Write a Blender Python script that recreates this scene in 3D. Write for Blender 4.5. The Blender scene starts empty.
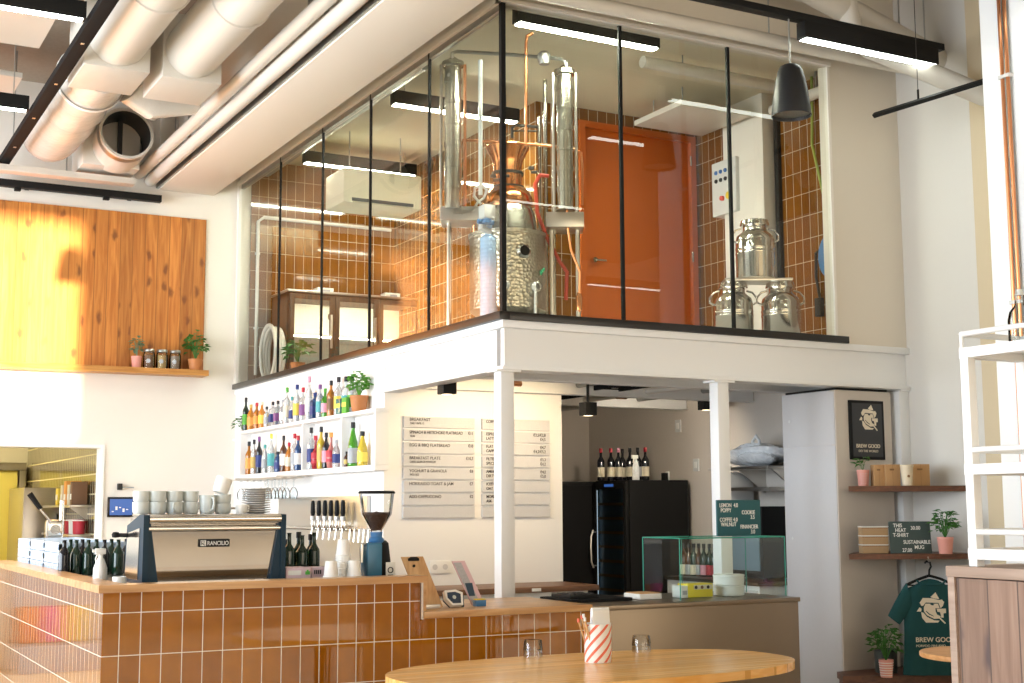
import bpy, bmesh, math, random
from mathutils import Vector, Matrix
random.seed(7)
S = bpy.context.scene
C = S.collection
PI = math.pi

# ------------------------------------------------------------------ camera, light, exposure
EYE = Vector((0.0, 0.0, 1.5))
F_PX, YAW, PITCH, ROLL = 1344.6, 0.49747, 0.122796, -0.0044
_cy, _sy, _cp, _sp = math.cos(YAW), math.sin(YAW), math.cos(PITCH), math.sin(PITCH)
FWD = Vector((_sy*_cp, _cy*_cp, _sp))
_r = Vector((_cy, -_sy, 0)); _u = _r.cross(FWD)
RGT = math.cos(ROLL)*_r + math.sin(ROLL)*_u
UPV = -math.sin(ROLL)*_r + math.cos(ROLL)*_u
cam_data = bpy.data.cameras.new('camera')
cam_data.sensor_width = 36.0
cam_data.lens = F_PX*36.0/1024.0
cam_data.clip_end = 100
cam = bpy.data.objects.new('camera', cam_data); C.objects.link(cam)
cam.matrix_world = Matrix(((RGT.x, UPV.x, -FWD.x, EYE.x), (RGT.y, UPV.y, -FWD.y, EYE.y), (RGT.z, UPV.z, -FWD.z, EYE.z), (0, 0, 0, 1)))
S.camera = cam

S.view_settings.view_transform = 'Standard'
S.view_settings.look = 'None'
S.view_settings.gamma = 1.0
S.view_settings.exposure = 0.08
S.view_settings.use_curve_mapping = False
S.cycles.use_denoising = True
S.cycles.max_bounces = 12
S.cycles.transparent_max_bounces = 16
S.cycles.caustics_reflective = False
S.cycles.caustics_refractive = False
S.cycles.sample_clamp_indirect = 6.0

W = bpy.data.worlds.new('daylight'); S.world = W; W.use_nodes = True
W.node_tree.nodes['Background'].inputs[0].default_value = (0.72, 0.86, 1.0, 1)
W.node_tree.nodes['Background'].inputs[1].default_value = 2.0

def light(name, kind, loc, energy, color, size=None, target=None, angle=None, spread=None):
    d = bpy.data.lights.new(name, kind); d.energy = energy; d.color = color
    if kind == 'AREA':
        d.shape = 'RECTANGLE'; d.size, d.size_y = size
        if spread: d.spread = spread
    elif kind == 'SUN': d.angle = angle
    elif kind == 'SPOT': d.spot_size = spread or 1.4; d.spot_blend = .6; d.shadow_soft_size = .05
    else: d.shadow_soft_size = size or .05
    o = bpy.data.objects.new(name, d); C.objects.link(o); o.location = loc
    if target is not None:
        o.rotation_euler = (Vector(target)-Vector(loc)).to_track_quat('-Z', 'Y').to_euler()
    return o

SUN_DIR = Vector((0.2, 1.0, -0.05)).normalized()
sun = light('sun', 'SUN', (-3, -12, 6), 25.0, (1.0, 0.73, 0.36), angle=.014)
sun.rotation_euler = SUN_DIR.to_track_quat('-Z', 'Y').to_euler()
light('window_daylight', 'AREA', (-5.35, 9.0, 2.4), 1420, (0.84, 0.92, 1.0), (9.6, 4.0), (4.0, 9.8, 1.9))
light('street_daylight', 'AREA', (4.5, -4.4, 2.3), 400, (1.0, 0.85, 0.64), (12.0, 3.6), (4.5, 6.0, 2.4))

# ------------------------------------------------------------------ picture point -> place
def _ray(px, py): return RGT*((px-512)/F_PX) - UPV*((py-341.5)/F_PX) + FWD
def onx(px, py, x): d = _ray(px, py); return EYE + d*((x-EYE.x)/d.x)
def ony(px, py, y): d = _ray(px, py); return EYE + d*((y-EYE.y)/d.y)
def onz(px, py, z): d = _ray(px, py); return EYE + d*((z-EYE.z)/d.z)
def pt(px, py, d): return EYE + _ray(px, py)*d

# ------------------------------------------------------------------ materials
MATS = {}
def lin(c):
    if isinstance(c, str):
        c = [int(c[i:i+2], 16)/255 for i in (0, 2, 4)]
        c = [x/12.92 if x <= .04045 else ((x+.055)/1.055)**2.4 for x in c]
    return (c[0], c[1], c[2], 1)
def node_mat(name):
    m = bpy.data.materials.new(name); m.use_nodes = True
    nt = m.node_tree; b = nt.nodes['Principled BSDF']
    MATS[name] = m
    return m, nt, b
def N(nt, kind, **kw):
    n = nt.nodes.new(kind)
    for k, v in kw.items(): setattr(n, k, v)
    return n
def mat(name, col, rough=.5, metal=0.0, trans=0.0, emit=None, es=0.0, bump=0.0, bscale=40, var=0.0, coat=0.0, alpha=1.0, ior=1.45, spec=.5):
    m, nt, b = node_mat(name)
    c = lin(col)
    b.inputs['Base Color'].default_value = c
    b.inputs['Roughness'].default_value = rough
    b.inputs['Metallic'].default_value = metal
    b.inputs['Transmission Weight'].default_value = trans
    b.inputs['IOR'].default_value = ior
    b.inputs['Specular IOR Level'].default_value = spec
    b.inputs['Coat Weight'].default_value = coat
    b.inputs['Alpha'].default_value = alpha
    if emit:
        b.inputs['Emission Color'].default_value = lin(emit); b.inputs['Emission Strength'].default_value = es
    tc = N(nt, 'ShaderNodeTexCoord')
    nz = N(nt, 'ShaderNodeTexNoise'); nz.inputs['Scale'].default_value = bscale; nz.inputs['Detail'].default_value = 4
    nt.links.new(tc.outputs['Object'], nz.inputs['Vector'])
    if var > 0:
        mx = N(nt, 'ShaderNodeMix', data_type='RGBA')
        mx.inputs['A'].default_value = (c[0]*(1-var), c[1]*(1-var), c[2]*(1-var), 1)
        mx.inputs['B'].default_value = (min(1, c[0]*(1+var)), min(1, c[1]*(1+var)), min(1, c[2]*(1+var)), 1)
        nt.links.new(nz.outputs['Fac'], mx.inputs['Factor']); nt.links.new(mx.outputs['Result'], b.inputs['Base Color'])
    if bump > 0:
        bp = N(nt, 'ShaderNodeBump'); bp.inputs['Strength'].default_value = bump; bp.inputs['Distance'].default_value = .01
        nt.links.new(nz.outputs['Fac'], bp.inputs['Height']); nt.links.new(bp.outputs['Normal'], b.inputs['Normal'])
    return m
def face_uv(nt):
    """vector (across, up, 0) of a vertical face, whichever way it looks"""
    tc = N(nt, 'ShaderNodeTexCoord'); geo = N(nt, 'ShaderNodeNewGeometry')
    s1 = N(nt, 'ShaderNodeSeparateXYZ'); s2 = N(nt, 'ShaderNodeSeparateXYZ')
    nt.links.new(tc.outputs['Object'], s1.inputs[0]); nt.links.new(geo.outputs['True Normal'], s2.inputs[0])
    ab = N(nt, 'ShaderNodeMath', operation='ABSOLUTE'); nt.links.new(s2.outputs['X'], ab.inputs[0])
    gt = N(nt, 'ShaderNodeMath', operation='GREATER_THAN'); gt.inputs[1].default_value = .6; nt.links.new(ab.outputs[0], gt.inputs[0])
    mx = N(nt, 'ShaderNodeMix', data_type='FLOAT')
    nt.links.new(gt.outputs[0], mx.inputs['Factor']); nt.links.new(s1.outputs['X'], mx.inputs['A']); nt.links.new(s1.outputs['Y'], mx.inputs['B'])
    return mx.outputs['Result'], s1.outputs['Z']
def tile_mat(name, c1, c2, grout, w=.102, h=.203, ox=0., oz=0., rough=.08, mortar=.0022, wob=.12):
    m, nt, b = node_mat(name)
    u, v = face_uv(nt)
    cm = N(nt, 'ShaderNodeCombineXYZ')
    a1 = N(nt, 'ShaderNodeMath', operation='SUBTRACT'); a1.inputs[1].default_value = ox; nt.links.new(u, a1.inputs[0])
    a2 = N(nt, 'ShaderNodeMath', operation='SUBTRACT'); a2.inputs[1].default_value = oz; nt.links.new(v, a2.inputs[0])
    nt.links.new(a1.outputs[0], cm.inputs[0]); nt.links.new(a2.outputs[0], cm.inputs[1])
    br = N(nt, 'ShaderNodeTexBrick'); br.offset = 0.0; br.squash = 1.0
    br.inputs['Color1'].default_value = lin(c1); br.inputs['Color2'].default_value = lin(c2); br.inputs['Mortar'].default_value = lin(grout)
    br.inputs['Scale'].default_value = 1; br.inputs['Mortar Size'].default_value = mortar; br.inputs['Mortar Smooth'].default_value = .15
    br.inputs['Brick Width'].default_value = w; br.inputs['Row Height'].default_value = h
    nt.links.new(cm.outputs[0], br.inputs['Vector'])
    nz = N(nt, 'ShaderNodeTexNoise'); nz.inputs['Scale'].default_value = 9; nz.inputs['Detail'].default_value = 3
    nt.links.new(cm.outputs[0], nz.inputs['Vector'])
    mr = N(nt, 'ShaderNodeMapRange'); mr.inputs['To Min'].default_value = .72; mr.inputs['To Max'].default_value = 1.25; nt.links.new(nz.outputs['Fac'], mr.inputs['Value'])
    mul = N(nt, 'ShaderNodeMix', data_type='RGBA', blend_type='MULTIPLY'); mul.inputs['Factor'].default_value = 1
    nt.links.new(br.outputs['Color'], mul.inputs['A']); nt.links.new(mr.outputs['Result'], mul.inputs['B'])
    fin = N(nt, 'ShaderNodeMix', data_type='RGBA'); nt.links.new(br.outputs['Fac'], fin.inputs['Factor'])
    nt.links.new(mul.outputs['Result'], fin.inputs['A']); fin.inputs['B'].default_value = lin(grout)
    nt.links.new(fin.outputs['Result'], b.inputs['Base Color'])
    rr = N(nt, 'ShaderNodeMapRange'); rr.inputs['To Min'].default_value = rough; rr.inputs['To Max'].default_value = .8
    nt.links.new(br.outputs['Fac'], rr.inputs['Value']); nt.links.new(rr.outputs['Result'], b.inputs['Roughness'])
    # glaze: each tile slightly wavy, grout sunk
    mp = N(nt, 'ShaderNodeVectorMath', operation='MULTIPLY'); mp.inputs[1].default_value = (44, 1.1, 1); nt.links.new(cm.outputs[0], mp.inputs[0])
    n2 = N(nt, 'ShaderNodeTexNoise'); n2.inputs['Scale'].default_value = 1; n2.inputs['Detail'].default_value = 1; nt.links.new(mp.outputs[0], n2.inputs['Vector'])
    iv = N(nt, 'ShaderNodeMath', operation='MULTIPLY_ADD'); iv.inputs[1].default_value = -1.0; nt.links.new(br.outputs['Fac'], iv.inputs[0])
    sc = N(nt, 'ShaderNodeMath', operation='MULTIPLY'); sc.inputs[1].default_value = wob; nt.links.new(n2.outputs['Fac'], sc.inputs[0]); nt.links.new(sc.outputs[0], iv.inputs[2])
    bp = N(nt, 'ShaderNodeBump'); bp.inputs['Strength'].default_value = .5; bp.inputs['Distance'].default_value = .003
    nt.links.new(iv.outputs[0], bp.inputs['Height']); nt.links.new(bp.outputs['Normal'], b.inputs['Normal'])
    b.inputs['IOR'].default_value = 1.5; b.inputs['Coat Weight'].default_value = .7; b.inputs['Coat Roughness'].default_value = .02
    nt.links.new(bp.outputs['Normal'], b.inputs['Coat Normal'])
    return m
def wood_mat(name, ca, cb, cknot=None, plank=None, axis='Z', rough=.45, scale=1.0, knots=.0, seam='3a2410', across='X', var=.12):
    """planks run along `axis`; `across` is the axis the planks are laid side by side"""
    m, nt, b = node_mat(name)
    tc = N(nt, 'ShaderNodeTexCoord'); sp = N(nt, 'ShaderNodeSeparateXYZ'); nt.links.new(tc.outputs['Object'], sp.inputs[0])
    L, A = sp.outputs[axis], sp.outputs[across]
    third = [k for k in 'XYZ' if k not in (axis, across)][0]
    pid = None
    if plank:
        dv = N(nt, 'ShaderNodeMath', operation='DIVIDE'); dv.inputs[1].default_value = plank; nt.links.new(A, dv.inputs[0])
        fl = N(nt, 'ShaderNodeMath', operation='FLOOR'); nt.links.new(dv.outputs[0], fl.inputs[0])
        fr = N(nt, 'ShaderNodeMath', operation='FRACT'); nt.links.new(dv.outputs[0], fr.inputs[0])
        wn = N(nt, 'ShaderNodeTexWhiteNoise', noise_dimensions='1D'); nt.links.new(fl.outputs[0], wn.inputs['W']); pid = wn.outputs['Value']
    cm = N(nt, 'ShaderNodeCombineXYZ')
    def scaled(sock, k, off=None):
        mm = N(nt, 'ShaderNodeMath', operation='MULTIPLY'); mm.inputs[1].default_value = k; nt.links.new(sock, mm.inputs[0])
        if off is None: return mm.outputs[0]
        ad = N(nt, 'ShaderNodeMath', operation='MULTIPLY_ADD'); ad.inputs[1].default_value = 37.0; nt.links.new(off, ad.inputs[0]); nt.links.new(mm.outputs[0], ad.inputs[2])
        return ad.outputs[0]
    nt.links.new(scaled(A, 26*scale), cm.inputs[0]); nt.links.new(scaled(L, 1.7*scale, pid), cm.inputs[1]); nt.links.new(scaled(sp.outputs[third], 26*scale), cm.inputs[2])
    nz = N(nt, 'ShaderNodeTexNoise'); nz.inputs['Scale'].default_value = 1; nz.inputs['Detail'].default_value = 5; nz.inputs['Distortion'].default_value = .8
    nt.links.new(cm.outputs[0], nz.inputs['Vector'])
    rp = N(nt, 'ShaderNodeValToRGB'); rp.color_ramp.elements[0].position = .3; rp.color_ramp.elements[1].position = .72
    rp.color_ramp.elements[0].color = lin(ca); rp.color_ramp.elements[1].color = lin(cb)
    nt.links.new(nz.outputs['Fac'], rp.inputs['Fac'])
    out = rp.outputs['Color']
    if pid is not None:
        mr = N(nt, 'ShaderNodeMapRange'); mr.inputs['To Min'].default_value = 1-var; mr.inputs['To Max'].default_value = 1+var; nt.links.new(pid, mr.inputs['Value'])
        mu = N(nt, 'ShaderNodeMix', data_type='RGBA', blend_type='MULTIPLY'); mu.inputs['Factor'].default_value = 1
        nt.links.new(out, mu.inputs['A']); nt.links.new(mr.outputs['Result'], mu.inputs['B']); out = mu.outputs['Result']
    if knots > 0:
        ck = N(nt, 'ShaderNodeCombineXYZ')
        nt.links.new(scaled(A, 1/(plank or .12)), ck.inputs[0]); nt.links.new(scaled(L, .5/(plank or .12), pid), ck.inputs[1])
        vo = N(nt, 'ShaderNodeTexVoronoi', voronoi_dimensions='2D'); vo.inputs['Scale'].default_value = .72; nt.links.new(ck.outputs[0], vo.inputs['Vector'])
        mr = N(nt, 'ShaderNodeMapRange'); mr.inputs['From Min'].default_value = knots*.25; mr.inputs['From Max'].default_value = knots; mr.inputs['To Min'].default_value = .85; mr.inputs['To Max'].default_value = 0; mr.interpolation_type = 'SMOOTHSTEP'
        nt.links.new(vo.outputs['Distance'], mr.inputs['Value'])
        pick = N(nt, 'ShaderNodeSeparateColor'); nt.links.new(vo.outputs['Color'], pick.inputs[0])
        gt = N(nt, 'ShaderNodeMath', operation='GREATER_THAN'); gt.inputs[1].default_value = .45; nt.links.new(pick.outputs[0], gt.inputs[0])
        n3 = N(nt, 'ShaderNodeTexNoise'); n3.inputs['Scale'].default_value = 2.2; nt.links.new(ck.outputs[0], n3.inputs['Vector'])
        vm = N(nt, 'ShaderNodeVectorMath', operation='MULTIPLY_ADD'); vm.inputs[1].default_value = (.5, .35, 0); nt.links.new(n3.outputs['Color'], vm.inputs[0]); nt.links.new(ck.outputs[0], vm.inputs[2]); nt.links.new(vm.outputs[0], vo.inputs['Vector'])
        pm = N(nt, 'ShaderNodeMath', operation='MULTIPLY'); nt.links.new(mr.outputs['Result'], pm.inputs[0]); nt.links.new(gt.outputs[0], pm.inputs[1])
        mk = N(nt, 'ShaderNodeMix', data_type='RGBA'); nt.links.new(pm.outputs[0], mk.inputs['Factor']); nt.links.new(out, mk.inputs['A']); mk.inputs['B'].default_value = lin(cknot)
        out = mk.outputs['Result']
    if plank:
        a = N(nt, 'ShaderNodeMath', operation='SUBTRACT'); a.inputs[1].default_value = .5; nt.links.new(fr.outputs[0], a.inputs[0])
        ab = N(nt, 'ShaderNodeMath', operation='ABSOLUTE'); nt.links.new(a.outputs[0], ab.inputs[0])
        g = N(nt, 'ShaderNodeMath', operation='GREATER_THAN'); g.inputs[1].default_value = .5-.0035/plank; nt.links.new(ab.outputs[0], g.inputs[0])
        ms = N(nt, 'ShaderNodeMix', data_type='RGBA'); nt.links.new(g.outputs[0], ms.inputs['Factor']); nt.links.new(out, ms.inputs['A']); ms.inputs['B'].default_value = lin(seam)
        out = ms.outputs['Result']
    nt.links.new(out, b.inputs['Base Color']); b.inputs['Roughness'].default_value = rough
    bp = N(nt, 'ShaderNodeBump'); bp.inputs['Strength'].default_value = .15; bp.inputs['Distance'].default_value = .003
    nt.links.new(nz.outputs['Fac'], bp.inputs['Height']); nt.links.new(bp.outputs['Normal'], b.inputs['Normal'])
    return m
def pane_mat(name, tint=(.93, .97, .95), ior=1.5, gain=1.0):
    m = bpy.data.materials.new(name); m.use_nodes = True; nt = m.node_tree; nt.nodes.clear(); MATS[name] = m
    o = N(nt, 'ShaderNodeOutputMaterial'); mx = N(nt, 'ShaderNodeMixShader'); t = N(nt, 'ShaderNodeBsdfTransparent'); g = N(nt, 'ShaderNodeBsdfGlossy')
    t.inputs[0].default_value = (*tint, 1); g.inputs['Roughness'].default_value = 0.0
    fr = N(nt, 'ShaderNodeFresnel'); fr.inputs[0].default_value = ior
    k = N(nt, 'ShaderNodeMath', operation='MULTIPLY', use_clamp=True); k.inputs[1].default_value = gain
    nt.links.new(fr.outputs[0], k.inputs[0]); nt.links.new(k.outputs[0], mx.inputs[0])
    nt.links.new(t.outputs[0], mx.inputs[1]); nt.links.new(g.outputs[0], mx.inputs[2]); nt.links.new(mx.outputs[0], o.inputs[0])
    return m

# ------------------------------------------------------------------ mesh building
class MB:
    def __init__(s): s.bm = bmesh.new(); s.slot = 0
    def _f(s, vs):
        try:
            f = s.bm.faces.new(vs); f.material_index = s.slot; return f
        except ValueError: return None
    def box(s, a, b, bev=0.0, M=None, taper=None):
        x0, y0, z0 = a; x1, y1, z1 = b
        x0, x1 = min(x0, x1), max(x0, x1); y0, y1 = min(y0, y1), max(y0, y1); z0, z1 = min(z0, z1), max(z0, z1)
        tmp = bmesh.new(); v = []
        for z in (z0, z1):
            for x, y in ((x0, y0), (x1, y0), (x1, y1), (x0, y1)):
                if taper and z == z1: x = (x0+x1)/2+(x-(x0+x1)/2)*taper; y = (y0+y1)/2+(y-(y0+y1)/2)*taper
                v.append(tmp.verts.new((x, y, z)))
        for q in ((3, 2, 1, 0), (4, 5, 6, 7), (0, 1, 5, 4), (1, 2, 6, 5), (2, 3, 7, 6), (3, 0, 4, 7)): tmp.faces.new([v[i] for i in q])
        if bev > 0: bmesh.ops.bevel(tmp, geom=list(tmp.edges), offset=bev, segments=2, affect='EDGES', profile=.6)
        if M is not None: tmp.transform(M)
        s._merge(tmp); return s
    def _merge(s, tmp):
        mp = {v: s.bm.verts.new(v.co) for v in tmp.verts}
        for f in tmp.faces: s._f([mp[v] for v in f.verts])
        tmp.free()
    def prism(s, poly, h, M=None):
        """polygon (x, y) pushed out along z from 0 to h, then placed by M"""
        tmp = bmesh.new()
        lo = [tmp.verts.new((x, y, 0)) for x, y in poly]; hi = [tmp.verts.new((x, y, h)) for x, y in poly]
        n = len(poly); tmp.faces.new(lo[::-1]); tmp.faces.new(hi)
        for i in range(n): tmp.faces.new((lo[i], lo[(i+1) % n], hi[(i+1) % n], hi[i]))
        bmesh.ops.recalc_face_normals(tmp, faces=list(tmp.faces))
        if M is not None: tmp.transform(M)
        s._merge(tmp); return s
    def lathe(s, prof, at=(0, 0, 0), n=20, M=None, sq=1.0):
        tmp = bmesh.new(); rings = []
        for r, z in prof:
            if r < 1e-5: rings.append([tmp.verts.new((0, 0, z))])
            else: rings.append([tmp.verts.new((r*math.cos(2*PI*i/n), r*sq*math.sin(2*PI*i/n), z)) for i in range(n)])
        for a, b in zip(rings, rings[1:]):
            for i in range(n):
                j = (i+1) % n
                if len(a) == 1 and len(b) == 1: continue
                if len(a) == 1: tmp.faces.new((a[0], b[j], b[i]))
                elif len(b) == 1: tmp.faces.new((a[i], a[j], b[0]))
                else: tmp.faces.new((a[i], a[j], b[j], b[i]))
        bmesh.ops.recalc_face_normals(tmp, faces=list(tmp.faces))
        if M is not None: tmp.transform(M)
        bmesh.ops.translate(tmp, vec=Vector(at), verts=list(tmp.verts))
        s._merge(tmp); return s
    def cyl(s, a, b, r, n=14, r2=None):
        return s.tube([a, b], r, n, r2=r2)
    def tube(s, pts, r, n=8, r2=None, closed=False):
        P = [Vector(p) for p in pts]; tmp = bmesh.new(); rings = []; m = len(P)
        ref = None
        for i, p in enumerate(P):
            if closed: t = P[(i+1) % m]-P[i-1]
            else: t = (P[min(i+1, m-1)]-P[max(i-1, 0)])
            t.normalize()
            if ref is None:
                ref = Vector((0, 0, 1)) if abs(t.z) < .9 else Vector((1, 0, 0))
            u = ref - t*ref.dot(t)
            if u.length < 1e-4: u = t.orthogonal()
            u.normalize(); w = t.cross(u); ref = u
            rad = r if r2 is None else r+(r2-r)*i/(m-1)
            k = 1.0
            if 0 < i < m-1 and not closed:
                a = (P[i]-P[i-1]).normalized().dot((P[i+1]-P[i]).normalized()); k = 1/max(.5, math.sqrt(max(0, (1+a)/2)))
            rings.append([tmp.verts.new(p+(u*math.cos(2*PI*j/n)+w*math.sin(2*PI*j/n))*rad*(k if k < 1.6 else 1.6)) for j in range(n)])
        pairs = list(zip(rings, rings[1:]))
        if closed: pairs.append((rings[-1], rings[0]))
        for a, b in pairs:
            for j in range(n): tmp.faces.new((a[j], a[(j+1) % n], b[(j+1) % n], b[j]))
        if not closed: tmp.faces.new(rings[0][::-1]); tmp.faces.new(rings[-1])
        bmesh.ops.recalc_face_normals(tmp, faces=list(tmp.faces))
        s._merge(tmp); return s
    def quad(s, *ps): s._f([s.bm.verts.new(p) for p in ps]); return s
    def grid(s, fn, nu, nv):
        V = [[s.bm.verts.new(fn(i/nu, j/nv)) for j in range(nv+1)] for i in range(nu+1)]
        for i in range(nu):
            for j in range(nv): s._f((V[i][j], V[i+1][j], V[i+1][j+1], V[i][j+1]))
        return s
    def obj(s, name, m, parent=None, smooth=True, angle=35, local=False, solid=0.0, loc=None):
        me = bpy.data.meshes.new(name)
        if parent is not None and not local: bmesh.ops.translate(s.bm, vec=-origin(parent), verts=list(s.bm.verts))
        if loc is not None and not local: bmesh.ops.translate(s.bm, vec=-Vector(loc), verts=list(s.bm.verts))
        if smooth:
            s.bm.normal_update()
            ca = math.radians(angle)
            for f in s.bm.faces: f.smooth = True
            for e in s.bm.edges:
                if len(e.link_faces) != 2 or e.calc_face_angle(0) > ca: e.smooth = False
        s.bm.to_mesh(me); s.bm.free()
        for x in (m if isinstance(m, (list, tuple)) else [m]): me.materials.append(MATS[x] if isinstance(x, str) else x)
        o = bpy.data.objects.new(name, me); C.objects.link(o)
        if parent is not None: o.parent = parent
        if loc is not None: o.location = loc
        if solid:
            md = o.modifiers.new('thickness', 'SOLIDIFY'); md.thickness = solid; md.offset = 0
        return o
ORG = {}
def origin(o):
    v = Vector((0, 0, 0))
    while o is not None: v += o.location; o = o.parent
    return v
def tag(o, label, cat, group=None, kind=None):
    o['label'] = label; o['category'] = cat
    if group: o['group'] = group
    if kind: o['kind'] = kind
    return o
def thing(name, label, cat, loc=(0, 0, 0), group=None):
    o = bpy.data.objects.new(name, None); o.empty_display_size = .05; C.objects.link(o); o.location = loc
    return tag(o, label, cat, group)
def struct(name, mb, m, parent=None, label=None, cat=None, **kw):
    o = mb.obj(name, m, parent, **kw)
    if parent is None:
        o['kind'] = 'structure'
        if label: o['label'] = label; o['category'] = cat
    return o
def copy_tree(o, parent=None):
    c = o.copy(); C.objects.link(c)
    if parent is not None: c.parent = parent
    for ch in [k for k in C.objects if k.parent == o]: copy_tree(ch, c)
    return c
ORD = 'first second third fourth fifth sixth seventh eighth ninth tenth eleventh twelfth thirteenth fourteenth fifteenth sixteenth seventeenth eighteenth nineteenth twentieth'.split() + ['twenty-'+k for k in 'first second third fourth fifth sixth seventh eighth ninth'.split()]
def text(name, body, size, m, parent, at, right, up, align='LEFT', depth=.0015, sx=1.0, label=None, bold=0.0, width=None):
    """lettering standing on a surface: `at` its lower left, `right` and `up` the directions of the line"""
    cu = bpy.data.curves.new('t', 'FONT'); cu.body = body; cu.size = size; cu.align_x = align; cu.extrude = depth; cu.space_line = .95; cu.offset = bold
    to = bpy.data.objects.new('t', cu); C.objects.link(to)
    bpy.context.view_layer.update()
    me = bpy.data.meshes.new_from_object(to.evaluated_get(bpy.context.evaluated_depsgraph_get()))
    bpy.data.objects.remove(to)
    if width: sx = width/max(1e-4, max(v.co.x for v in me.vertices)-min(v.co.x for v in me.vertices))
    r = Vector(right).normalized(); u = Vector(up).normalized(); n = r.cross(u)
    M = Matrix(((r.x*sx, u.x, n.x, at[0]), (r.y*sx, u.y, n.y, at[1]), (r.z*sx, u.z, n.z, at[2]), (0, 0, 0, 1)))
    me.transform(M)
    if parent is not None: me.transform(Matrix.Translation(-origin(parent)))
    me.materials.clear(); me.materials.append(MATS[m])
    o = bpy.data.objects.new(name, me); C.objects.link(o); o.parent = parent
    return o
def frame(at, right, up):
    r = Vector(right).normalized(); u = Vector(up).normalized(); n = r.cross(u)
    return Matrix(((r.x, u.x, n.x, at[0]), (r.y, u.y, n.y, at[1]), (r.z, u.z, n.z, at[2]), (0, 0, 0, 1)))
def foliage(mb, at, h, spread, n=30, leaf=.05, seed=1, droop=.4, w=.45):
    rnd = random.Random(seed); at = Vector(at)
    for i in range(n):
        a = rnd.uniform(0, 2*PI); k = rnd.uniform(.25, 1)
        tip = at+Vector((math.cos(a)*spread*k, math.sin(a)*spread*k, h*rnd.uniform(.35, 1.0)*(1-.35*k)))
        d = Vector((math.cos(a), math.sin(a), rnd.uniform(-droop, .6))).normalized(); s_ = d.cross(Vector((0, 0, 1))).normalized()
        L = leaf*rnd.uniform(.7, 1.25); ww = L*w; up = s_.cross(d)
        b0 = tip; m1 = tip+d*L*.45; e = tip+d*L-up*L*.25
        mb.quad(b0, m1+s_*ww+up*L*.1, e, m1-s_*ww+up*L*.1)
        if i % 3 == 0: mb.tube([at, at*.4+tip*.6+Vector((0, 0, h*.15)), tip], leaf*.035, 5)
    return mb

X0, XR, YM, YB = 4.168, 7.79, 7.80, 13.75     # left glass face, right wall, front of the mezzanine, back wall
# ------------------------------------------------------------------ the materials of the place
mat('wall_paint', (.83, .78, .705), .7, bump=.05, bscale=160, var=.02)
mat('wall_shade_right', (.70, .66, .60), .7, bump=.05, bscale=160, var=.02)  # wall paint with the right side's weaker light put into its colour
mat('wall_shade_front', (.74, .675, .575), .7, bump=.05, bscale=160, var=.02)  # same wall paint, darkened in place of weaker light beside the glazing
mat('white_paint', (.86, .85, .83), .55, bump=.03, bscale=200)
mat('steel_white', (.84, .84, .83), .35)
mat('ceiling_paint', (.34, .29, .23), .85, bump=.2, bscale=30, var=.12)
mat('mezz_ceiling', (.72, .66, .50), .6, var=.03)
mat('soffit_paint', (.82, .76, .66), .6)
mat('duct_white', (.66, .62, .55), .35, bump=.08, bscale=12)
mat('duct_wrap', (.66, .63, .57), .22, bump=.5, bscale=14)
mat('galvanised', (.42, .42, .40), .38, 1.0, var=.15, bscale=14)
mat('dark_steel', (.06, .055, .05), .45, .6)
mat('black', (.008, .008, .008), .55, spec=.25)
mat('black_matte', (.012, .012, .0125), .8, spec=.1)
mat('charcoal', (.016, .016, .017), .4)
mat('sill_black', (.012, .009, .007), .28)
mat('sill_side', (.012, .009, .007), .28)
mat('chrome', (.70, .68, .64), .14, 1.0)
mat('still_steel', (.46, .45, .39), .26, 1.0, var=.15, bscale=9)
mat('machine_steel', (.47, .455, .44), .07, 1.0)
mat('brushed', (.60, .57, .53), .28, 1.0, bump=.05, bscale=60)
mat('stainless', (.20, .155, .11), .34, 1.0, var=.06, bscale=3)
mat('copper', (.78, .36, .16), .18, 1.0)
mat('copper_pipe', (.70, .30, .14), .3, 1.0)
mat('fridge_fill_glow', (1, 1, 1), .5, emit=(.7, .85, 1.0), es=.6)  # added glow for the wine fridge door
mat('orange_door', (.50, .108, .012), .42)
mat('led', (1, 1, 1), .5, emit=(.92, 1.0, .90), es=12)
mat('led_mezzanine', (1, 1, 1), .5, emit=(.96, 1.0, .84), es=150)
mat('warm_glow', (1, 1, 1), .5, emit=(1.0, .8, .5), es=4)
tile_mat('counter_tile', '8c5005', '9e600c', 'e6ddcc', ox=1.510, oz=1.002, rough=.05, wob=.3)
tile_mat('mezz_tile', '70420c', '7e4d12', 'd2c6ac', ox=4.168, oz=2.8, rough=.07, wob=.2, mortar=.0024)
tile_mat('kitchen_tile', '1e150a', '281c0e', 'f0e8c0', ox=0, oz=.03, rough=.22, mortar=.007)
wood_mat('pine', 'a45c1e', 'd08a40', '74401a', plank=.125, axis='Z', across='X', rough=.45, knots=.22, seam='8a5220', var=.20)
wood_mat('pine_ledge', 'a86a2c', 'd29a54', axis='X', across='Y', rough=.45)
wood_mat('oak_top', 'b07c48', 'd8ac78', axis='X', across='Y', rough=.30, plank=.09, seam='a07040', var=.08)
wood_mat('table_top', 'e2a24c', 'f6c886', axis='X', across='Y', rough=.22, plank=.055, seam='d09a50', var=.12)
wood_mat('round_top', 'c88a4c', 'e6b27c', axis='X', across='Y', rough=.4)
wood_mat('walnut', '4a2814', '74442a', axis='X', across='Y', rough=.45)
wood_mat('planter_plank', '7c5e4c', '9c7e6a', '4a3a3c', plank=.155, axis='Z', across='Y', rough=.6, knots=.32, seam='5c483c', var=.10)
wood_mat('planter_trim', '988070', 'b49c8a', axis='Y', across='Z', rough=.6)
wood_mat('clip_wood', 'b88a58', 'd8b080', axis='Z', across='X', rough=.5)
wood_mat('walnut_top', '5c3c26', '8a6244', axis='X', across='Y', rough=.4)
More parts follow.
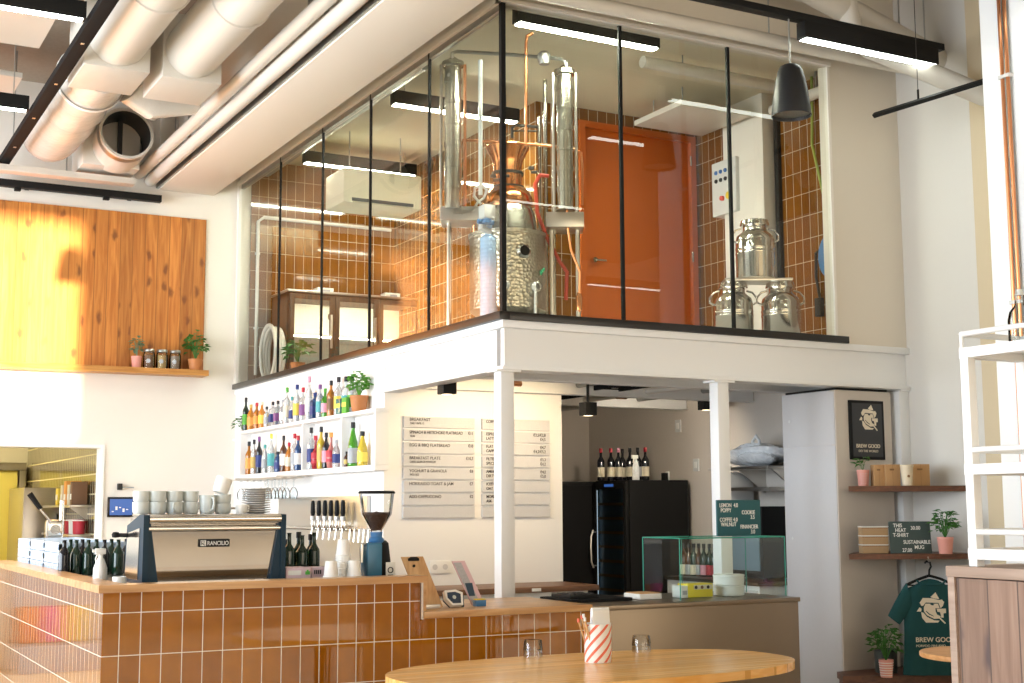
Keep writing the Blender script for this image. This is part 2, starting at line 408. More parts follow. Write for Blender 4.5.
mat('floor_screed', (.64, .51, .36), .35, var=.1, bscale=2, bump=.03)
mat('laminate', (.56, .55, .55), .5, var=.02)
mat('cab_warm', (.62, .56, .49), .55, var=.02)
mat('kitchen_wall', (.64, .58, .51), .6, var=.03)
mat('menu_felt', (.60, .60, .61), .9, bump=.4, bscale=260, var=.14)
mat('ink', (.035, .033, .035), .8)
mat('letter_white', (.85, .84, .80), .6)
mat('letter_green', (.035, .105, .115), .7, bump=.1, bscale=120)
mat('letter_grey', (.05, .075, .07), .7, bump=.1, bscale=120)
mat('emblem_cream', (.78, .70, .55), .8)
mat('poster_dark', (.040, .042, .046), .6)
mat('shirt', (.007, .062, .066), .85, bump=.12, bscale=30, var=.12)
mat('pink_pot', (.74, .33, .27), .5)
mat('white_dot', (.85, .75, .70), .5)
mat('terracotta', (.50, .19, .06), .55, var=.1)
mat('dark_pot', (.04, .05, .045), .5)
mat('leaf', (.06, .20, .035), .5, var=.4, bscale=25)
mat('leaf_bright', (.12, .36, .04), .5, var=.4, bscale=25)
mat('leaf_pale', (.16, .24, .14), .6, var=.3, bscale=25)
mat('soil', (.03, .02, .012), .9)
mat('kraft', (.46, .26, .11), .75, var=.06, bscale=20)
mat('kraft_tray', (.42, .27, .14), .75, var=.06)
mat('kraft_dark', (.22, .11, .045), .8)
mat('cup_cream', (.74, .63, .46), .6)
mat('ceramic', (.62, .66, .64), .22, var=.12, bscale=30)
mat('ceramic_plate', (.62, .60, .58), .3, var=.05)
mat('paper_white', (.86, .86, .86), .7)
mat('blue_rack', (.70, .80, .92), .4, var=.1)
mat('condenser_blue', (.36, .56, .84), .35, var=.1)
mat('machine_blue', (.004, .028, .052), .4, spec=.25)
mat('screen_blue', (.02, .05, .15), .2, emit=(.06, .18, .60), es=.5)
mat('screen_dark', (.01, .01, .012), .2)
mat('beans', (.05, .022, .012), .5, bump=1.0, bscale=90, var=.6)
mat('grinder_blue', (.03, .15, .26), .3)
mat('label_white', (.78, .76, .70), .6)
mat('yellow_box', (.86, .70, .04), .55)
mat('box_pink', (.74, .55, .60), .6)
mat('box_green', (.10, .48, .06), .6)
mat('napkin_red', (.72, .16, .09), .7)
mat('stick_wood', (.60, .33, .13), .7)
mat('card_pink', (.72, .50, .54), .5)
mat('card_grey', (.45, .44, .46), .6, var=.2, bscale=90)
mat('plastic_bag', (.80, .83, .88), .25, bump=1.0, bscale=25, var=.2)
mat('reader_dark', (.03, .05, .09), .3)
mat('blue_plastic', (.05, .18, .40), .35)
mat('cushion_pink', (.62, .12, .34), .8)
mat('cushion_yellow', (.62, .46, .08), .8)
mat('cushion_orange', (.60, .20, .10), .8)
mat('reflection_grey', (.33, .35, .38), .5)
mat('hose_red', (.55, .06, .03), .4)
mat('hose_green', (.30, .38, .06), .5)
mat('rubber_white', (.76, .74, .68), .45)
mat('valve_green', (.04, .45, .22), .4)
mat('panel_grey', (.68, .68, .66), .5)
mat('button_blue', (.03, .12, .35), .4)
mat('button_yellow', (.8, .55, .02), .4)
mat('button_red', (.6, .05, .02), .4)
mat('fridge_dark', (.075, .05, .035), .35, .2)
mat('fridge_inside', (.66, .62, .52), .6)
mat('strip_curtain', (.82, .72, .22), .35)
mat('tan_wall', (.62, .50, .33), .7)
mat('sign_teal', (.02, .10, .115), .7)
mat('plastic_dark_blue', (.03, .06, .10), .35)
mat('jar_grain', (.62, .42, .18), .8, bump=.8, bscale=160, var=.5)
mat('jar_dark', (.26, .14, .08), .8, bump=.8, bscale=160, var=.5)
mat('jar_grey', (.42, .32, .24), .8, bump=.8, bscale=160, var=.5)
mat('glass_dark_sheen', (.20, .27, .32), .3)  # bluish lift puts a window reflection into the glass colour
pane_mat('glazing', (.96, .96, .89), 1.5, 1.25)
pane_mat('case_glass', (.90, .97, .95), 1.5, 1.0)
pane_mat('clear_glass', (.96, .98, .99), 1.22, 1.0)
mat('glass_edge', (.04, .30, .22), .15)
pane_mat('tumbler_glass', (.93, .95, .97), 1.45, 1.6)
mat('tumbler', (.98, .98, .98), .02, trans=1.0, ior=1.4)
def bottle_mat(name, col, trans=.55): mat(name, col, .06, trans=trans, coat=.3)
for nm, c, t in (('clear', (.86, .90, .90), .75), ('green', (.10, .45, .03), .6), ('dark_green', (.010, .035, .02), .1), ('amber', (.62, .22, .02), .55), ('orange', (.80, .30, .03), .4),
                 ('yellow', (.85, .62, .06), .45), ('red', (.45, .02, .03), .35), ('pink', (.78, .28, .24), .4), ('black', (.010, .010, .014), .0), ('blue', (.03, .08, .22), .2), ('teal', (.05, .30, .30), .5), ('brown', (.10, .035, .012), .2)):
    bottle_mat('glass_'+nm, c, t)
for nm, c in (('black', (.02, .02, .025)), ('red', (.5, .03, .05)), ('navy', (.03, .05, .2)), ('white', (.85, .84, .8)), ('gold', (.6, .42, .12)), ('purple', (.22, .08, .25)), ('pink', (.8, .35, .45)), ('green', (.1, .4, .05)),
              ('cream', (.75, .68, .52)), ('orange', (.8, .35, .08)), ('teal', (.1, .4, .42)), ('yellow', (.85, .65, .1)), ('grey', (.4, .42, .45)), ('brown', (.2, .1, .05))):
    mat('paper_'+nm, c, .55)
# ------------------------------------------------------------------ the room
struct('floor', MB().box((-5, -4, -.1), (13, 19, 0)), 'floor_screed')
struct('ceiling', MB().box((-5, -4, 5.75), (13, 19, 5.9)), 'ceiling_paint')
b = MB()
b.box((-5.2, -4, 0), (-5, 19, .35)).box((-5.2, -4, 4.6), (-5, 19, 5.75))
for y in (-4, -.6, 2.9, 6.4, 9.9, 13.4): b.box((-5.2, y, .35), (-5, y+.35 if y < 13 else 19, 4.6))
struct('wall_left', b, 'wall_paint')
for k, y in enumerate((-3.65, -.25, 3.25, 6.75, 10.25)):
    w = MB()
    for yy in (y, y+1.55, y+3.1): w.box((-5.14, yy, .35), (-5.08, yy+.06, 4.6))
    for z in (.35, 2.9, 4.54): w.box((-5.14, y, z), (-5.08, y+3.15, z+.06))
    struct('window_%d' % (k+3), w, 'dark_steel')
b = MB()
b.box((-5, -4.2, 0), (13, -4, .4)).box((-5, -4.2, 5.35), (13, -4, 5.75)).box((-5, -4.2, .4), (-4.4, -4, 5.35)).box((-1.0, -4.2, .4), (-.8, -4, 5.35)).box((10.5, -4.2, .4), (13, -4, 5.35))
b.box((-.8, -4.2, 4.3), (10.5, -4, 5.35)).box((-4.4, -4.2, .4), (-1.0, -4, 3.05)).box((-4.4, -4.2, 5.22), (-1.0, -4, 5.35))
struct('wall_rear', b, 'wall_paint')
w = MB()
for x in (-4.4, -3.5, -2.55, -1.93, -1.66, -1.06): w.box((x, -4.14, 3.05), (x+.06, -4.08, 5.22))
w.box((-4.4, -4.14, 3.05), (-1.0, -4.08, 3.11))
struct('window_8', w, 'dark_steel')
w = MB()
for k in range(8): w.box((-.8+k*1.605, -4.14, .4), (-.74+k*1.605, -4.08, 4.3))
for z in (.4, 4.24): w.box((-.8, -4.14, z), (10.5, -4.08, z+.06))
struct('window_9', w, 'dark_steel')
# unseen blocks added to stop the low sun except through one gap
struct('sun_block', MB().box((-1.72, -12, 0), (22, -8, 14)).box((-16, -12, 0), (-5.6, -8, 14)), 'wall_paint')
struct('street', MB().box((-16, -12, -.2), (22, -4.2, -.1)), 'floor_screed')
# back wall with the kitchen hatch
HX0, HX1, HZ0, HZ1 = .9, 2.835, .9, 2.137
b = MB()
b.box((-5, YB, 0), (HX0, YB+.2, 5.75)).box((HX1, YB, 0), (X0, YB+.2, 5.75)).box((HX0, YB, HZ1), (HX1, YB+.2, 5.75)).box((HX0, YB, 0), (HX1, YB+.2, HZ0))
struct('wall_back', b, 'wall_paint')
struct('wall_mezzanine_back', MB().box((X0, YB, 0), (XR, YB+.2, 5.75)), 'wall_paint')
b = MB().box((XR, 7.0, 0), (XR+.2, YB+.2, 5.75))
struct('wall_right', b, 'wall_shade_right')
struct('wall_front_right', MB().box((XR+.2, 6.8, 0), (13, 7.0, 5.75)), 'wall_paint')
struct('wall_far_right', MB().box((13, -4, 0), (13.2, 7, 5.75)), 'wall_paint')
# tan return and free standing white pillar on the right
struct('trim_1', MB().box((XR-.06, 6.86, 0), (XR+.22, 7.0, 5.75)), 'tan_wall')
struct('pillar', MB().box((7.0, 5.55, 0), (7.6, 6.215, 5.75), .008), 'white_paint')
# storage room under the mezzanine: bottle wall and menu wall, and the kitchen niche beside it
struct('wall_bar', MB().box((X0, 9.79, 0), (X0+.14, YB, 2.74)), 'white_paint')
struct('wall_menu', MB().box((X0+.14, 9.79, 0), (5.79, 9.93, 2.58)), 'white_paint')
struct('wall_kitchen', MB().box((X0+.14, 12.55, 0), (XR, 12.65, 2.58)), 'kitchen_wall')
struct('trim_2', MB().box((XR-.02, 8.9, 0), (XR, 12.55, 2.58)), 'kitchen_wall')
# mezzanine: slab, I-beams, columns
struct('mezzanine_slab', MB().box((X0+.10, YM+.12, 2.58), (XR, YB, 2.80)), 'white_paint')
def ibeam_x(mb, x0, x1, y, z0, z1, w=.16, t=.022):
    mb.box((x0, y-w/2, z0), (x1, y+w/2, z0+t), .004).box((x0, y-w/2, z1-t), (x1, y+w/2, z1), .004).box((x0, y-.03, z0+t), (x1, y+.03, z1-t))
def ibeam_y(mb, y0, y1, x, z0, z1, w=.16, t=.022):
    mb.box((x-w/2, y0, z0), (x+w/2, y1, z0+t), .004).box((x-w/2, y0, z1-t), (x+w/2, y1, z1), .004).box((x-.03, y0, z0+t), (x+.03, y1, z1-t))
b = MB(); b.box((X0-.02, YM-.03, 2.685), (XR, YM+.13, 2.736), .006).box((X0-.02, YM-.03, 2.405), (XR, YM+.13, 2.43), .004).box((X0+.02, YM+.02, 2.43), (XR, YM+.07, 2.685))
struct('steel_beam_front', b, 'steel_white')
b = MB(); b.box((X0-.02, YM+.13, 2.685), (X0+.13, YB, 2.736), .006).box((X0-.02, YM+.13, 2.405), (X0+.13, 9.79, 2.43), .004).box((X0+.02, YM+.13, 2.43), (X0+.06, 9.79, 2.685))
struct('steel_beam_side', b, 'steel_white')
for k, (xa, xb) in enumerate(((4.15, 4.252), (5.923, 6.025), (7.69, 7.79))):
    b = MB().box((xa, YM, 0), (xb, YM+.1, 2.405), .006).box((xa-(.04 if k < 2 else 0), YM-.02, 2.392), (xb+(.04 if k < 2 else 0), YM+.12, 2.405))
    struct('steel_column', b, 'steel_white')
# joists and services under the slab
for y in (8.75, 9.72, 10.75):
    b = MB(); ibeam_x(b, X0+.15 if y < 9.6 else (4.45 if y < 10 else 5.95), XR-.03, y, 2.44, 2.58, .10, .012)
    struct('steel_beam_joist', b, 'steel_white')
# walls above the glass, right of it, and mezzanine room
GZ0, GZ1, GX1 = 2.79, 4.925, 7.055
struct('wall_front', MB().box((X0, YM, GZ1+.02), (XR, YM+.12, 5.75)).box((GX1+.02, YM, 2.736), (XR, YM+.12, GZ1+.02)), 'wall_shade_front')
struct('wall_side', MB().box((X0, YM+.12, GZ1+.02), (X0+.12, YB, 5.75)), 'wall_paint')
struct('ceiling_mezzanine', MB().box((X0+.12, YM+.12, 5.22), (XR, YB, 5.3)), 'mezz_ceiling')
struct('wall_tile_back', MB().box((X0+.12, YB-.02, 2.8), (XR, YB, 5.22)), 'mezz_tile')
struct('wall_tile_right', MB().box((XR-.02, YM+.12, 2.8), (XR, 10.47, 5.22)), 'mezz_tile')
YD = 10.47
struct('wall_tile_door', MB().box((5.95, YD, 2.8), (6.40, YD+.14, 5.22)).box((6.40, YD, 5.10), (7.73, YD+.14, 5.22)).box((7.73, YD, 2.8), (XR, YD+.14, 5.22)).box((5.95, YD+.14, 2.8), (6.05, YB, 5.22)), 'mezz_tile')
struct('trim_3', MB().box((XR-.16, 9.30, 2.8), (XR-.02, 9.88, 5.22), .005), 'wall_paint')
struct('trim_4', MB().box((XR-.06, 9.215, 2.8), (XR-.02, 9.27, 5.0), .004), 'black')
d = MB().box((6.46, YD+.02, 2.80), (7.67, YD+.06, 5.04), .003)
door = struct('door_1', d, 'orange_door')
MB().box((6.40, YD-.03, 2.80), (6.46, YD+.08, 5.10)).box((7.67, YD-.03, 2.80), (7.73, YD+.08, 5.10)).box((6.46, YD-.03, 5.04), (7.67, YD+.08, 5.10)).obj('door_frame', 'orange_door', door)
MB().cyl((6.55, YD-.04, 3.78), (6.55, YD+.03, 3.78), .025).tube([(6.55, YD-.035, 3.78), (6.67, YD-.035, 3.78)], .011).obj('door_handle', 'chrome', door)
for z in (3.0, 3.9, 4.85): MB().cyl((7.665, YD-.035, z-.05), (7.665, YD-.035, z+.05), .012).obj('hinge', 'chrome', door)
# glazing of the mezzanine
g1 = bpy.data.objects.new('window_1', None); C.objects.link(g1); g1['kind'] = 'structure'; g1.location = (X0, YM, GZ0)
g2 = bpy.data.objects.new('window_2', None); C.objects.link(g2); g2['kind'] = 'structure'; g2.location = (X0, YM, GZ0)
ys = [YM] + [onx(p, q, X0).y for p, q in ((429, 200), (370, 220), (322, 240), (279.5, 250))] + [YB-.05]
for a, c in zip(ys, ys[1:]): MB().quad((X0, c-.008, GZ0), (X0, a+.008, GZ0), (X0, a+.008, GZ1), (X0, c-.008, GZ1)).obj('glass_pane', 'glazing', g1, smooth=False)
for y in ys[1:-1]: MB().box((X0-.008, y-.009, GZ0), (X0+.012, y+.009, GZ1)).obj('glazing_post', 'black', g1)
MB().box((X0-.03, YB-.06, GZ0), (X0+.02, YB, GZ1)).box((X0-.035, YM-.02, GZ1), (X0+.03, YB, GZ1+.035)).obj('frame', 'wall_paint', g1)
MB().box((X0-.005, YM+.02, GZ1-.045), (X0+.03, YB-.06, GZ1)).obj('head_rail', 'galvanised', g1)
MB().box((X0-.05, YM-.045, 2.736), (X0+.03, YB-.02, GZ0), .003).obj('sill', 'sill_side', g1)
xs = [X0] + [ony(p, 200, YM).x for p in (622, 731)] + [GX1]
for a, c in zip(xs, xs[1:]): MB().quad((a+.008, YM, GZ0), (c-.008, YM, GZ0), (c-.008, YM, GZ1), (a+.008, YM, GZ1)).obj('glass_pane', 'glazing', g2, smooth=False)
for x in xs[1:-1]: MB().box((x-.012, YM-.008, GZ0), (x+.012, YM+.014, GZ1)).obj('glazing_post', 'black', g2)
MB().box((X0-.012, YM-.012, GZ0), (X0+.022, YM+.022, GZ1)).obj('corner_post', 'black', g2)
MB().box((GX1-.004, YM-.012, GZ0), (GX1+.02, YM+.03, GZ1)).box((X0-.035, YM-.035, GZ1), (GX1+.02, YM+.03, GZ1+.026)).obj('frame', 'wall_paint', g2)
MB().box((X0+.03, YM-.045, 2.736), (7.155, YM+.03, GZ0), .003).obj('sill', 'sill_black', g2)
# dropped beam along the ceiling
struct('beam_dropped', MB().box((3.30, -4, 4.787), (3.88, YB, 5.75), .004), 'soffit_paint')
struct('trim_5', MB().box((3.275, -4, 4.80), (3.30, YB, 4.90)), 'galvanised')
# kitchen behind the hatch
b = MB().box((-1.2, 18.5, 0), (4.0, 18.7, 3.2)); struct('wall_kitchen_far', b, 'wall_paint')
struct('wall_kitchen_tiled', MB().box((2.84, YB+.2, 0), (2.98, 18.5, 3.2)), 'kitchen_tile')
struct('wall_kitchen_left', MB().box((-1.2, YB+.2, 0), (-1.0, 18.5, 3.2)), 'wall_paint')
struct('ceiling_kitchen', MB().box((-1.2, YB+.2, 3.2), (4.0, 18.7, 3.3)), 'ceiling_paint')
b = MB(); t = .032
b.box((HX0, YB-.02, HZ1-t), (HX1, YB+.2, HZ1)).box((HX1-t, YB-.02, HZ0), (HX1, YB+.2, HZ1-t)).box((HX0, YB-.02, HZ0), (HX0+t, YB+.2, HZ1-t)).box((HX0, YB-.06, HZ0-.04), (HX1, YB+.2, HZ0))
struct('trim_6', b, 'white_paint')
light('kitchen_fill', 'AREA', (1.2, 16.8, 3.1), 110, (1.0, .84, .42), (1.5, 1.5), (1.2, 16.8, 0))  # added light without a fixture, for the yellow glow behind the hatch
# ------------------------------------------------------------------ ducts, pipes, lamps
def duct(name, label, x0, x1, y0, y1, r, ycyl, mat_='duct_white', zb=4.80):
    xc = (x0+x1)/2; t = thing(name, label, 'air duct', (xc, (y0+y1)/2, zb), 'white ventilation ducts under the ceiling')
    MB().box((x0, y0, zb), (x1, y1, zb+.52), .006).obj('plenum_box', 'duct_white', t)
    n = MB(); z = zb+.02+r
    n.lathe([(r, 0), (r, ycyl[1]-ycyl[0])], n=36, M=Matrix.Translation((xc, ycyl[0], z)) @ Matrix.Rotation(-PI/2, 4, 'X'))
    n.obj('round_duct', 'duct_white', t)
    for k in range(1, 4):
        y = ycyl[1]-k*1.25
        if y > ycyl[0]: MB().lathe([(r+.001, -.02), (r+.012, -.012), (r+.012, .012), (r+.001, .02)], n=36, M=Matrix.Translation((xc, y, z)) @ Matrix.Rotation(-PI/2, 4, 'X')).obj('joint_ring', 'duct_white', t)
        if y > ycyl[0]: MB().cyl((xc, y-.1, z+r-.01), (xc, y-.1, 5.75), .008, 6).obj('hanger_rod', 'galvanised', t)
    return t
d1 = duct('air_duct', 'round white duct with square box, the one next to the black lighting track', 1.83, 2.32, 10.04, 10.68, .225, (2.0, 10.04))
d2 = duct('air_duct', 'round white duct with square box, the one nearer the long dropped beam', 2.42, 2.88, 10.06, 10.70, .215, (2.0, 10.06))
# foil wrapped run behind the first box
w = MB(); rnd = random.Random(3)
prof = []
for k in range(16):
    y = 10.7+k*(13.15-10.7)/15; prof.append((.268+rnd.uniform(-.014, .014), y))
prof = [(.0, 10.69)] + prof + [(.22, 13.2), (.0, 13.21)]
w.lathe([(r, y) for r, y in prof], n=32, M=Matrix.Translation((2.10, 0, 5.06)) @ Matrix.Rotation(-PI/2, 4, 'X'))
wd = w.obj('wrapped_duct', 'duct_wrap', loc=(2.02, 12, 4.8)); tag(wd, 'thick duct wrapped in crinkled white film running back to the wall', 'air duct', 'white ventilation ducts under the ceiling')
MB().lathe([(.282, -.03), (.286, -.02), (.286, .02), (.282, .03)], n=32, M=Matrix.Translation((2.10, 11.2, 5.06)) @ Matrix.Rotation(-PI/2, 4, 'X')).obj('wrap_band', 'paper_white', wd)
# open elbow over the third box
t = thing('open_duct', 'open ended round duct with a dark mouth above a small square box', 'air duct', (2.67, 13.3, 4.8), 'white ventilation ducts under the ceiling')
MB().box((2.40, 13.05, 4.80), (2.94, 13.62, 5.3), .006).obj('plenum_box', 'duct_white', t)
mo = ony(127, 133, 12.70); zc = mo.z
Mx = Matrix.Translation((mo.x, 12.70, zc)) @ Matrix.Rotation(-PI/2-.10, 4, 'X')
MB().lathe([(.24, .5), (.255, .36), (.255, .0), (.230, .0), (.230, .36), (.215, .5)], n=40, M=Mx).obj('duct_mouth', 'duct_white', t)
MB().lathe([(.228, .02), (.228, .46), (0.0, .47)], n=36, M=Mx).box((mo.x-.02, 12.98, zc-.2), (mo.x+.02, 13.02, zc+.2)).obj('damper_blade', 'charcoal', t)
MB().lathe([(.2565, .04), (.2575, .06), (.2575, .10), (.2565, .12)], n=40, M=Mx).obj('seal_band', 'galvanised', t)
# big round branch crossing behind the boxes
b = MB().tube([(2.47, 11.25, 5.12), (2.62, 11.3, 5.05), (2.98, 11.35, 5.14)], .22, 24)
tag(b.obj('branch_duct', 'duct_wrap', loc=(2.65, 11.5, 5.0)), 'short white film wrapped branch duct crossing above the open duct mouth', 'air duct', 'white ventilation ducts under the ceiling')
# two pipes beside the dropped beam
for k, (x, z, r, lb) in enumerate(((3.08, 4.92, .055, 'white pipe running along the ceiling, farther from the dropped beam'), (3.20, 4.86, .06, 'white pipe running along the ceiling, right beside the dropped beam'))):
    p = MB().cyl((x, -4, z), (x, 13.7, z), r, 16).obj('ceiling_pipe', 'duct_white', loc=(x, 8, z)); tag(p, lb, 'pipe', 'white pipes under the ceiling')
    for y in (5.0, 8.6, 12.2): MB().box((x-.012, y-.02, z+r-.01), (x+.012, y+.02, 5.75)).obj('hanger', 'galvanised', p)
# pipe at a slant and small cable tray by the back wall
p = MB().tube([(2.95, 12.6, 5.22), (2.95, 9.2, 5.22)], .045, 12).obj('ceiling_pipe', 'duct_white', loc=(2.95, 11, 5.2)); tag(p, 'thin beige pipe high between the open duct and the ceiling pipes', 'pipe', 'white pipes under the ceiling')
MB().cyl((2.95, 10.9, 5.26), (2.95, 10.9, 5.75), .008, 6).obj('hanger', 'galvanised', p)
tr = MB().box((1.55, 13.25, 4.70), (2.95, 13.40, 4.72), .003).box((1.55, 13.25, 4.72), (2.95, 13.26, 4.76)).box((1.55, 13.39, 4.72), (2.95, 13.40, 4.76)).obj('cable_tray', 'duct_white', loc=(2.2, 13.3, 4.70)); tag(tr, 'white cable tray across the back wall under the wrapped duct', 'cable tray')
for x in (1.62, 2.3): MB().cyl((x, 13.33, 4.72), (x, 13.33, 5.75), .008, 6).obj('hanger_rod', 'galvanised', tr)
# grey acoustic boards on the left
for (x0, x1, y0, y1, lb) in ((-.6, 1.66, 9.75, 11.05, 'pale grey board hung under the ceiling between two strip lamps'), (-.6, 1.66, 11.9, 12.95, 'beige board hung under the ceiling close to the back wall')):
    o = MB().box((x0, y0, 5.20), (x1, y1, 5.25), .006).obj('acoustic_board', 'duct_white', loc=(x0, y0, 5.20)); tag(o, lb, 'ceiling board', 'hung ceiling boards')
    for x in (x0+.2, x1-.2):
        for y in (y0+.2, y1-.2): MB().cyl((x, y, 5.25), (x, y, 5.75), .005, 6).obj('hanger_rod', 'galvanised', o)
# black lighting tracks
def track_y(x, y0, y1, z, lb, w=.05, h=.055):
    o = MB().box((x-w, y0, z), (x+w, y1, z+h), .004).obj('lighting_track', 'black_matte', loc=(x, y0, z)); tag(o, lb, 'lighting track', 'black lighting tracks')
    for y in (y0+.6, (y0+y1)/2, y1-.6): MB().cyl((x, y, z+h), (x, y, 5.75), .006, 6).obj('hanger_rod', 'galvanised', o)
    for k in range(10): MB().box((x-.012, y0+(y1-y0)*(k+.3)/10, z-.004), (x+.012, y0+(y1-y0)*(k+.3)/10+.03, z), .001).obj('track_clip', 'brushed', o)
    return o
track_y(1.735, 3.0, 13.45, 4.80, 'long black lighting track running along the round ducts')
o = MB().box((1.72, 13.60, 4.63), (3.30, 13.68, 4.70), .004).obj('lighting_track', 'black', loc=(2.5, 13.64, 4.65)); tag(o, 'short black track across the back wall above the timber panel', 'lighting track', 'black lighting tracks')
for x in (2.0, 3.0): MB().box((x-.02, 13.68, 4.64), (x+.02, 13.75, 4.69)).obj('wall_bracket', 'black', o)
for x in (1.9, 2.75): MB().box((x-.03, 13.61, 4.60), (x+.03, 13.67, 4.63), .004).obj('track_clip', 'black', o)
def strip_lamp(x0, x1, y, z, lb, group, ceil=5.75, glow='led'):
    t = thing('strip_lamp', lb, 'strip lamp', ((x0+x1)/2, y, z), group)
    MB().box((x0, y-.045, z), (x1, y+.045, z+.12), .004).obj('housing', 'black', t)
    MB().box((x0+.02, y-.038, z-.006), (x1-.02, y+.038, z-.0005)).obj('diffuser', glow, t)
    for x in (x0+.12, x1-.12): MB().cyl((x, y, z+.12), (x, y, ceil), .005, 6).obj('hanger_rod', 'galvanised', t)
    return t
G = 'black strip lamps of the bar room'
strip_lamp(.26, 1.66, 9.12, 4.80, 'black strip lamp in the top left corner, ending at the track', G)
strip_lamp(.26, 1.66, 11.5, 4.80, 'black strip lamp behind the corner one, beside the grey ceiling board', G)
strip_lamp(.26, 1.66, 6.75, 4.80, 'black strip lamp nearest the street over the bar', G)
strip_lamp(6.11, 7.39, 7.0, 4.745, 'black strip lamp hanging beside the pendant in front of the mezzanine', G, 4.866)
strip_lamp(6.2, 7.5, 5.63, 4.79, 'black strip lamp one row nearer the street than the pendant', G)
strip_lamp(6.35, 7.7, 3.1, 4.79, 'black strip lamp two rows nearer the street than the pendant', G)
strip_lamp(10.4, 11.8, -1.2, 4.79, 'black strip lamp above the far street corner', G)
Gm = 'strip lamps inside the glazed mezzanine'
strip_lamp(4.50, 5.74, 8.22, 4.98, 'strip lamp behind the glass just right of the corner post', Gm, 5.22, 'led_mezzanine')
strip_lamp(4.50, 5.74, 10.45, 4.98, 'strip lamp behind the still, crossing the corner post', Gm, 5.22, 'led_mezzanine')
strip_lamp(4.50, 5.74, 12.7, 4.98, 'strip lamp deepest in the mezzanine above the bar fridge', Gm, 5.22, 'led_mezzanine')
# track that carries the pendant
o = MB().box((3.92, 6.96, 4.866), (7.46, 7.04, 4.916), .004).obj('lighting_track', 'black', loc=(5, 7, 4.89)); tag(o, 'black lighting track the pendant hangs from, above the strip lamp', 'lighting track', 'black lighting tracks')
for x in (4.4, 5.6, 7.3): MB().cyl((x, 7, 4.916), (x, 7, 5.75), .006, 6).obj('hanger_rod', 'galvanised', o)
def pendant(x, y, ztop, lb):
    t = thing('pendant_lamp', lb, 'pendant lamp', (x, y, ztop-.365), 'dark bell shaped pendant lamps')
    zb = ztop-.365
    MB().lathe([(.02, ztop), (.05, ztop-.003), (.070, ztop-.015), (.087, ztop-.045), (.106, ztop-.125), (.124, ztop-.235), (.135, ztop-.335), (.137, zb), (.131, zb), (.128, ztop-.33), (.10, ztop-.13), (.05, ztop-.02)], (x, y, 0), 40).obj('lamp_shade', 'charcoal', t)
    MB().lathe([(0, zb+.02), (.129, zb+.02)], (x, y, 0), 32).obj('diffuser', 'galvanised', t)
    MB().cyl((x, y, ztop-.02), (x, y, 4.867 if y > 6 else 5.75), .006, 8).obj('cord', 'galvanised', t)
    return t
pp = ony(790, 65, 7.0)
pendant(pp.x, 7.0, pp.z, 'dark grey bell pendant lamp hanging in front of the mezzanine glass')
pendant(.69, 5.0, 4.54, 'dark grey bell pendant lamp over the bar that shades the timber panel')
# slanting black rail right of the mezzanine and white pipes above it
ra, rb = onz(874, 115.5, 4.40), onz(985, 81, 4.40)
o = MB().tube([ra, rb], .022, 4).obj('hanging_rail', 'black', loc=ra); tag(o, 'thin black rail hung on a wire right of the mezzanine', 'rail')
m_ = ra.lerp(rb, .42); MB().cyl(m_, (m_.x, m_.y, 5.75), .003, 6).obj('wire', 'dark_steel', o); MB().cyl((m_.x, m_.y, m_.z+.02), (m_.x, m_.y, m_.z+.09), .008, 8).obj('gripper', 'black', o)
pa = ony(700, 26, 7.45)
o = MB().tube([(3.95, 7.45, pa.z), (XR-.001, 7.45, pa.z)], .05, 16).obj('ceiling_pipe', 'duct_white', loc=(5, 7.45, pa.z)); tag(o, 'white pipe running level right above the front glazing', 'pipe', 'white pipes under the ceiling')
for x in (4.6, 6.2, 7.5): MB().cyl((x, 7.45, pa.z+.04), (x, 7.45, 5.75), .006, 6).obj('hanger_rod', 'galvanised', o)
q1, q2 = ony(808, 2, 7.35), ony(985, 78, 7.35)
o = MB().tube([(4.4, 7.35, q1.z+.12), q1+Vector((0, 0, .1)), q2+Vector((-.5, 0, .06)), q2+Vector((.05, -.1, .0)), q2+Vector((.5, -.55, -.02))], .10, 18).obj('ceiling_pipe', 'duct_white', loc=(6, 7.3, 5.0)); tag(o, 'thick white pipe bending behind the strip lamp toward the pillar', 'pipe', 'white pipes under the ceiling')
for x in (5.2, 6.9): MB().cyl((x, 7.35, q1.z+.15), (x, 7.35, 5.75), .006, 6).obj('hanger_rod', 'galvanised', o)
q3, q4 = ony(885, 54, 7.25), ony(985, 96, 6.75)
o = MB().tube([(q3.x-.30, 7.32, 5.75), (q3.x-.30, 7.32, q3.z+.40), (q3.x-.26, 7.31, q3.z+.15), (q3.x-.12, 7.28, q3.z+.03), q3, q4, q4+Vector((.3, -.2, -.1))], .075, 14).obj('ceiling_pipe', 'duct_white', loc=q3); tag(o, 'white pipe passing below the thick bent pipe near the pillar', 'pipe', 'white pipes under the ceiling')
# ------------------------------------------------------------------ the bar
CY = 6.71
HT, LT = 1.105, .945            # standing heights: tall bar (behind its raised edge) and low counter
b = MB().box((1.40, CY, .9), (3.073, 7.50, 1.10)).box((1.40, CY, 0), (3.0865, 7.50, .9)).box((1.40, 7.50, 0), (2.15, 10.4, 1.10))
bar = b.obj('bar_counter', 'counter_tile', smooth=False, loc=(1.40, CY, 0)); tag(bar, 'tall tiled bar in glazed amber brown tiles carrying the espresso machine', 'counter')
MB().prism([(1.375, CY-.025), (3.105, CY-.025), (3.105, 6.83), (1.515, 6.83), (1.515, 10.43), (1.375, 10.43)], .037, Matrix.Translation((0, 0, 1.10))).obj('raised_edge', 'oak_top', bar)
MB().box((1.516, 6.831, 1.10), (3.084, 7.53, 1.1045)).box((1.516, 7.531, 1.10), (2.17, 10.43, 1.1045)).obj('worktop', 'brushed', bar)
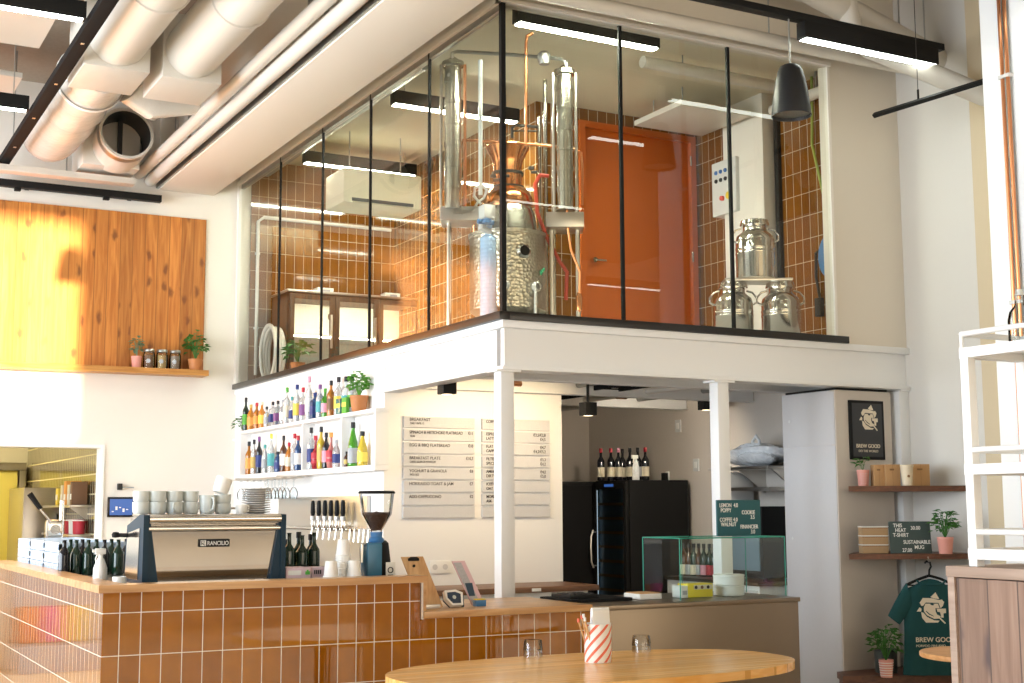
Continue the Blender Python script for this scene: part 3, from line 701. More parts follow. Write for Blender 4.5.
MB().box((3.085, CY-.012, .948), (3.105, 7.53, 1.10)).obj('end_board', 'oak_top', bar)
MB().box((3.073, CY-.016, .905), (3.085, CY+.004, 1.10)).obj('edge_trim', 'brushed', bar)
lo = MB().box((3.087, CY, 0), (4.150, 7.45, .908)).obj('low_counter', 'counter_tile', smooth=False, loc=(3.085, CY, 0)); tag(lo, 'low tiled counter with an oak top right of the tall bar', 'counter')
MB().box((3.087, CY-.025, .908), (4.150, 7.48, LT), .003).obj('worktop', 'oak_top', lo)
ss = MB().box((4.155, CY-.01, 0), (5.68, 7.45, .905), .003).obj('steel_counter', 'stainless', loc=(4.155, CY, 0)); tag(ss, 'brushed stainless steel counter front under the glass display case', 'counter')
MB().box((4.155, CY-.02, .905), (5.69, 7.48, .932), .003).obj('worktop', 'stainless', ss)
# unseen bench added for the grey in the tile reflections, cushions on it
o = MB().box((-3.6, 13.2, 0), (.8, 13.72, .25), .01).obj('reflection_bench', 'reflection_grey', loc=(0, 13.4, 0)); tag(o, 'dark bench added along the back wall for the tile reflections', 'bench')
MB().box((-3.6, 13.6, .252), (.8, 13.72, 1.05), .01).obj('backrest', 'reflection_grey', o)
for x, z, m_, lb in ((.44, .252, 'cushion_pink', 'bright pink cushion on the dark wall bench'), (.66, .252, 'cushion_orange', 'orange cushion on the dark wall bench beside the pink one'), (.25, .252, 'cushion_yellow', 'yellow cushion on the dark wall bench, farthest from the hatch')):
    o = MB().box((x-.09, 13.44, z), (x+.09, 13.58, z+.34), .04).obj('cushion', m_, loc=(x, 13.5, z)); tag(o, lb, 'cushion', 'cushions on the wall bench')

# ------------------------------------------------------------------ espresso machine
MX0, MX1, MY = 1.668, 2.436, 7.10
t = thing('espresso_machine', 'chrome espresso machine with dark blue sides on the tall bar', 'espresso machine', (2.05, 7.3, HT))
zt = 1.472
b = MB(); b.quad((MX0+.03, MY-.01, zt-.06), (MX0+.085, MY+.005, HT+.02), (MX1-.085, MY+.005, HT+.02), (MX1-.03, MY-.01, zt-.06))
b.prism([(0, HT+.02-1.2), (.40, HT+.02-1.2), (.40, zt-1.2-.02), (-.02, zt-1.2-.05)], MX1-MX0-.07, Matrix(((0, 0, 1, MX0+.035), (1, 0, 0, MY+.02), (0, 1, 0, 1.2), (0, 0, 0, 1))))
b.obj('body', 'machine_steel', t, solid=0)
MB().tube([(MX0+.03, MY-.02, zt-.025), (MX1-.03, MY-.02, zt-.025)], .026, 14).tube([(MX0+.03, MY-.012, zt-.075), (MX1-.03, MY-.012, zt-.075)], .016, 12).obj('top_bumper', 'chrome', t)
for s, x in ((1, MX0), (-1, MX1)):
    b = MB()
    poly = [(-.035, zt-.004), (-.03, HT+.006), (.38, HT+.006), (.34, zt-.06), (.05, zt)]
    b.prism([(y, z) for y, z in poly], .028*s, Matrix(((0, 0, 1, x), (1, 0, 0, MY), (0, 1, 0, 0), (0, 0, 0, 1))))
    b.prism([(x+s*.026, HT+.006), (x+s*.085, HT+.006), (x+s*.034, zt-.012), (x+s*.026, zt-.012)], .05, Matrix(((1, 0, 0, 0), (0, 0, -1, MY+.025), (0, 1, 0, 0), (0, 0, 0, 1))))
    b.obj('side_panel', 'machine_blue', t)
    c_ = MB().prism([(.03, zt-.07), (.05, HT+.03), (.34, HT+.03), (.30, zt-.10)], .006, Matrix(((0, 0, 1, x-(.006 if s > 0 else 0)), (1, 0, 0, MY), (0, 1, 0, 0), (0, 0, 0, 1)))); c_.obj('side_cover', 'chrome', t)
tp = MB().box((MX0+.03, MY-.01, zt-.012), (MX1-.03, MY+.36, zt), .004).obj('cup_tray', 'brushed', t)
MB().tube([(MX0+.05, MY+.355, zt+.03), (MX1-.05, MY+.355, zt+.03)], .006, 8).cyl((MX0+.06, MY+.355, zt), (MX0+.06, MY+.355, zt+.03), .005).cyl((MX1-.06, MY+.355, zt), (MX1-.06, MY+.355, zt+.03), .005).obj('cup_rail', 'chrome', t)
bd = MB().box((1.965, MY-.022, 1.300), (2.128, MY-.006, 1.340), .002).obj('nameplate', 'black', t)
text('lettering', 'RANCILIO', .031, 'letter_white', t, (2.006, MY-.023, 1.309), (1, 0, 0), (0, 0, 1), sx=.82, bold=.0002)
b = MB().box((1.971, MY-.024, 1.305), (2.000, MY-.022, 1.335)).obj('nameplate_emblem', 'letter_white', t)
MB().tube([(1.976, MY-.025, 1.309), (1.976, MY-.025, 1.331), (1.990, MY-.025, 1.331), (1.990, MY-.025, 1.321), (1.977, MY-.025, 1.320), (1.994, MY-.025, 1.309)], .0016, 4).obj('nameplate_letter', 'black', t)
for x in (MX0+.07, MX1-.07): MB().cyl((x, MY+.06, HT+.001), (x, MY+.06, HT+.03), .02).cyl((x, MY+.34, HT+.001), (x, MY+.34, HT+.03), .02).obj('foot', 'black', t)
MB().tube([(MX0-.005, MY+.30, 1.36), (MX0-.05, MY+.33, 1.362)], .011).lathe([(.0, 0), (.02, .003), (.022, .02), (.015, .03), (0, .032)], (MX0-.06, MY+.335, 1.347), 12).obj('steam_knob', 'black', t)

# cups, mugs and saucers on the machine
def cup(name, lb, cat, x, y, z, r, h, m_='ceramic', grp=None, handle=None, flip=False):
    prof = [(0, .004), (r*.80, 0), (r*.86, .003), (r*.95, h*.18), (r*.99, h*.6), (r, h), (r*.94, h), (r*.92, h*.6), (r*.85, h*.2), (0, h*.12)]
    if flip: prof = [(a, h-z_) for a, z_ in prof]
    o = MB().lathe(prof, (0, 0, 0), 24).obj(name, m_, local=True); o.location = (x, y, z); tag(o, lb, cat, grp)
    if handle is not None:
        dx, dy = math.cos(handle), math.sin(handle); zz = lambda q: h-q if flip else q
        MB().tube([(dx*r*.95, dy*r*.95, zz(h*.85)), (dx*r*1.35, dy*r*1.35, zz(h*.85)), (dx*r*1.5, dy*r*1.5, zz(h*.55)), (dx*r*1.25, dy*r*1.25, zz(h*.22)), (dx*r*.85, dy*r*.85, zz(h*.22))], .006, 8).obj('handle', m_, o, local=True)
    return o
Gc = 'cups stacked on top of the espresso machine'
cz = zt+.001; ch = .062
def mx(px, y=7.22): return ony(px, 505, y).x
rows = [(141, .045, .064, 0), (157, .050, .064, 0), (174.5, .046, .064, 1), (190.5, .044, .064, 0)]
nm = ['pale grey cup at the far left end of the machine top', 'wide grey cup, second from the left in the bottom row', 'grey cup with its handle showing, bottom row above the nameplate side', 'grey cup, fourth from the left in the bottom row']
up = ['pale grey cup stacked on the far left cup', 'wide grey cup stacked second from the left', 'grey cup stacked third from the left', 'grey cup stacked fourth from the left']
for (px, r, h, hd), a, c in zip(rows, nm, up):
    x = mx(px); cup('coffee_cup', a, 'cup', x, 7.22, cz, r, h, grp=Gc, handle=-1.9 if hd else .9)
    cup('coffee_cup', c, 'cup', x, 7.22, cz+h-.0005, r*.97, h*.9, grp=Gc, handle=.9)
x = mx(206); cup('mug', 'grey mug with handle in the middle of the machine top', 'cup', x, 7.20, cz, .042, .10, grp=Gc, handle=-1.2)
x = mx(222); cup('mug', 'lower grey mug under the tilted white mug', 'cup', x, 7.21, cz, .046, .055, grp=Gc, handle=.8)
cup('mug', 'upper grey mug directly under the tilted white mug', 'cup', x, 7.21, cz+.0545, .046, .050, grp=Gc, handle=.8)
o = cup('mug', 'white mug lying tilted on top of the stacked mugs', 'cup', mx(219), 7.21, cz+.112, .044, .085, 'paper_white', Gc, handle=1.2); o.rotation_euler = (.0, .32, 0)
cup('small_cup', 'little white espresso cup beside the saucer stack', 'cup', mx(238), 7.16, cz, .032, .05, 'paper_white', Gc, handle=.3)
Gs = 'saucers stacked on the espresso machine'
x = mx(256)
for k in range(11):
    o = MB().lathe([(0, .0), (.045, .0), (.050, .003), (.076, .0065), (.080, .0085), (.080, .0115), (.074, .0122), (.05, .008), (0, .007)], (0, 0, 0), 28).obj('saucer', 'ceramic_plate', local=True)
    o.location = (x+random.uniform(-.002, .002), 7.22+random.uniform(-.002, .002), cz+k*.0125)
    tag(o, ('grey saucer, ' + ('lowest' if k == 0 else 'topmost' if k == 10 else ORD[k]+' from the bottom') + ' of the stack on the espresso machine'), 'saucer', Gs)
# ------------------------------------------------------------------ bottles
def bottle(lb, x, y, z, r, h, glass, cap=None, paper=None, shape='wine', group=None, cat='bottle', lab=(.18, .5), nm='bottle', dark_top=None, sx=1.0):
    if shape == 'wine': prof = [(0, .008), (r*.75, 0), (r*.96, .004), (r, .012), (r, h*.58), (r*.94, h*.63), (r*.6, h*.70), (r*.36, h*.76), (r*.32, h*.9), (r*.32, h*.97), (r*.36, h*.975), (r*.36, h), (0, h)]
    elif shape == 'slope': prof = [(0, .008), (r*.75, 0), (r*.96, .004), (r, .012), (r*1.0, h*.40), (r*.88, h*.54), (r*.55, h*.70), (r*.36, h*.82), (r*.32, h*.97), (r*.35, h), (0, h)]
    elif shape == 'squat': prof = [(0, .006), (r*.8, 0), (r*.98, .004), (r, .014), (r, h*.55), (r*.95, h*.62), (r*.62, h*.74), (r*.36, h*.80), (r*.34, h*.98), (r*.40, h), (0, h)]
    elif shape == 'round': prof = [(0, .006), (r*.6, 0), (r*.8, .006), (r, h*.18), (r*1.02, h*.3), (r*.9, h*.45), (r*.5, h*.58), (r*.3, h*.66), (r*.28, h*.97), (r*.33, h), (0, h)]
    elif shape == 'square': prof = [(0, .004), (r*1.0, 0), (r*1.08, .006), (r*1.08, h*.66), (r*.95, h*.72), (r*.4, h*.78), (r*.36, h*.97), (r*.42, h), (0, h)]
    else: prof = [(0, .005), (r*.9, 0), (r, .006), (r, h*.9), (r*.8, h*.97), (r*.5, h), (0, h)]
    n = 4 if shape == 'square' else 16
    M = Matrix.Rotation(PI/4, 4, 'Z') if shape == 'square' else None
    if shape == 'square': prof = [(a*1.25, c) for a, c in prof]
    o = MB().lathe(prof, (0, 0, 0), n, M=M).obj(nm, 'glass_'+glass, local=True, angle=30 if shape == 'square' else 50)
    o.location = (x, y, z); tag(o, lb, cat, group)
    if cap:
        rc = r*.44; MB().lathe([(0, h+.004), (rc*.9, h+.004), (rc, h), (rc, h*.88), (rc*.96, h*.875)], (0, 0, 0), 12).obj('cap', 'paper_'+cap, o, local=True)
    if paper:
        k = 1.385 if shape == 'square' else 1.015
        MB().lathe([(r*k, h*lab[0]), (r*k, h*lab[1])], (0, 0, 0), n, M=M).obj('label', 'paper_'+paper, o, local=True)
    return o

# ------------------------------------------------------------------ white bottle shelf on the bar wall
SXF = X0-.115
sh_y0, sh_y1 = onx(375, 466, SXF).y, onx(239, 470, SXF).y
Zb0, Zb1, Zt0, Zt1 = 1.79, 1.835, 2.245, 2.275
def sy(px, py=450, x=SXF+.055): return onx(px, py, x).y
b = MB()
b.box((SXF, sh_y0, Zb0), (X0-.001, sh_y1, Zb1), .003).box((SXF, onx(343, 416, SXF).y, Zt0), (X0-.001, sh_y1, Zt1), .003)
b.box((SXF, sh_y1-.03, Zb1), (X0-.001, sh_y1, Zt0), .003)
sh = b.obj('bottle_shelf', 'white_paint', loc=(X0, sh_y0, Zb0)); tag(sh, 'long white two tier bottle shelf on the wall below the glazing', 'shelf')
ydiv1, ydiv2 = onx(302, 440, SXF).y, onx(341, 435, SXF).y
for yd in (ydiv1, ydiv2): MB().box((SXF, yd-.012, Zb1), (X0-.001, yd+.012, Zt0), .003).obj('divider', 'white_paint', sh)
MB().box((SXF, sh_y0, Zt0), (X0-.001, onx(343, 416, SXF).y, Zt1), .003).obj('top_board', 'white_paint', sh)
MB().box((SXF, sh_y0, Zb1), (X0-.001, sh_y0+.025, Zt0), .003).obj('end_board', 'white_paint', sh)
def zt(px, py): return onx(px, py, SXF+.055).z
# top tier: px, top y, radius, glass, cap, paper, shape, words
top = [(246, 398, .034, 'dark_green', 'black', 'green', 'wine', 'dark green bottle'), (251, 405, .036, 'orange', 'gold', 'orange', 'squat', 'orange bottle'), (257, 403, .034, 'amber', 'red', 'orange', 'wine', 'amber bottle with a rust label'),
       (262, 402, .034, 'orange', 'cream', 'yellow', 'wine', 'orange bottle with a pale cap'), (267, 407, .03, 'clear', 'black', 'grey', 'wine', 'clear bottle with a dark cap'), (273, 402, .034, 'clear', 'black', 'navy', 'square', 'clear square bottle with a navy label'),
       (278, 401, .034, 'clear', 'black', 'purple', 'square', 'clear square bottle with a purple label'), (283, 400, .034, 'clear', 'grey', 'white', 'wine', 'clear bottle with a white label'), (287, 388, .034, 'clear', 'green', 'cream', 'wine', 'tall clear bottle with an olive cap'),
       (292, 397, .03, 'clear', 'teal', 'navy', 'squat', 'small clear bottle with a navy label'), (297, 385, .036, 'clear', 'navy', 'yellow', 'wine', 'clear bottle with a blue cap and yellow label'), (303, 388, .036, 'clear', 'red', 'purple', 'wine', 'clear bottle with a red cap'),
       (309, 377, .036, 'clear', 'pink', 'white', 'wine', 'tall clear bottle with a pink cap'), (315, 393, .038, 'blue', 'navy', 'navy', 'square', 'dark blue bottle'), (320, 385, .036, 'clear', 'purple', 'teal', 'wine', 'clear bottle with a purple cap'),
       (325, 389, .034, 'green', 'green', 'pink', 'wine', 'light green bottle with a pink label'), (331, 381, .036, 'amber', 'black', 'brown', 'wine', 'tall amber bottle with a black cap'), (338.5, 377.5, .040, 'clear', 'black', 'yellow', 'wine', 'tall clear black-capped bottle with yellow label'),
       (346, 377, .040, 'clear', 'black', 'teal', 'wine', 'tall clear black-capped bottle with teal label'), (352, 377, .040, 'clear', 'black', 'green', 'wine', 'tall clear black-capped bottle with green label')]
Gt = 'bottles on the top tier of the white shelf'
for k, (px, py, r, gl, cp, pa_, shp, wd) in enumerate(top):
    bx = SXF+.073 if k > 16 else SXF+.055+(.008 if k % 2 else -.008); y = sy(px, 405, bx); h = onx(px, py, bx).z-(Zt1+.001); h = max(.16, min(h, .42))
    bottle('%s, %s from the left, top shelf tier' % (wd, ORD[k]), bx, y, Zt1+.001, r, h, gl, cp, pa_, shp, Gt)
low = [(243, 455, .032, 'brown', 'red', 'purple', 'squat', 'small dark red bottle'), (249, 442, .036, 'amber', 'black', 'orange', 'wine', 'amber bottle with an orange label'), (254, 440, .033, 'clear', 'black', 'gold', 'wine', 'clear bottle with a gold label'),
       (259, 437, .033, 'black', 'purple', 'navy', 'wine', 'black bottle with a purple cap'), (265, 445, .033, 'clear', 'teal', 'grey', 'squat', 'clear bottle with a grey label'), (271, 434, .034, 'clear', 'yellow', 'teal', 'wine', 'pale bottle with a yellow cap'),
       (278, 452, .036, 'blue', 'black', 'navy', 'squat', 'dark blue squat bottle'), (283.5, 436, .034, 'brown', 'black', 'white', 'wine', 'tall dark brown bottle with a white label'), (289, 443, .034, 'amber', 'red', 'cream', 'squat', 'amber bottle with a cream label'),
       (294.5, 434, .036, 'clear', 'red', 'grey', 'wine', 'clear bottle with a red top'), (298, 436, .034, 'blue', 'red', 'white', 'wine', 'dark bottle with a red cap'), (306, 439, .036, 'brown', 'red', 'purple', 'squat', 'dark red bottle beside the divider'),
       (311, 428, .036, 'clear', 'black', 'navy', 'wine', 'clear bottle with a black cap'), (315.5, 436, .038, 'red', 'red', 'red', 'round', 'bright red bottle'), (321, 427, .036, 'yellow', 'black', 'gold', 'wine', 'yellow bottle with a black cap'),
       (326, 433, .036, 'black', 'black', 'pink', 'wine', 'black bottle with a pink label'), (331, 433, .040, 'pink', 'orange', 'red', 'round', 'pink bottle with a red label'), (336.3, 440, .034, 'clear', 'grey', 'navy', 'squat', 'clear bottle with a dark label'),
       (346.5, 452, .026, 'brown', 'black', 'gold', 'squat', 'small brown bottle in the right compartment')]
Gl = 'bottles on the lower tier of the white shelf'
for k, (px, py, r, gl, cp, pa_, shp, wd) in enumerate(low):
    bx = SXF+.055+(.008 if k % 2 else -.008); y = sy(px, 455, bx); h = onx(px, py, bx).z-(Zb1+.001); h = max(.12, min(h, Zt0-Zb1-.02))
    bottle('%s, %s from the left, lower shelf tier' % (wd, ORD[k]), bx, y, Zb1+.001, r, h, gl, cp, pa_, shp, Gl)
bottle('bright green bottle with a grey label in the right compartment', SXF+.055, sy(353), Zb1+.001, .043, onx(352, 423, SXF+.055).z-Zb1, 'green', 'black', 'grey', 'slope', Gl, lab=(.08, .42))
bottle('yellow bottle with a round mark at the right end of the lower tier', SXF+.055, sy(362.5), Zb1+.001, .043, onx(362, 432, SXF+.055).z-Zb1, 'yellow', 'black', 'yellow', 'slope', Gl, lab=(.12, .40))
for k, (px, m_, lb) in enumerate(((337.5, 'glass_teal', 'teal and yellow gift box among the bottles left of the plant'), (343.5, 'paper_green', 'green and yellow box right beside the potted plant'))):
    y = sy(px, 405, SXF); o = MB().box((SXF+.003, y-.05, Zt1+.001), (SXF+.031, y+.05, Zt1+.13), .003).obj('gift_box', m_, loc=(SXF, y, Zt1)); tag(o, lb, 'box', 'boxes on the bottle shelf')
    MB().box((SXF+.001, y-.045, Zt1+.055), (SXF+.003, y+.045, Zt1+.09)).obj('label', 'paper_yellow', o)

def potted(name, lb, at, r, h, pot, leafm, ph, spread, n, leaf, seed, cat='potted plant', grp=None, rim=True, w=.45, dots=False, droop=.4):
    x, y, z = at
    t = thing(name, lb, cat, at, grp)
    prof = [(0, 0), (r*.78, 0), (r*.8, .003), (r*.97, h*.85), (r*.99, h*.85) if rim else (r*.98, h*.86), (r*1.03 if rim else r, h*.87), (r*1.03 if rim else r, h), (r*.93, h), (r*.9, h*.88)]
    p = MB().lathe([(a, c+z) for a, c in prof], (x, y, 0), 24).obj('pot', pot, t)
    MB().lathe([(0, h*.9+z), (r*.92, h*.88+z)], (x, y, 0), 20).obj('soil', 'soil', t)
    f = MB(); foliage(f, (x, y, z+h*.9), ph, spread, n, leaf, seed, w=w, droop=droop); f.obj('foliage', leafm, t, smooth=False)
    return t, p
y = onx(362, 405, SXF+.055).y
potted('potted_herb', 'bright green herb in a terracotta pot at the right end of the shelf', (SXF+.03, y, Zt1+.001), .074, .125, 'terracotta', 'leaf_bright', .24, .08, 70, .06, 5, grp='potted plants')
y = sh_y1
o = MB().box((SXF+.005, sh_y1+.002, Zt0-.06), (X0-.001, min(sh_y1+.25, YB-.01), Zt0-.04), .003).obj('small_shelf', 'white_paint', loc=(X0, y, Zt0)); tag(o, 'small white ledge left of the bottle shelf', 'shelf')
potted('potted_herb', 'small leafy plant in a grey pot at the left end of the bottle shelf', (SXF+.058, sh_y1+.10, Zt0-.039), .05, .09, 'panel_grey', 'leaf', .17, .07, 40, .05, 6, grp='potted plants')

# ------------------------------------------------------------------ tap wall, glasses
ta, tb = onx(371, 500, X0).y, onx(282, 500, X0).y
tp0 = MB().box((X0-.035, ta, .92), (X0-.001, tb, 1.60), .004).obj('beer_tap_wall', 'brushed', loc=(X0, ta, .92)); tag(tp0, 'brushed steel tap wall with a row of black beer tap handles', 'beer taps')
MB().cyl((X0-.075, ta+.02, 1.33), (X0-.075, tb-.02, 1.33), .018, 10).obj('beer_line', 'chrome', tp0)
for k in range(6):
    y = onx(313+k*6.0, 505, X0-.1).y
    q = MB().cyl((X0-.03, y, 1.345), (X0-.11, y, 1.345), .014).cyl((X0-.10, y, 1.345), (X0-.115, y, 1.24), .010).lathe([(.016, 0), (.02, .03), (.016, .06)], (X0-.1, y, 1.335), 12).obj('beer_tap', 'chrome', tp0)
    MB().lathe([(.0, 1.435), (.014, 1.435), (.021, 1.46), (.018, 1.545), (.013, 1.565), (0, 1.567)], (X0-.1, y, 0), 12).obj('tap_handle', 'black', q)
    MB().lathe([(0, 1.40), (.022, 1.40), (.022, 1.434), (0, 1.4345)], (X0-.1, y, 0), 12).obj('tap_badge', 'paper_white', q)
for k in range(5):
    y = onx(350+k*4.6, 505, X0-.1).y
    MB().cyl((X0-.03, y, 1.33), (X0-.10, y, 1.33), .012).cyl((X0-.095, y, 1.33), (X0-.105, y, 1.23), .009).obj('spout', 'chrome', tp0)
MB().box((X0-.16, ta, .90), (X0-.001, tb, .92), .004).obj('drip_tray', 'brushed', tp0)
# hanging rack with glasses, left of the taps
ga, gb = onx(292, 500, X0-.2).y, onx(243, 500, X0-.2).y
rk = MB(); 
for x in (X0-.10, X0-.16, X0-.24, X0-.30): rk.box((x-.006, ga, 1.765), (x+.006, gb, 1.775))
for y in (ga+.1, gb-.1): rk.box((X0-.31, y-.01, 1.775), (X0-.05, y+.01, 1.79))
rk = rk.obj('glass_rack', 'brushed', loc=(X0-.2, ga, 1.77)); tag(rk, 'steel rack under the bottle shelf holding hanging wine glasses', 'glass rack')
for k in range(14):
    y = ga+.06+(gb-ga-.12)*k/13; x = X0-.13 if k % 2 else X0-.27
    pr = [(.032, 0), (.031, -.003), (.006, -.008), (.005, -.075), (.02, -.085), (.036, -.115), (.038, -.14), (.030, -.18), (.029, -.18), (.036, -.14), (.034, -.115), (.018, -.088), (0, -.085)]
    o = MB().lathe(pr, (0, 0, 0), 18).obj('wine_glass', 'clear_glass', local=True); o.location = (x, y, 1.765)
    tag(o, 'wine glass hanging upside down, %s from the right in the rack under the shelf' % ORD[k], 'wine glass', 'wine glasses hanging in the rack')
bk = MB().box((X0-.62, 9.9, .0), (X0-.002, 13.7, .88), .004).obj('back_counter', 'white_paint', loc=(X0-.3, 10.2, 0)); tag(bk, 'white back counter below the tap wall', 'counter')
MB().box((X0-.66, 9.87, .88), (X0-.002, 13.72, .90), .003).obj('worktop', 'stainless', bk)
# things standing behind and beside the machine
Gd = 'dark wine bottles right of the espresso machine'
for k, (px, dy, r, h) in enumerate(((284, .1, .033, .24), (289, 0, .034, .285), (296, .1, .034, .285), (302, 0, .034, .27), (308, .1, .034, .27), (314, 0, .033, .285))):
    x = ony(px, 560, 7.38+dy).x; bottle('dark wine bottle, %s from the left right of the espresso machine' % ORD[k], x, 7.38+dy if dy < .07 else 7.44, HT+.001, r, h*.90, 'dark_green' if k < 5 else 'dark_green', None if k % 2 else 'black', None, 'wine', Gd, nm='wine_bottle')
o = MB().box((2.445, 7.08, HT+.0005), (2.585, 7.24, HT+.075), .003).obj('tea_box', 'box_pink', loc=(2.5, 7.15, HT)); tag(o, 'pinkish white box on the bar right of the espresso machine', 'box', 'boxes on the tall bar')
MB().box((2.455, 7.078, HT+.035), (2.53, 7.08, HT+.06)).obj('label', 'paper_white', o)
o = MB().box((2.60, 7.10, HT+.0005), (2.74, 7.24, HT+.072), .003).obj('tea_box', 'box_pink', loc=(2.7, 7.15, HT)); tag(o, 'white box with dark lettering behind the paper cups', 'box', 'boxes on the tall bar')
for k in range(4): MB().box((2.612+k*.011, 7.098, HT+.036), (2.619+k*.011, 7.1, HT+.058)).obj('lettering', 'ink', o)
MB().prism([(0, 0), (.026, 0), (.026, .018), (.018, .018), (.018, .026), (.008, .026), (.008, .018), (0, .018)], .002, frame((2.553, 7.077, HT+.036), (1, 0, 0), (0, 0, 1))).obj('logo', 'box_green', bpy.data.objects['tea_box'])
Gp = 'white paper cups stacked upside down on the bar'
for bx, cnt, wd in ((343, 12, 'tall'), (331, 3, 'short left'), (354, 3, 'short right')):
    x = ony(bx, 570, 6.95 if cnt > 5 else 6.88).x; y = 6.95 if cnt > 5 else 6.88
    for k in range(cnt):
        o = MB().lathe([(.041, 0), (.043, .002), (.043, .007), (.040, .009), (.031, .088), (0, .088), ], (0, 0, 0), 24).obj('paper_cup', 'paper_white', local=True); o.location = (x, y, HT+.001+k*.0125)
        tag(o, 'white paper cup, %s in the %s stack on the bar' % ('lowest' if k == 0 else 'topmost' if k == cnt-1 else ORD[k]+' from the bottom', wd), 'paper cup', Gp)
# grinder
gx = ony(377.5, 570, 7.0).x; gy = 7.02
t = thing('coffee_grinder', 'coffee grinder with a funnel hopper of dark beans on the bar', 'coffee grinder', (gx, gy, HT))
MB().lathe([(.0, HT), (.088, HT), (.088, HT+.015), (.080, HT+.03), (.060, HT+.20), (.045, HT+.215), (0, HT+.215)], (gx+.018, gy+.02, 0), 24).obj('body', 'black', t)
MB().box((gx-.088, gy-.09, HT), (gx+.0, gy+.02, HT+.205), .012).obj('front_cover', 'grinder_blue', t)
MB().tube([(gx-.085, gy-.06, HT+.20), (gx-.115, gy-.07, HT+.195), (gx-.118, gy-.07, HT+.10)], .010, 8).obj('fork', 'brushed', t)
MB().lathe([(.04, HT+.20), (.045, HT+.22), (.032, HT+.235), (.034, HT+.262), (0, HT+.262)], (gx+.0, gy, 0), 20).obj('collar', 'blue_plastic', t)
MB().lathe([(.030, HT+.262), (.034, HT+.275), (.085, HT+.36), (.098, HT+.475)], (gx, gy, 0), 32).obj('hopper', 'clear_glass', t)
MB().lathe([(0, HT+.272), (.029, HT+.272), (.078, HT+.358), (.070, HT+.372), (.03, HT+.366), (0, HT+.378)], (gx, gy, 0), 28).obj('coffee_beans', 'beans', t)
MB().lathe([(0, HT+.492), (.095, HT+.490), (.103, HT+.484), (.103, HT+.475), (0, HT+.475)], (gx, gy, 0), 32).obj('lid', 'black_matte', t)
lbp = MB().box((gx+.022, gy-.088, HT+.015), (gx+.078, gy-.084, HT+.098), .001).obj('label', 'label_white', t)
MB().lathe([(.012, 0), (.017, .0), (.017, .003), (.012, .003)], (0, 0, 0), 20, M=frame((gx+.048, gy-.0885, HT+.055), (1, 0, 0), (0, 0, 1))).box((gx+.034, gy-.0892, HT+.026), (gx+.064, gy-.088, HT+.030)).obj('label_print', 'ink', lbp)

# left arm of the bar: glass racks, bottles, spray bottle, juice press
for k in range(9):
    lv_ = ['bottom', 'middle', 'top'][k % 3]; lb = 'pale blue glass washing rack, %s of the pile %s' % (lv_, ['beside the dark bottles', 'in the middle', 'nearest the hatch'][k//3])
    x0, x1, y0, y1 = 1.525, 1.93, 8.62+.54*(k//3), 9.12+.54*(k//3); z = HT+.001+.066*(k % 3)
    b = MB(); b.box((x0, y0, z), (x1, y1, z+.006))
    for zz in (z+.006, z+.050): b.box((x0, y0, zz), (x1, y0+.01, zz+.010)).box((x0, y1-.01, zz), (x1, y1, zz+.010)).box((x0, y0+.01, zz), (x0+.01, y1-.01, zz+.010)).box((x1-.01, y0+.01, zz), (x1, y1-.01, zz+.010))
    b.box((x0+.012, y0+.012, z+.006), (x1-.012, y0+.018, z+.06)).box((x0+.012, y1-.018, z+.006), (x1-.012, y1-.012, z+.06)).box((x0+.012, y0+.018, z+.006), (x0+.018, y1-.018, z+.06)).box((x1-.018, y0+.018, z+.006), (x1-.012, y1-.018, z+.06))
    for i in range(9):
        q = i/8
        for (px_, py_) in ((x0+(x1-x0-.02)*q, y0), (x0+(x1-x0-.02)*q, y1-.008), (x0, y0+(y1-y0-.02)*q), (x1-.008, y0+(y1-y0-.02)*q)): b.box((px_, py_, z+.016), (px_+.02 if py_ in (y0, y1-.008) else px_+.008, py_+.008 if py_ in (y0, y1-.008) else py_+.02, z+.050))
    o = b.obj('glass_crate', 'blue_rack', loc=(x0, y0, z)); tag(o, lb, 'glass rack', 'glass washing racks on the bar')
Gb = 'dark bottles at the left end of the bar'
for k, (px, y, r) in enumerate(((64, 8.40, .034), (70, 8.58, .034), (76, 8.42, .034), (82, 8.59, .034), (88, 8.40, .034), (96, 8.58, .034), (104, 8.38, .034), (111, 8.56, .034), (118, 8.36, .034), (126, 8.54, .034))):
    x = ony(px, 560, y).x; bottle('dark bottle, %s from the left beside the glass racks' % ORD[k], x, y, HT+.001, r, .212, 'dark_green' if k % 3 else 'black', None, None, 'squat', Gb)
sp_ = ony(100, 577, 7.42)
t = thing('spray_bottle', 'white spray bottle standing on the bar left of the espresso machine', 'spray bottle', (sp_.x, 7.42, HT), 'spray bottles')
x, y = sp_.x, 7.42
MB().lathe([(0, HT+.001), (.036, HT+.001), (.038, HT+.01), (.036, HT+.075), (.020, HT+.115), (.013, HT+.125), (.013, HT+.14), (0, HT+.14)], (x, y, 0), 18).obj('bottle_body', 'paper_white', t)
MB().box((x-.030, y-.012, HT+.14), (x+.026, y+.012, HT+.168), .005).box((x-.042, y-.007, HT+.15), (x-.028, y+.007, HT+.164)).tube([(x-.016, y, HT+.142), (x-.026, y, HT+.115), (x-.022, y, HT+.105)], .004, 6).obj('spray_head', 'paper_white', t)
cup('small_cup', 'small white cup on the bar between spray bottle and machine', 'cup', 1.565, 7.12, HT+.001, .034, .05, 'paper_white')
jx, jy = ony(54, 530, 10.32).x, 10.32
bpy.data.objects['spray_bottle'].scale = (1, 1, 1.12)
t = thing('juice_press', 'chrome lever juice press behind the blue glass racks', 'juice press', (jx, jy, HT))
MB().lathe([(0, HT), (.09, HT), (.09, HT+.02), (.03, HT+.03), (.03, HT+.2), (0, HT+.2)], (jx, jy, 0), 20).obj('base', 'chrome', t)
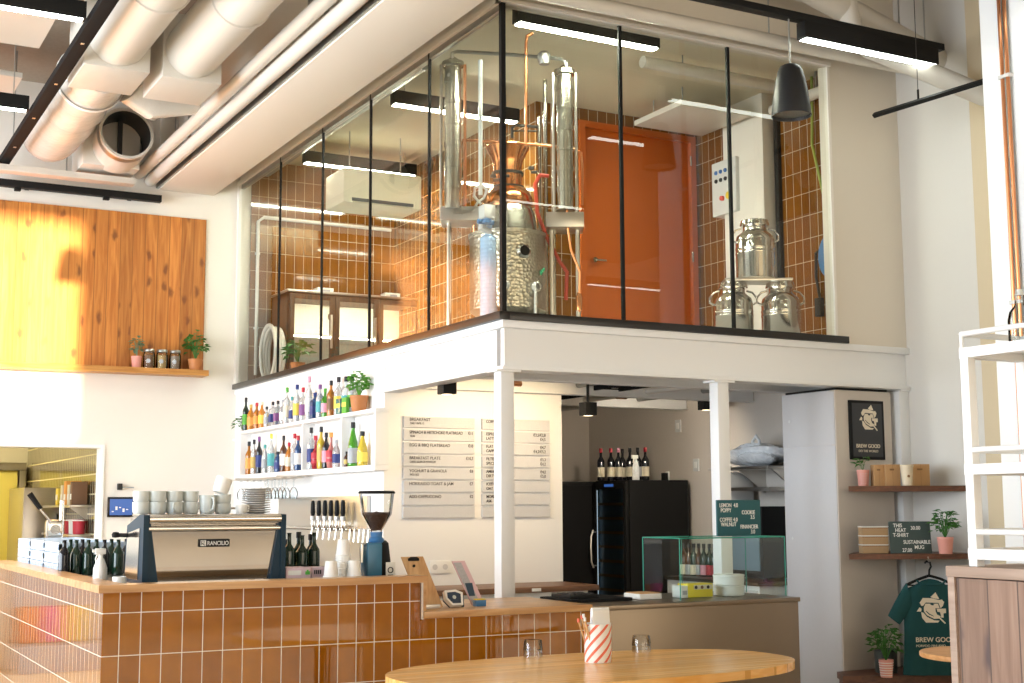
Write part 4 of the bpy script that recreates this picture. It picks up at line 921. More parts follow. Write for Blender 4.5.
MB().box((jx-.06, jy-.05, HT+.18), (jx+.055, jy+.05, HT+.32), .02).cyl((jx, jy-.07, HT+.25), (jx, jy+.05, HT+.25), .035).obj('gear_housing', 'chrome', t)
MB().cyl((jx+.05, jy, HT+.15), (jx+.05, jy, HT+.46), .016).obj('rack_bar', 'chrome', t)
lv = MB().cyl((jx-.03, jy-.06, HT+.30), (jx-.13, jy-.06, HT+.42), .009).obj('lever', 'chrome', t)
MB().cyl((jx-.11, jy-.06, HT+.40), (jx-.19, jy-.06, HT+.51), .017, r2=.021).obj('grip', 'black', lv)
MB().lathe([(.01, HT+.05), (.05, HT+.12), (.048, HT+.12), (0, HT+.06)], (jx+.0, jy-.06, 0), 18).obj('cone', 'chrome', t)
# wall tablet and little camera
a, b_ = ony(108, 497, YB-.03), ony(134, 517, YB-.03)
t = MB().box((a.x, YB-.03, b_.z), (b_.x, YB-.002, a.z), .004).obj('wall_tablet', 'screen_dark', loc=(a.x, YB, b_.z)); tag(t, 'small tablet with a blue screen mounted on the back wall', 'tablet')
MB().box((a.x+.02, YB-.033, b_.z+.02), (b_.x-.02, YB-.030, a.z-.02)).obj('screen', 'screen_blue', t)
for k in range(5): MB().box((a.x+.04+k*.035, YB-.0345, b_.z+.05+.02*(k % 3)), (a.x+.06+k*.035, YB-.033, b_.z+.06+.025*(k % 2)+.02*(k % 3))).obj('screen_icon', 'paper_white', t)
p = ony(120, 487, YB-.03)
t = MB().box((p.x-.025, YB-.06, p.z-.03), (p.x+.02, YB-.002, p.z+.035), .006).obj('wall_sensor', 'charcoal', loc=p); tag(t, 'little dark sensor on the back wall just above the tablet', 'sensor')
MB().tube([(p.x+.02, YB-.02, p.z), (p.x+.14, YB-.015, p.z-.005)], .006, 6).obj('cable', 'paper_grey', t)
# ------------------------------------------------------------------ menu planks on the wall
YW = 9.79
WL = [.18, .47, .355, .27, .33, .385, .28]
Lx0, Lx1 = 4.325, 4.955
Rx0, Rx1 = 5.025, 5.66
Zm = [2.222-k*.1018 for k in range(8)]
left = [('BREAKFAST', 'DAILY UNTIL 12', ''), ('SPINACH & ARTICHOKE FLATBREAD', 'VEGAN', '€11'), ('EGG & BBQ FLATBREAD', '', '€10'), ('BREAKFAST PLATE', 'CHEESE, SALAMI OR MUSHROOM', '€10,7'),
        ('YOGHURT & GRANOLA', 'WITH FIGS', '€6'), ('HOKKAIDO TOAST & JAM', '', '€7'), ('ADD CAPPUCCINO', '', '€2'), ('', '', '')]
right = [('COFFEE', '', '', ''), ('ESPRESSO', 'LATTE', '€2,5/€2,8', '€4,5'), ('FLAT WHITE', 'CAPPUCCINO', '€4,7', '€4,2/€5,2'), ('FILTER', 'SPECIAL ROASTED', '€3,3', '€4,2'),
         ('AMERICANO', 'DIRTY CHAI LATTES', '€4,2', '€5,0'), ('ICED', 'OAT', '', ''), ('MORE', 'ASK', '', ''), ('', '', '', '')]
words = ['breakfast heading', 'flatbread line, second from the top', 'egg flatbread line', 'breakfast plate line', 'yoghurt and granola line', 'toast and jam line', 'add cappuccino line']
for k, (z, (a, c, p)) in enumerate(zip(Zm, left)):
    o = MB().box((Lx0, YW-.022, z-.088), (Lx1, YW-.001, z), .002).obj('menu_plank', 'menu_felt', smooth=False, loc=(Lx0, YW, z-.088))
    tag(o, ('grey menu plank of the left column with the '+words[k]) if a else 'blank grey menu plank at the foot of the left column', 'menu board', 'menu planks on the white wall')
    yy = YW-.0225
    if a: text('lettering', a, .034, 'ink', o, (Lx0+.05, yy, z-.034), (1, 0, 0), (0, 0, 1), width=WL[k], bold=.0003)
    if c: text('lettering', c, .025, 'ink', o, (Lx0+.055, yy, z-.062), (1, 0, 0), (0, 0, 1), width=.0086*len(c), bold=.0)
    if p: text('lettering', p, .034, 'ink', o, (Lx1-.015, yy, z-.034), (1, 0, 0), (0, 0, 1), align='RIGHT', sx=.8, bold=.0005)
wr = ['coffee heading', 'espresso and latte prices', 'flat white and cappuccino prices', 'filter coffee prices', 'fifth line of prices from the top', 'short text on the sixth line', 'short text on the seventh line']
for k, (z, (a, c, p, q)) in enumerate(zip(Zm, right)):
    o = MB().box((Rx0, YW-.022, z-.088), (Rx1, YW-.001, z), .002).obj('menu_plank', 'menu_felt', smooth=False, loc=(Rx0, YW, z-.088))
    tag(o, ('grey menu plank behind the column with the '+wr[k]) if a else 'blank grey menu plank at the foot of the right column', 'menu board', 'menu planks on the white wall')
    yy = YW-.0225
    for s, zz, al in ((a, z-.034, 'LEFT'), (c, z-.070, 'LEFT'), (p, z-.034, 'RIGHT'), (q, z-.070, 'RIGHT')):
        if s: text('lettering', s, .034, 'ink', o, (Rx0+.035 if al == 'LEFT' else Rx1-.04, yy, zz), (1, 0, 0), (0, 0, 1), align=al, sx=.86, bold=.0005)
# fittings under the beam
for (px, py, y, lb) in ((447, 387, 9.0, 'black cube spotlight under the beam left of the column'), (588, 409, 9.45, 'black cube spotlight at the kitchen niche entrance'), (706, 404, 9.9, 'black spotlight behind the second column')):
    p = ony(px, py, y); s_ = .055
    t = thing('spotlight', lb, 'spotlight', (p.x, p.y, p.z), 'black spotlights under the mezzanine')
    MB().box((p.x-s_, p.y-s_, p.z-s_), (p.x+s_, p.y+s_, p.z+s_), .006).obj('lamp_body', 'black', t)
    MB().lathe([(0, 0), (.04, 0)], (p.x, p.y, p.z-s_-.001), 20).obj('lens', 'warm_glow', t)
    MB().cyl((p.x, p.y, p.z+s_), (p.x, p.y, 2.58), .012, 8).obj('stem', 'black', t)
light('spot_menu', 'SPOT', (4.75, 8.95, 2.36), 30, (1, .76, .46), target=(4.85, 9.9, 1.7), spread=2.1)
light('spot_kitchen', 'SPOT', (6.3, 9.4, 2.2), 62, (1, .86, .68), target=(7.7, 11.0, 1.6), spread=1.5)
light('spot_beam', 'SPOT', (5.5, 8.95, 2.36), 24, (1, .74, .42), target=(5.4, 9.9, 1.7), spread=2.1)
for (x, y, lb) in ((5.05, 9.25, 'brass coloured fitting hung under the slab behind the first column'), (6.5, 9.95, 'dark fitting hung under the slab above the wine bottles')):
    o = MB().cyl((x-.05, y, 2.47), (x+.05, y, 2.47), .025, 10).cyl((x, y, 2.47), (x, y, 2.58), .006, 6).obj('pipe_fitting', 'copper', loc=(x, y, 2.47)); tag(o, lb, 'fitting')
for k, (x, z0) in enumerate(((5.9, 2.53), (6.6, 2.50), (7.2, 2.53))):
    o = MB().cyl((x, 8.0, z0), (x, 12.5, z0), .03, 10).obj('service_pipe', 'galvanised' if k != 1 else 'duct_white', loc=(x, 8, z0)); tag(o, ['grey pipe under the slab nearest the menu wall', 'white pipe under the middle of the slab', 'grey pipe under the slab near the laminate cabinet'][k], 'pipe', 'pipes under the mezzanine slab')
b = MB()
for x in (6.05, 6.30): b.box((x, 8.95, 2.485), (x+.02, 11.9, 2.535))
for k in range(20): b.box((6.07, 9.0+k*.15, 2.49), (6.30, 9.02+k*.15, 2.50))
o = b.obj('cable_ladder', 'black_matte', loc=(6.05, 9, 2.48)); tag(o, 'black cable ladder under the slab above the wine fridge', 'cable ladder')
for y in (9.3, 11.5): MB().cyl((6.18, y, 2.49), (6.18, y, 2.58), .006, 6).obj('hanger_rod', 'galvanised', o)
# sockets
p = ony(440, 567, YW-.01); so = MB().box((p.x-.09, YW-.012, p.z-.05), (p.x+.09, YW-.001, p.z+.05), .003).obj('wall_socket', 'paper_white', loc=p); tag(so, 'white double wall socket under the left menu planks', 'socket')
for dx in (-.045, .045): MB().lathe([(.022, 0), (.022, .003), (.0, .001)], (0, 0, 0), 16, M=frame((p.x+dx, YW-.0125, p.z), (1, 0, 0), (0, 0, 1))).obj('socket_face', 'ceramic_plate', so)
# back shelf counter on the menu wall
wc = MB().box((X0+.02, 9.25, 0), (5.70, YW-.002, .845), .003).obj('base_cabinet', 'white_paint', loc=(5, 9.5, 0)); tag(wc, 'white low cabinet below the menu planks', 'cabinet')
MB().box((X0-.0, 9.20, .845), (5.775, YW-.002, .888), .003).obj('worktop', 'walnut_top', wc)
for x in (4.7, 5.2): MB().box((x, 9.243, .05), (x+.48, 9.25, .80), .002).obj('cabinet_door', 'white_paint', wc)
MB().box((5.16, 9.192, .853), (5.24, 9.2, .878), .002).obj('clip', 'paper_white', wc)
# low counter: clipboard, reader, sign, cards
ca = onz(440, 611, LT); up = Vector((-.16, .30, 1)).normalized()
cl0 = ony(426, 610, 6.80); cl0.z = LT+.004
rt = (ony(446, 608, 6.80)-ony(426, 610, 6.80)); rt.z = 0; rt = Vector((1, .0, 0)); up = Vector((-.14, .26, 1)).normalized()
Mc = frame((3.125, 6.80, LT+.003), rt, up - rt*up.dot(rt)*0)
t = thing('clipboard', 'wooden clipboard leaning on the end of the tall bar', 'clipboard', (3.23, 6.93, LT))
b = MB(); sk = -.095
b.prism([(0, 0), (.135, 0), (.135+sk, .285), (sk, .285)], .006, frame((3.170, 6.915, LT+.004), (1, 0, 0), (0, .22, 1))); b.obj('board', 'clip_wood', t)
b = MB(); b.prism([(.035+sk*.93, .262), (.098+sk*.93, .262), (.098+sk*.95, .275), (.085+sk*.95, .283), (.048+sk*.95, .283), (.035+sk*.95, .275)], .012, frame((3.170, 6.909, LT+.004), (1, 0, 0), (0, .22, 1))); b.obj('clip', 'black', t)
MB().lathe([(0, .008), (.008, .008), (.008, 0)], (0, 0, 0), 10, M=frame((3.147, 6.960, LT+.232), (1, 0, 0), (0, .22, 1))).obj('hanging_hook', 'black', t)
MB().box((3.16, 6.888, LT), (3.28, 6.913, LT+.02), .002).obj('stand', 'brushed', t)
rp = onz(456, 607, LT)
t = thing('card_reader', 'white and dark blue card reader on the low counter', 'card reader', (rp.x, rp.y, LT))
Mr = frame((3.300, 6.87, LT+.002), (.93, .12, 0), (.0, .55, 1))
MB().prism([(0, .045), (.035, 0), (.105, 0), (.12, .075), (.075, .095), (.004, .092)], .028, Mr).obj('case', 'paper_white', t)
MB().prism([(.012, .048), (.040, .012), (.092, .012), (.102, .066), (.068, .080), (.016, .078)], .003, Mr @ Matrix.Translation((0, 0, .0275))).obj('screen', 'reader_dark', t)
MB().prism([(0, .045), (.035, 0), (.12, 0), (.135, .07), (.09, .095), (.004, .092)], .02, Mr @ Matrix.Translation((.008, .002, -.02))).obj('back_shell', 'plastic_dark_blue', t)
MB().lathe([(.0, .001), (.012, .001), (.012, 0)], (0, 0, 0), 12, M=Mr @ Matrix.Translation((.055, .048, .0305))).obj('touch_mark', 'ceramic', t)
t = thing('counter_sign', 'pink framed card stand leaning back on the low counter', 'sign', (3.55, 7.0, LT))
sk = -.075
Ms = frame((3.52, 6.98, LT+.002), (1, .12, 0), (0, .25, 1))
MB().prism([(0, 0), (.085, 0), (.085+sk*1.4, .255), (sk*1.4, .255)], .008, Ms).obj('frame', 'card_pink', t)
MB().prism([(.0, .012), (.05, .012), (.05+sk*1.3, .245), (sk*1.3, .245)], .002, Ms @ Matrix.Translation((0, 0, .0085))).obj('card', 'card_grey', t)
MB().prism([(-.005, .05), (.035, .05), (.025, .125), (-.025, .125)], .001, Ms @ Matrix.Translation((-.012, 0, .011))).obj('print', 'plastic_dark_blue', t)
MB().prism([(0, 0), (.05, 0), (.05, .10)], .004, frame((3.58, 6.985, LT+.002), (0, 1, 0), (0, 0, 1))).obj('support', 'card_pink', t)
o = MB().box((3.50, 6.885, LT), (3.565, 6.925, LT+.035), .002).obj('card_box', 'blue_plastic', loc=(3.5, 6.9, LT)); tag(o, 'tiny blue box of cards beside the card reader', 'box')
MB().box((3.503, 6.889, LT+.035), (3.562, 6.921, LT+.042)).obj('cards', 'button_yellow', o)
# till drawer: dark flat devices at the joint of the counters
o = MB().box((4.18, 6.98, .933), (4.62, 7.35, .952), .003).obj('till_tray', 'black_matte', loc=(4.4, 7.1, .93)); tag(o, 'flat black tray lying on the steel counter', 'tray')
o = MB().box((4.22, 7.05, .953), (4.42, 7.28, .975), .004).obj('till_keyboard', 'black', loc=(4.3, 7.1, .95)); tag(o, 'black keyboard lying on the flat black tray', 'keyboard')
for i in range(5):
    for j in range(3): MB().box((4.232+i*.036, 7.07+j*.06, .975), (4.258+i*.036, 7.11+j*.06, .980)).obj('key', 'charcoal', o)
# ------------------------------------------------------------------ kitchen niche: wine fridge, shelves, display case
fx, fy = 7.0, 10.62
fa, fb, fc = pt(592, 480, 12.6), pt(626, 480, 12.6), pt(688, 480, 12.6)
FX0, FY0, FZ = 6.977, 10.623, 1.752
FX1, FY1 = min(ony(688, 480, FY0).x, XR-.03), onx(592, 480, FX0).y
t = thing('wine_fridge', 'tall black wine fridge with a glass door and wooden racks', 'wine fridge', (7.3, 10.85, 0))
MB().box((FX0+.04, FY0, .0), (FX1+.0, FY1, FZ), .006).obj('cabinet', 'black', t)
dr = MB().box((FX0, FY0+.01, .08), (FX0+.035, FY0+.06, FZ-.02), .003).box((FX0, FY1-.06, .08), (FX0+.035, FY1-.01, FZ-.02), .003).box((FX0, FY0+.06, FZ-.08), (FX0+.035, FY1-.06, FZ-.02), .003).box((FX0, FY0+.06, .08), (FX0+.035, FY1-.06, .16), .003).obj('door', 'black', t)
MB().quad((FX0+.012, FY1-.06, .16), (FX0+.012, FY0+.06, .16), (FX0+.012, FY0+.06, FZ-.08), (FX0+.012, FY1-.06, FZ-.08)).obj('door_pane', 'case_glass', dr, smooth=False)
MB().quad((FX0+.038, FY1-.06, .16), (FX0+.038, FY0+.06, .16), (FX0+.038, FY0+.06, FZ-.08), (FX0+.038, FY1-.06, FZ-.08)).obj('interior', 'glass_dark_sheen', t, smooth=False)  # reflection on the door glass is painted into this sheet's colour
MB().box((FX0+.014, FY0+.061, .17), (FX0+.02, FY0+.066, FZ-.09)).box((FX0+.014, FY1-.066, .17), (FX0+.02, FY1-.061, FZ-.09)).obj('fill_strip', 'fridge_fill_glow', t)  # glowing strips added to lift the dark door towards blue
for k in range(10):
    z = .30+k*.135; MB().box((FX0+.020, FY0+.07, z), (FX0+.034, FY1-.07, z+.026), .002).obj('rack_front', 'kraft_tray', t)
MB().tube([(FX0-.03, FY1-.06, .92), (FX0-.055, FY1-.06, .98), (FX0-.06, FY1-.06, 1.10), (FX0-.055, FY1-.06, 1.22), (FX0-.03, FY1-.06, 1.28)], .010, 8).cyl((FX0, FY1-.06, .94), (FX0-.045, FY1-.06, .94), .006).cyl((FX0, FY1-.06, 1.26), (FX0-.045, FY1-.06, 1.26), .006).obj('handle', 'brushed', dr)
MB().box((FX0-.002, FY0+.22, FZ-.06), (FX0, FY0+.38, FZ-.035)).obj('display', 'screen_blue', dr)
t = thing('shelf_unit', 'dark open shelf unit in the corner left of the wine fridge', 'shelf unit', (6.9, 11.5, 0))
UX0, UX1, UY0, UY1 = 6.62, XR-.03, FY1+.03, 12.52
MB().box((UX0, UY0, FZ-.04), (UX1, UY1, FZ-.005), .004).obj('top_board', 'black', t)
for z in (.10, .78, 1.10, 1.40): MB().box((UX0+.02, UY0+.021, z), (UX1, UY1-.021, z+.025), .003).obj('shelf_board', 'black_matte', t)
for y in (UY0, UY1-.02): MB().box((UX0+.01, y, 0), (UX1, y+.02, FZ-.04), .003).obj('side_panel', 'black_matte', t)
for k, (y, z, lb) in enumerate(((11.62, 1.4255, 'upper'), (11.75, 1.1255, 'middle'), (11.65, .8055, 'lower'))):
    o = MB().lathe([(0, 0), (.13, 0), (.15, .02), (.155, .09), (.15, .09), (.14, .02), (0, .012)], (0, 0, 0), 24).obj('baking_pan', 'charcoal', local=True); o.location = (6.85, y, z); tag(o, 'dark round pan on the %s board of the dark shelf unit' % lb, 'pan', 'pans on the dark shelf unit')
    MB().tube([(-.15, 0, .08), (-.22, 0, .10), (-.30, .02, .10)], .01, 8).obj('handle', 'black', o, local=True)
Gw = 'red wine bottles on top of the wine fridge'
for k, (px, cp, y) in enumerate(((601, 'red', 10.92), (611, 'red', 10.86), (618.5, 'pink', 10.80), (622.5, 'black', 10.93), (630, 'black', 10.70), (638, 'black', 10.63), (645.5, 'red', 10.56))):
    y += .2; p = ony(px, 470, y); bottle('dark wine bottle with a %s cap, %s from the left on the wine fridge' % (cp, ORD[k]), p.x, y, FZ+.001, .037, .31, 'black', cp, 'cream' if k != 5 else 'grey', 'wine', Gw, nm='wine_bottle', lab=(.12, .42))
p = ony(634, 470, 10.72)
t = thing('spray_bottle', 'clear spray bottle in front of the wine bottles on the fridge', 'spray bottle', (p.x, 10.7, FZ), 'spray bottles')
x, y, z = p.x-.02, 10.66, FZ+.001
MB().lathe([(0, z), (.034, z), (.036, z+.01), (.033, z+.12), (.016, z+.18), (.012, z+.2), (0, z+.2)], (x, y, 0), 16).obj('bottle_body', 'plastic_bag', t)
MB().box((x-.045, y-.012, z+.2), (x+.025, y+.012, z+.235), .005).tube([(x-.02, y, z+.2), (x-.035, y, z+.16)], .005, 6).obj('spray_head', 'paper_white', t)
p = ony(666, 470, 10.7); z = FZ+.001
o = MB().box((p.x-.03, 10.68, z), (p.x+.01, 10.74, z+.07), .004).obj('small_speaker', 'black', loc=p); tag(o, 'little black and white gadget at the right end of the fridge top', 'gadget')
MB().box((p.x+.012, 10.69, z), (p.x+.035, 10.73, z+.085), .004).obj('side_body', 'paper_white', o)
# sockets on the kitchen right wall
for (px, py, lb) in ((696, 465, 'white switch plate on the kitchen wall right of the wine fridge'), (678, 426, 'white switch plate on the kitchen wall above the wine fridge')):
    p = onx(px, py, XR-.03); o = MB().box((XR-.035, p.y-.045, p.z-.06), (XR-.021, p.y+.045, p.z+.06), .003).obj('switch_plate', 'panel_grey', loc=p); tag(o, lb, 'switch', 'switch plates on the kitchen wall')
    MB().box((XR-.040, p.y-.02, p.z-.03), (XR-.035, p.y+.02, p.z+.03), .002).obj('rocker', 'paper_white', o)
# counter along the right wall with bottles and gear
kc = MB().box((7.22, 9.0, 0), (XR-.022, 10.33, .84), .004).obj('kitchen_cabinet', 'white_paint', loc=(7.4, 9.6, 0)); tag(kc, 'white kitchen base unit behind the display case', 'cabinet')
MB().box((7.19, 8.98, .84), (XR-.022, 10.34, .87), .003).obj('worktop', 'stainless', kc)
MB().box((7.212, 9.02, .55), (7.22, 9.62, .80), .002).obj('drawer_front', 'panel_grey', kc); MB().box((7.212, 9.66, .55), (7.22, 10.3, .80), .002).obj('drawer_front', 'panel_grey', kc)
Gk = 'bottles on the kitchen counter behind the display case'
for k, (px, y, gl, pp_) in enumerate(((684, 10.25, 'brown', 'cream'), (689, 10.20, 'brown', 'grey'), (694, 10.14, 'dark_green', 'cream'), (699, 10.10, 'brown', 'grey'), (704, 10.02, 'dark_green', 'pink'), (709.5, 9.97, 'dark_green', 'red'), (714, 9.92, 'dark_green', 'red'))):
    p = ony(px, 560, y); bottle('dark bottle, %s from the left behind the display case glass' % ORD[k], p.x, y, .871, .036, .29, gl, 'black', pp_, 'wine', Gk, lab=(.05, .36))
o = MB().box((7.45, 9.88, .871), (7.60, 10.06, .90), .003).obj('red_crate', 'paper_red', loc=(7.5, 9.95, .871)); o['hide'] = 0; tag(o, 'red tray at the foot of the last dark bottles', 'tray')
bpy.data.objects.remove(o)
# shelf with equipment to the right of the second column
es = MB(); es.box((7.36, 9.02, 1.82), (XR-.022, 9.86, 1.843), .003).box((7.36, 9.02, 1.635), (XR-.022, 9.62, 1.665), .003)
es = es.obj('equipment_shelf', 'brushed', loc=(7.5, 9.5, 1.6)); tag(es, 'steel wall shelf behind the second column', 'shelf')
for y in (9.1, 9.55): MB().prism([(0, 0), (0, -.2), (.02, -.2), (.3, 0)], .02, Matrix(((-1, 0, 0, XR-.022), (0, 0, 1, y), (0, 1, 0, 1.82), (0, 0, 0, 1)))).obj('bracket', 'brushed', es)
t = thing('oven', 'dark countertop oven under the steel shelf by the cabinet', 'oven', (7.5, 9.3, .871))
MB().box((7.28, 9.02, .90), (XR-.03, 9.56, 1.50), .006).obj('body', 'black', t)
MB().box((7.268, 9.05, .96), (7.28, 9.53, 1.38), .004).obj('door', 'glass_dark_sheen', t); MB().box((7.25, 9.08, 1.40), (7.268, 9.50, 1.42), .004).obj('handle', 'brushed', t); MB().box((7.272, 9.05, 1.43), (7.28, 9.53, 1.49)).obj('control_strip', 'brushed', t)
for y in (9.08, 9.5): MB().cyl((7.35, y, .871), (7.35, y, .90), .02).cyl((7.7, y, .871), (7.7, y, .90), .02).obj('foot', 'black', t)
t = thing('bread_slicer', 'grey upright kitchen device left of the oven', 'kitchen device', (7.5, 9.75, .871))
MB().box((7.40, 9.64, .871), (7.70, 9.86, 1.80), .01).obj('body', 'panel_grey', t); MB().box((7.392, 9.70, 1.30), (7.40, 9.80, 1.70), .003).obj('slot', 'black', t); MB().box((7.392, 9.66, .92), (7.40, 9.84, 1.04), .003).obj('panel', 'brushed', t)
o = MB(); rnd = random.Random(4); fr_ = [(rnd.uniform(2, 9), rnd.uniform(2, 9), rnd.uniform(0, 6), rnd.uniform(.02, .075)) for _ in range(9)]
def crumple(u, v):
    a, b = 2*PI*u, PI*v; x, y, z = math.cos(a)*math.sin(b), math.sin(a)*math.sin(b), -math.cos(b)
    k = 1+sum(w*math.sin(p*x+q*y+r+3*z*p/3) for p, q, r, w in fr_)
    return (7.56+.17*x*k, 9.40+.30*y*k, 1.945+.10*z*k)
o.grid(crumple, 40, 20)
bmesh.ops.remove_doubles(o.bm, verts=list(o.bm.verts), dist=.002)
lowz = min(v.co.z for v in o.bm.verts); bmesh.ops.translate(o.bm, vec=(0, 0, 1.844-lowz), verts=list(o.bm.verts))
o = o.obj('plastic_bag', 'plastic_bag', loc=(7.5, 9.4, 1.844), angle=18); tag(o, 'bundle in clear crinkled plastic on the steel wall shelf', 'bag')
MB().tube([(7.5, 9.30, 2.0), (7.5, 9.30, 2.07), (7.5, 9.34, 2.11), (7.5, 9.39, 2.07), (7.5, 9.40, 2.0)], .012, 8).obj('bag_knot', 'plastic_bag', o)
# dispenser and utensils on the right wall
p = onx(738, 543, XR-.1); o = MB().box((XR-.14, 10.02, 1.12), (XR-.03, 10.14, 1.42), .012).obj('paper_dispenser', 'ceramic', loc=(XR, 10.1, 1.1)); tag(o, 'pale paper dispenser on the wall right of the second column', 'dispenser'); MB().box((XR-.145, 10.04, 1.12), (XR-.14, 10.12, 1.16)).obj('slot', 'black', o)
# glass display case
DX0, DX1, DY0, DY1, DZ0, DZ1 = 4.87, 5.60, 6.82, 7.22, .934, 1.312
DX0, DX1 = ony(680, 570, DY0).x, ony(785, 560, DY0).x
t = thing('display_case', 'glass display case with green edged panes on the steel counter', 'display case', ((DX0+DX1)/2, 7.05, DZ0))
def pane(mb, a, b_): mb.box(a, b_)
for nm_, a, b_ in (('front_pane', (DX0, DY0, DZ0), (DX1, DY0+.006, DZ1-.008)), ('back_pane', (DX0+.3, DY1-.006, DZ0), (DX1, DY1, DZ1-.008)), ('side_pane', (DX0, DY0+.006, DZ0), (DX0+.006, DY1, DZ1-.008)), ('side_pane', (DX1-.006, DY0+.006, DZ0), (DX1, DY1-.006, DZ1-.008)), ('top_pane', (DX0, DY0, DZ1-.008), (DX1, DY1, DZ1))):
    if nm_ == 'top_pane': q = MB().quad((a[0], a[1], DZ1-.004), (b_[0], a[1], DZ1-.004), (b_[0], b_[1], DZ1-.004), (a[0], b_[1], DZ1-.004))
    elif nm_ == 'side_pane': xm = (a[0]+b_[0])/2; q = MB().quad((xm, b_[1], a[2]), (xm, a[1], a[2]), (xm, a[1], b_[2]), (xm, b_[1], b_[2]))
    else: ym = (a[1]+b_[1])/2; q = MB().quad((a[0], ym, a[2]), (b_[0], ym, a[2]), (b_[0], ym, b_[2]), (a[0], ym, b_[2]))
    q.obj(nm_, 'case_glass', t, smooth=False)
e = MB()
for (a, b_) in (((DX0, DY0, DZ1-.005), (DX1, DY0, DZ1-.005)), ((DX0, DY1, DZ1-.005), (DX1, DY1, DZ1-.005)), ((DX0, DY0, DZ1-.005), (DX0, DY1, DZ1-.005)), ((DX1, DY0, DZ1-.005), (DX1, DY1, DZ1-.005)), ((DX0, DY0, DZ0), (DX0, DY0, DZ1-.005)), ((DX1, DY0, DZ0), (DX1, DY0, DZ1-.005)), ((DX0, DY1, DZ0), (DX0, DY1, DZ1-.005)), ((DX1, DY1, DZ0), (DX1, DY1, DZ1-.005))): e.tube([a, b_], .0042, 4)
e.obj('glass_edge', 'glass_edge', t)
MB().tube([(DX0+.3, DY1, DZ0), (DX0+.3, DY1, DZ1-.005)], .003, 4).obj('glass_joint', 'glass_edge', t)
def inx(px, y): return ony(px, 595, y).x
y = 6.98
o = MB().box((inx(681.5, y), y, DZ0+.001), (inx(688, y), y+.1, DZ0+.075), .003).obj('white_box', 'paper_white', loc=(inx(672, y), y, DZ0)); tag(o, 'small white box inside the display case left of the yellow box', 'box', 'boxes in the display case')
MB().box((inx(682.5, y), y-.002, DZ0+.02), (inx(687, y), y, DZ0+.045)).obj('label', 'paper_grey', o)
o = MB().box((inx(688, y), y, DZ0+.001), (inx(713, y), y+.11, DZ0+.085), .003).obj('yellow_box', 'yellow_box', loc=(inx(690, y), y, DZ0)); tag(o, 'bright yellow box inside the display case', 'box', 'boxes in the display case')
MB().box((inx(694, y), y-.002, DZ0+.05), (inx(712, y), y, DZ0+.078)).obj('label', 'paper_cream', o)
for k in range(3): MB().lathe([(0, .002), (.011, .002), (.011, 0)], (0, 0, 0), 10, M=frame((inx(696+k*6, y), y-.0025, DZ0+.063), (1, 0, 0), (0, 0, 1))).obj('print', ['ink', 'paper_brown', 'ink'][k], o)
x = inx(729, 7.05)
for k in range(2):
    o = MB().lathe([(0, 0), (.095, 0), (.098, .004), (.098, .050), (.101, .052), (.101, .064), (.090, .066), (0, .066)], (0, 0, 0), 30).obj('round_tub', 'paper_white', local=True); o.location = (x, 7.05, DZ0+.001+k*.0665); tag(o, ['round white tub inside the display case, lower of two', 'round white tub inside the display case, upper of two'][k], 'tub', 'white tubs in the display case')
o = MB().box((inx(640, 6.98), 6.98, DZ0+.001), (inx(662, 6.98), 7.16, DZ0+.035), .004).obj('pastry_tray', 'paper_white', loc=(inx(650, 7), 7, DZ0)); tag(o, 'low white tray on the steel counter just left of the display case', 'tray'); MB().box((inx(641, 6.98), 6.99, DZ0+.035), (inx(661, 6.98), 7.15, DZ0+.04)).obj('liner', 'kraft', o)
# cake sign on the case
sa, sb = ony(717, 500, 7.0), ony(761, 535, 7.0)
t = MB().box((sa.x, 7.0, DZ1+.001), (sb.x, 7.016, sa.z), .002).obj('letter_board', 'sign_teal', loc=(sa.x, 7.0, DZ1)); tag(t, 'teal letter board with cake prices standing on the display case', 'letter board', 'letter boards')
MB().box((sa.x+.05, 7.016, DZ1+.001), (sa.x+.07, 7.06, DZ1+.08)).obj('support', 'black', t)
H_ = sa.z-DZ1; yy = 6.9992
for s, u, v in (('LEMON  4.0', .05, .80), ('POPPY', .075, .66), ('COOKIE', .56, .60), ('3.5', .76, .47), ('COFFEE 4.0', .05, .40), ('WALNUT', .075, .27), ('FINANCIER', .52, .20), ('3.0', .76, .06)):
    text('lettering', s, .036, 'letter_white', t, (sa.x+(sb.x-sa.x)*u, yy, DZ1+H_*v), (1, 0, 0), (0, 0, 1), sx=.80, bold=.0004)
# laminate cabinet that carries the poster
KX, KY = 7.075, 7.85
t = thing('laminate_cabinet', 'tall pale grey laminate cabinet between kitchen niche and poster', 'cabinet', (7.4, 8.3, 0))
MB().box((KX, KY+.06, .0), (XR-.023, 8.47, 2.385), .004).obj('carcass', 'laminate', t)
MB().box((KX, KY, .0), (7.645, KY+.058, 2.385), .002).obj('front_board', 'cab_warm', t)
MB().box((KX-.006, KY+.01, .02), (KX, 8.465, 1.96), .002).obj('lower_panel', 'laminate', t)
MB().box((KX-.006, KY+.01, 1.966), (KX, 8.465, 2.375), .002).obj('upper_panel', 'laminate', t)
for z in (1.25, 2.17): MB().lathe([(0, .003), (.012, .003), (.012, 0)], (0, 0, 0), 10, M=frame((KX-.006, 8.38, z), (0, -1, 0), (0, 0, 1))).obj('screw_cap', 'panel_grey', t)
MB().box((KX+.02, KY+.02, 2.386), (7.63, 8.45, 2.404)).obj('shadow_gap', 'black', t)
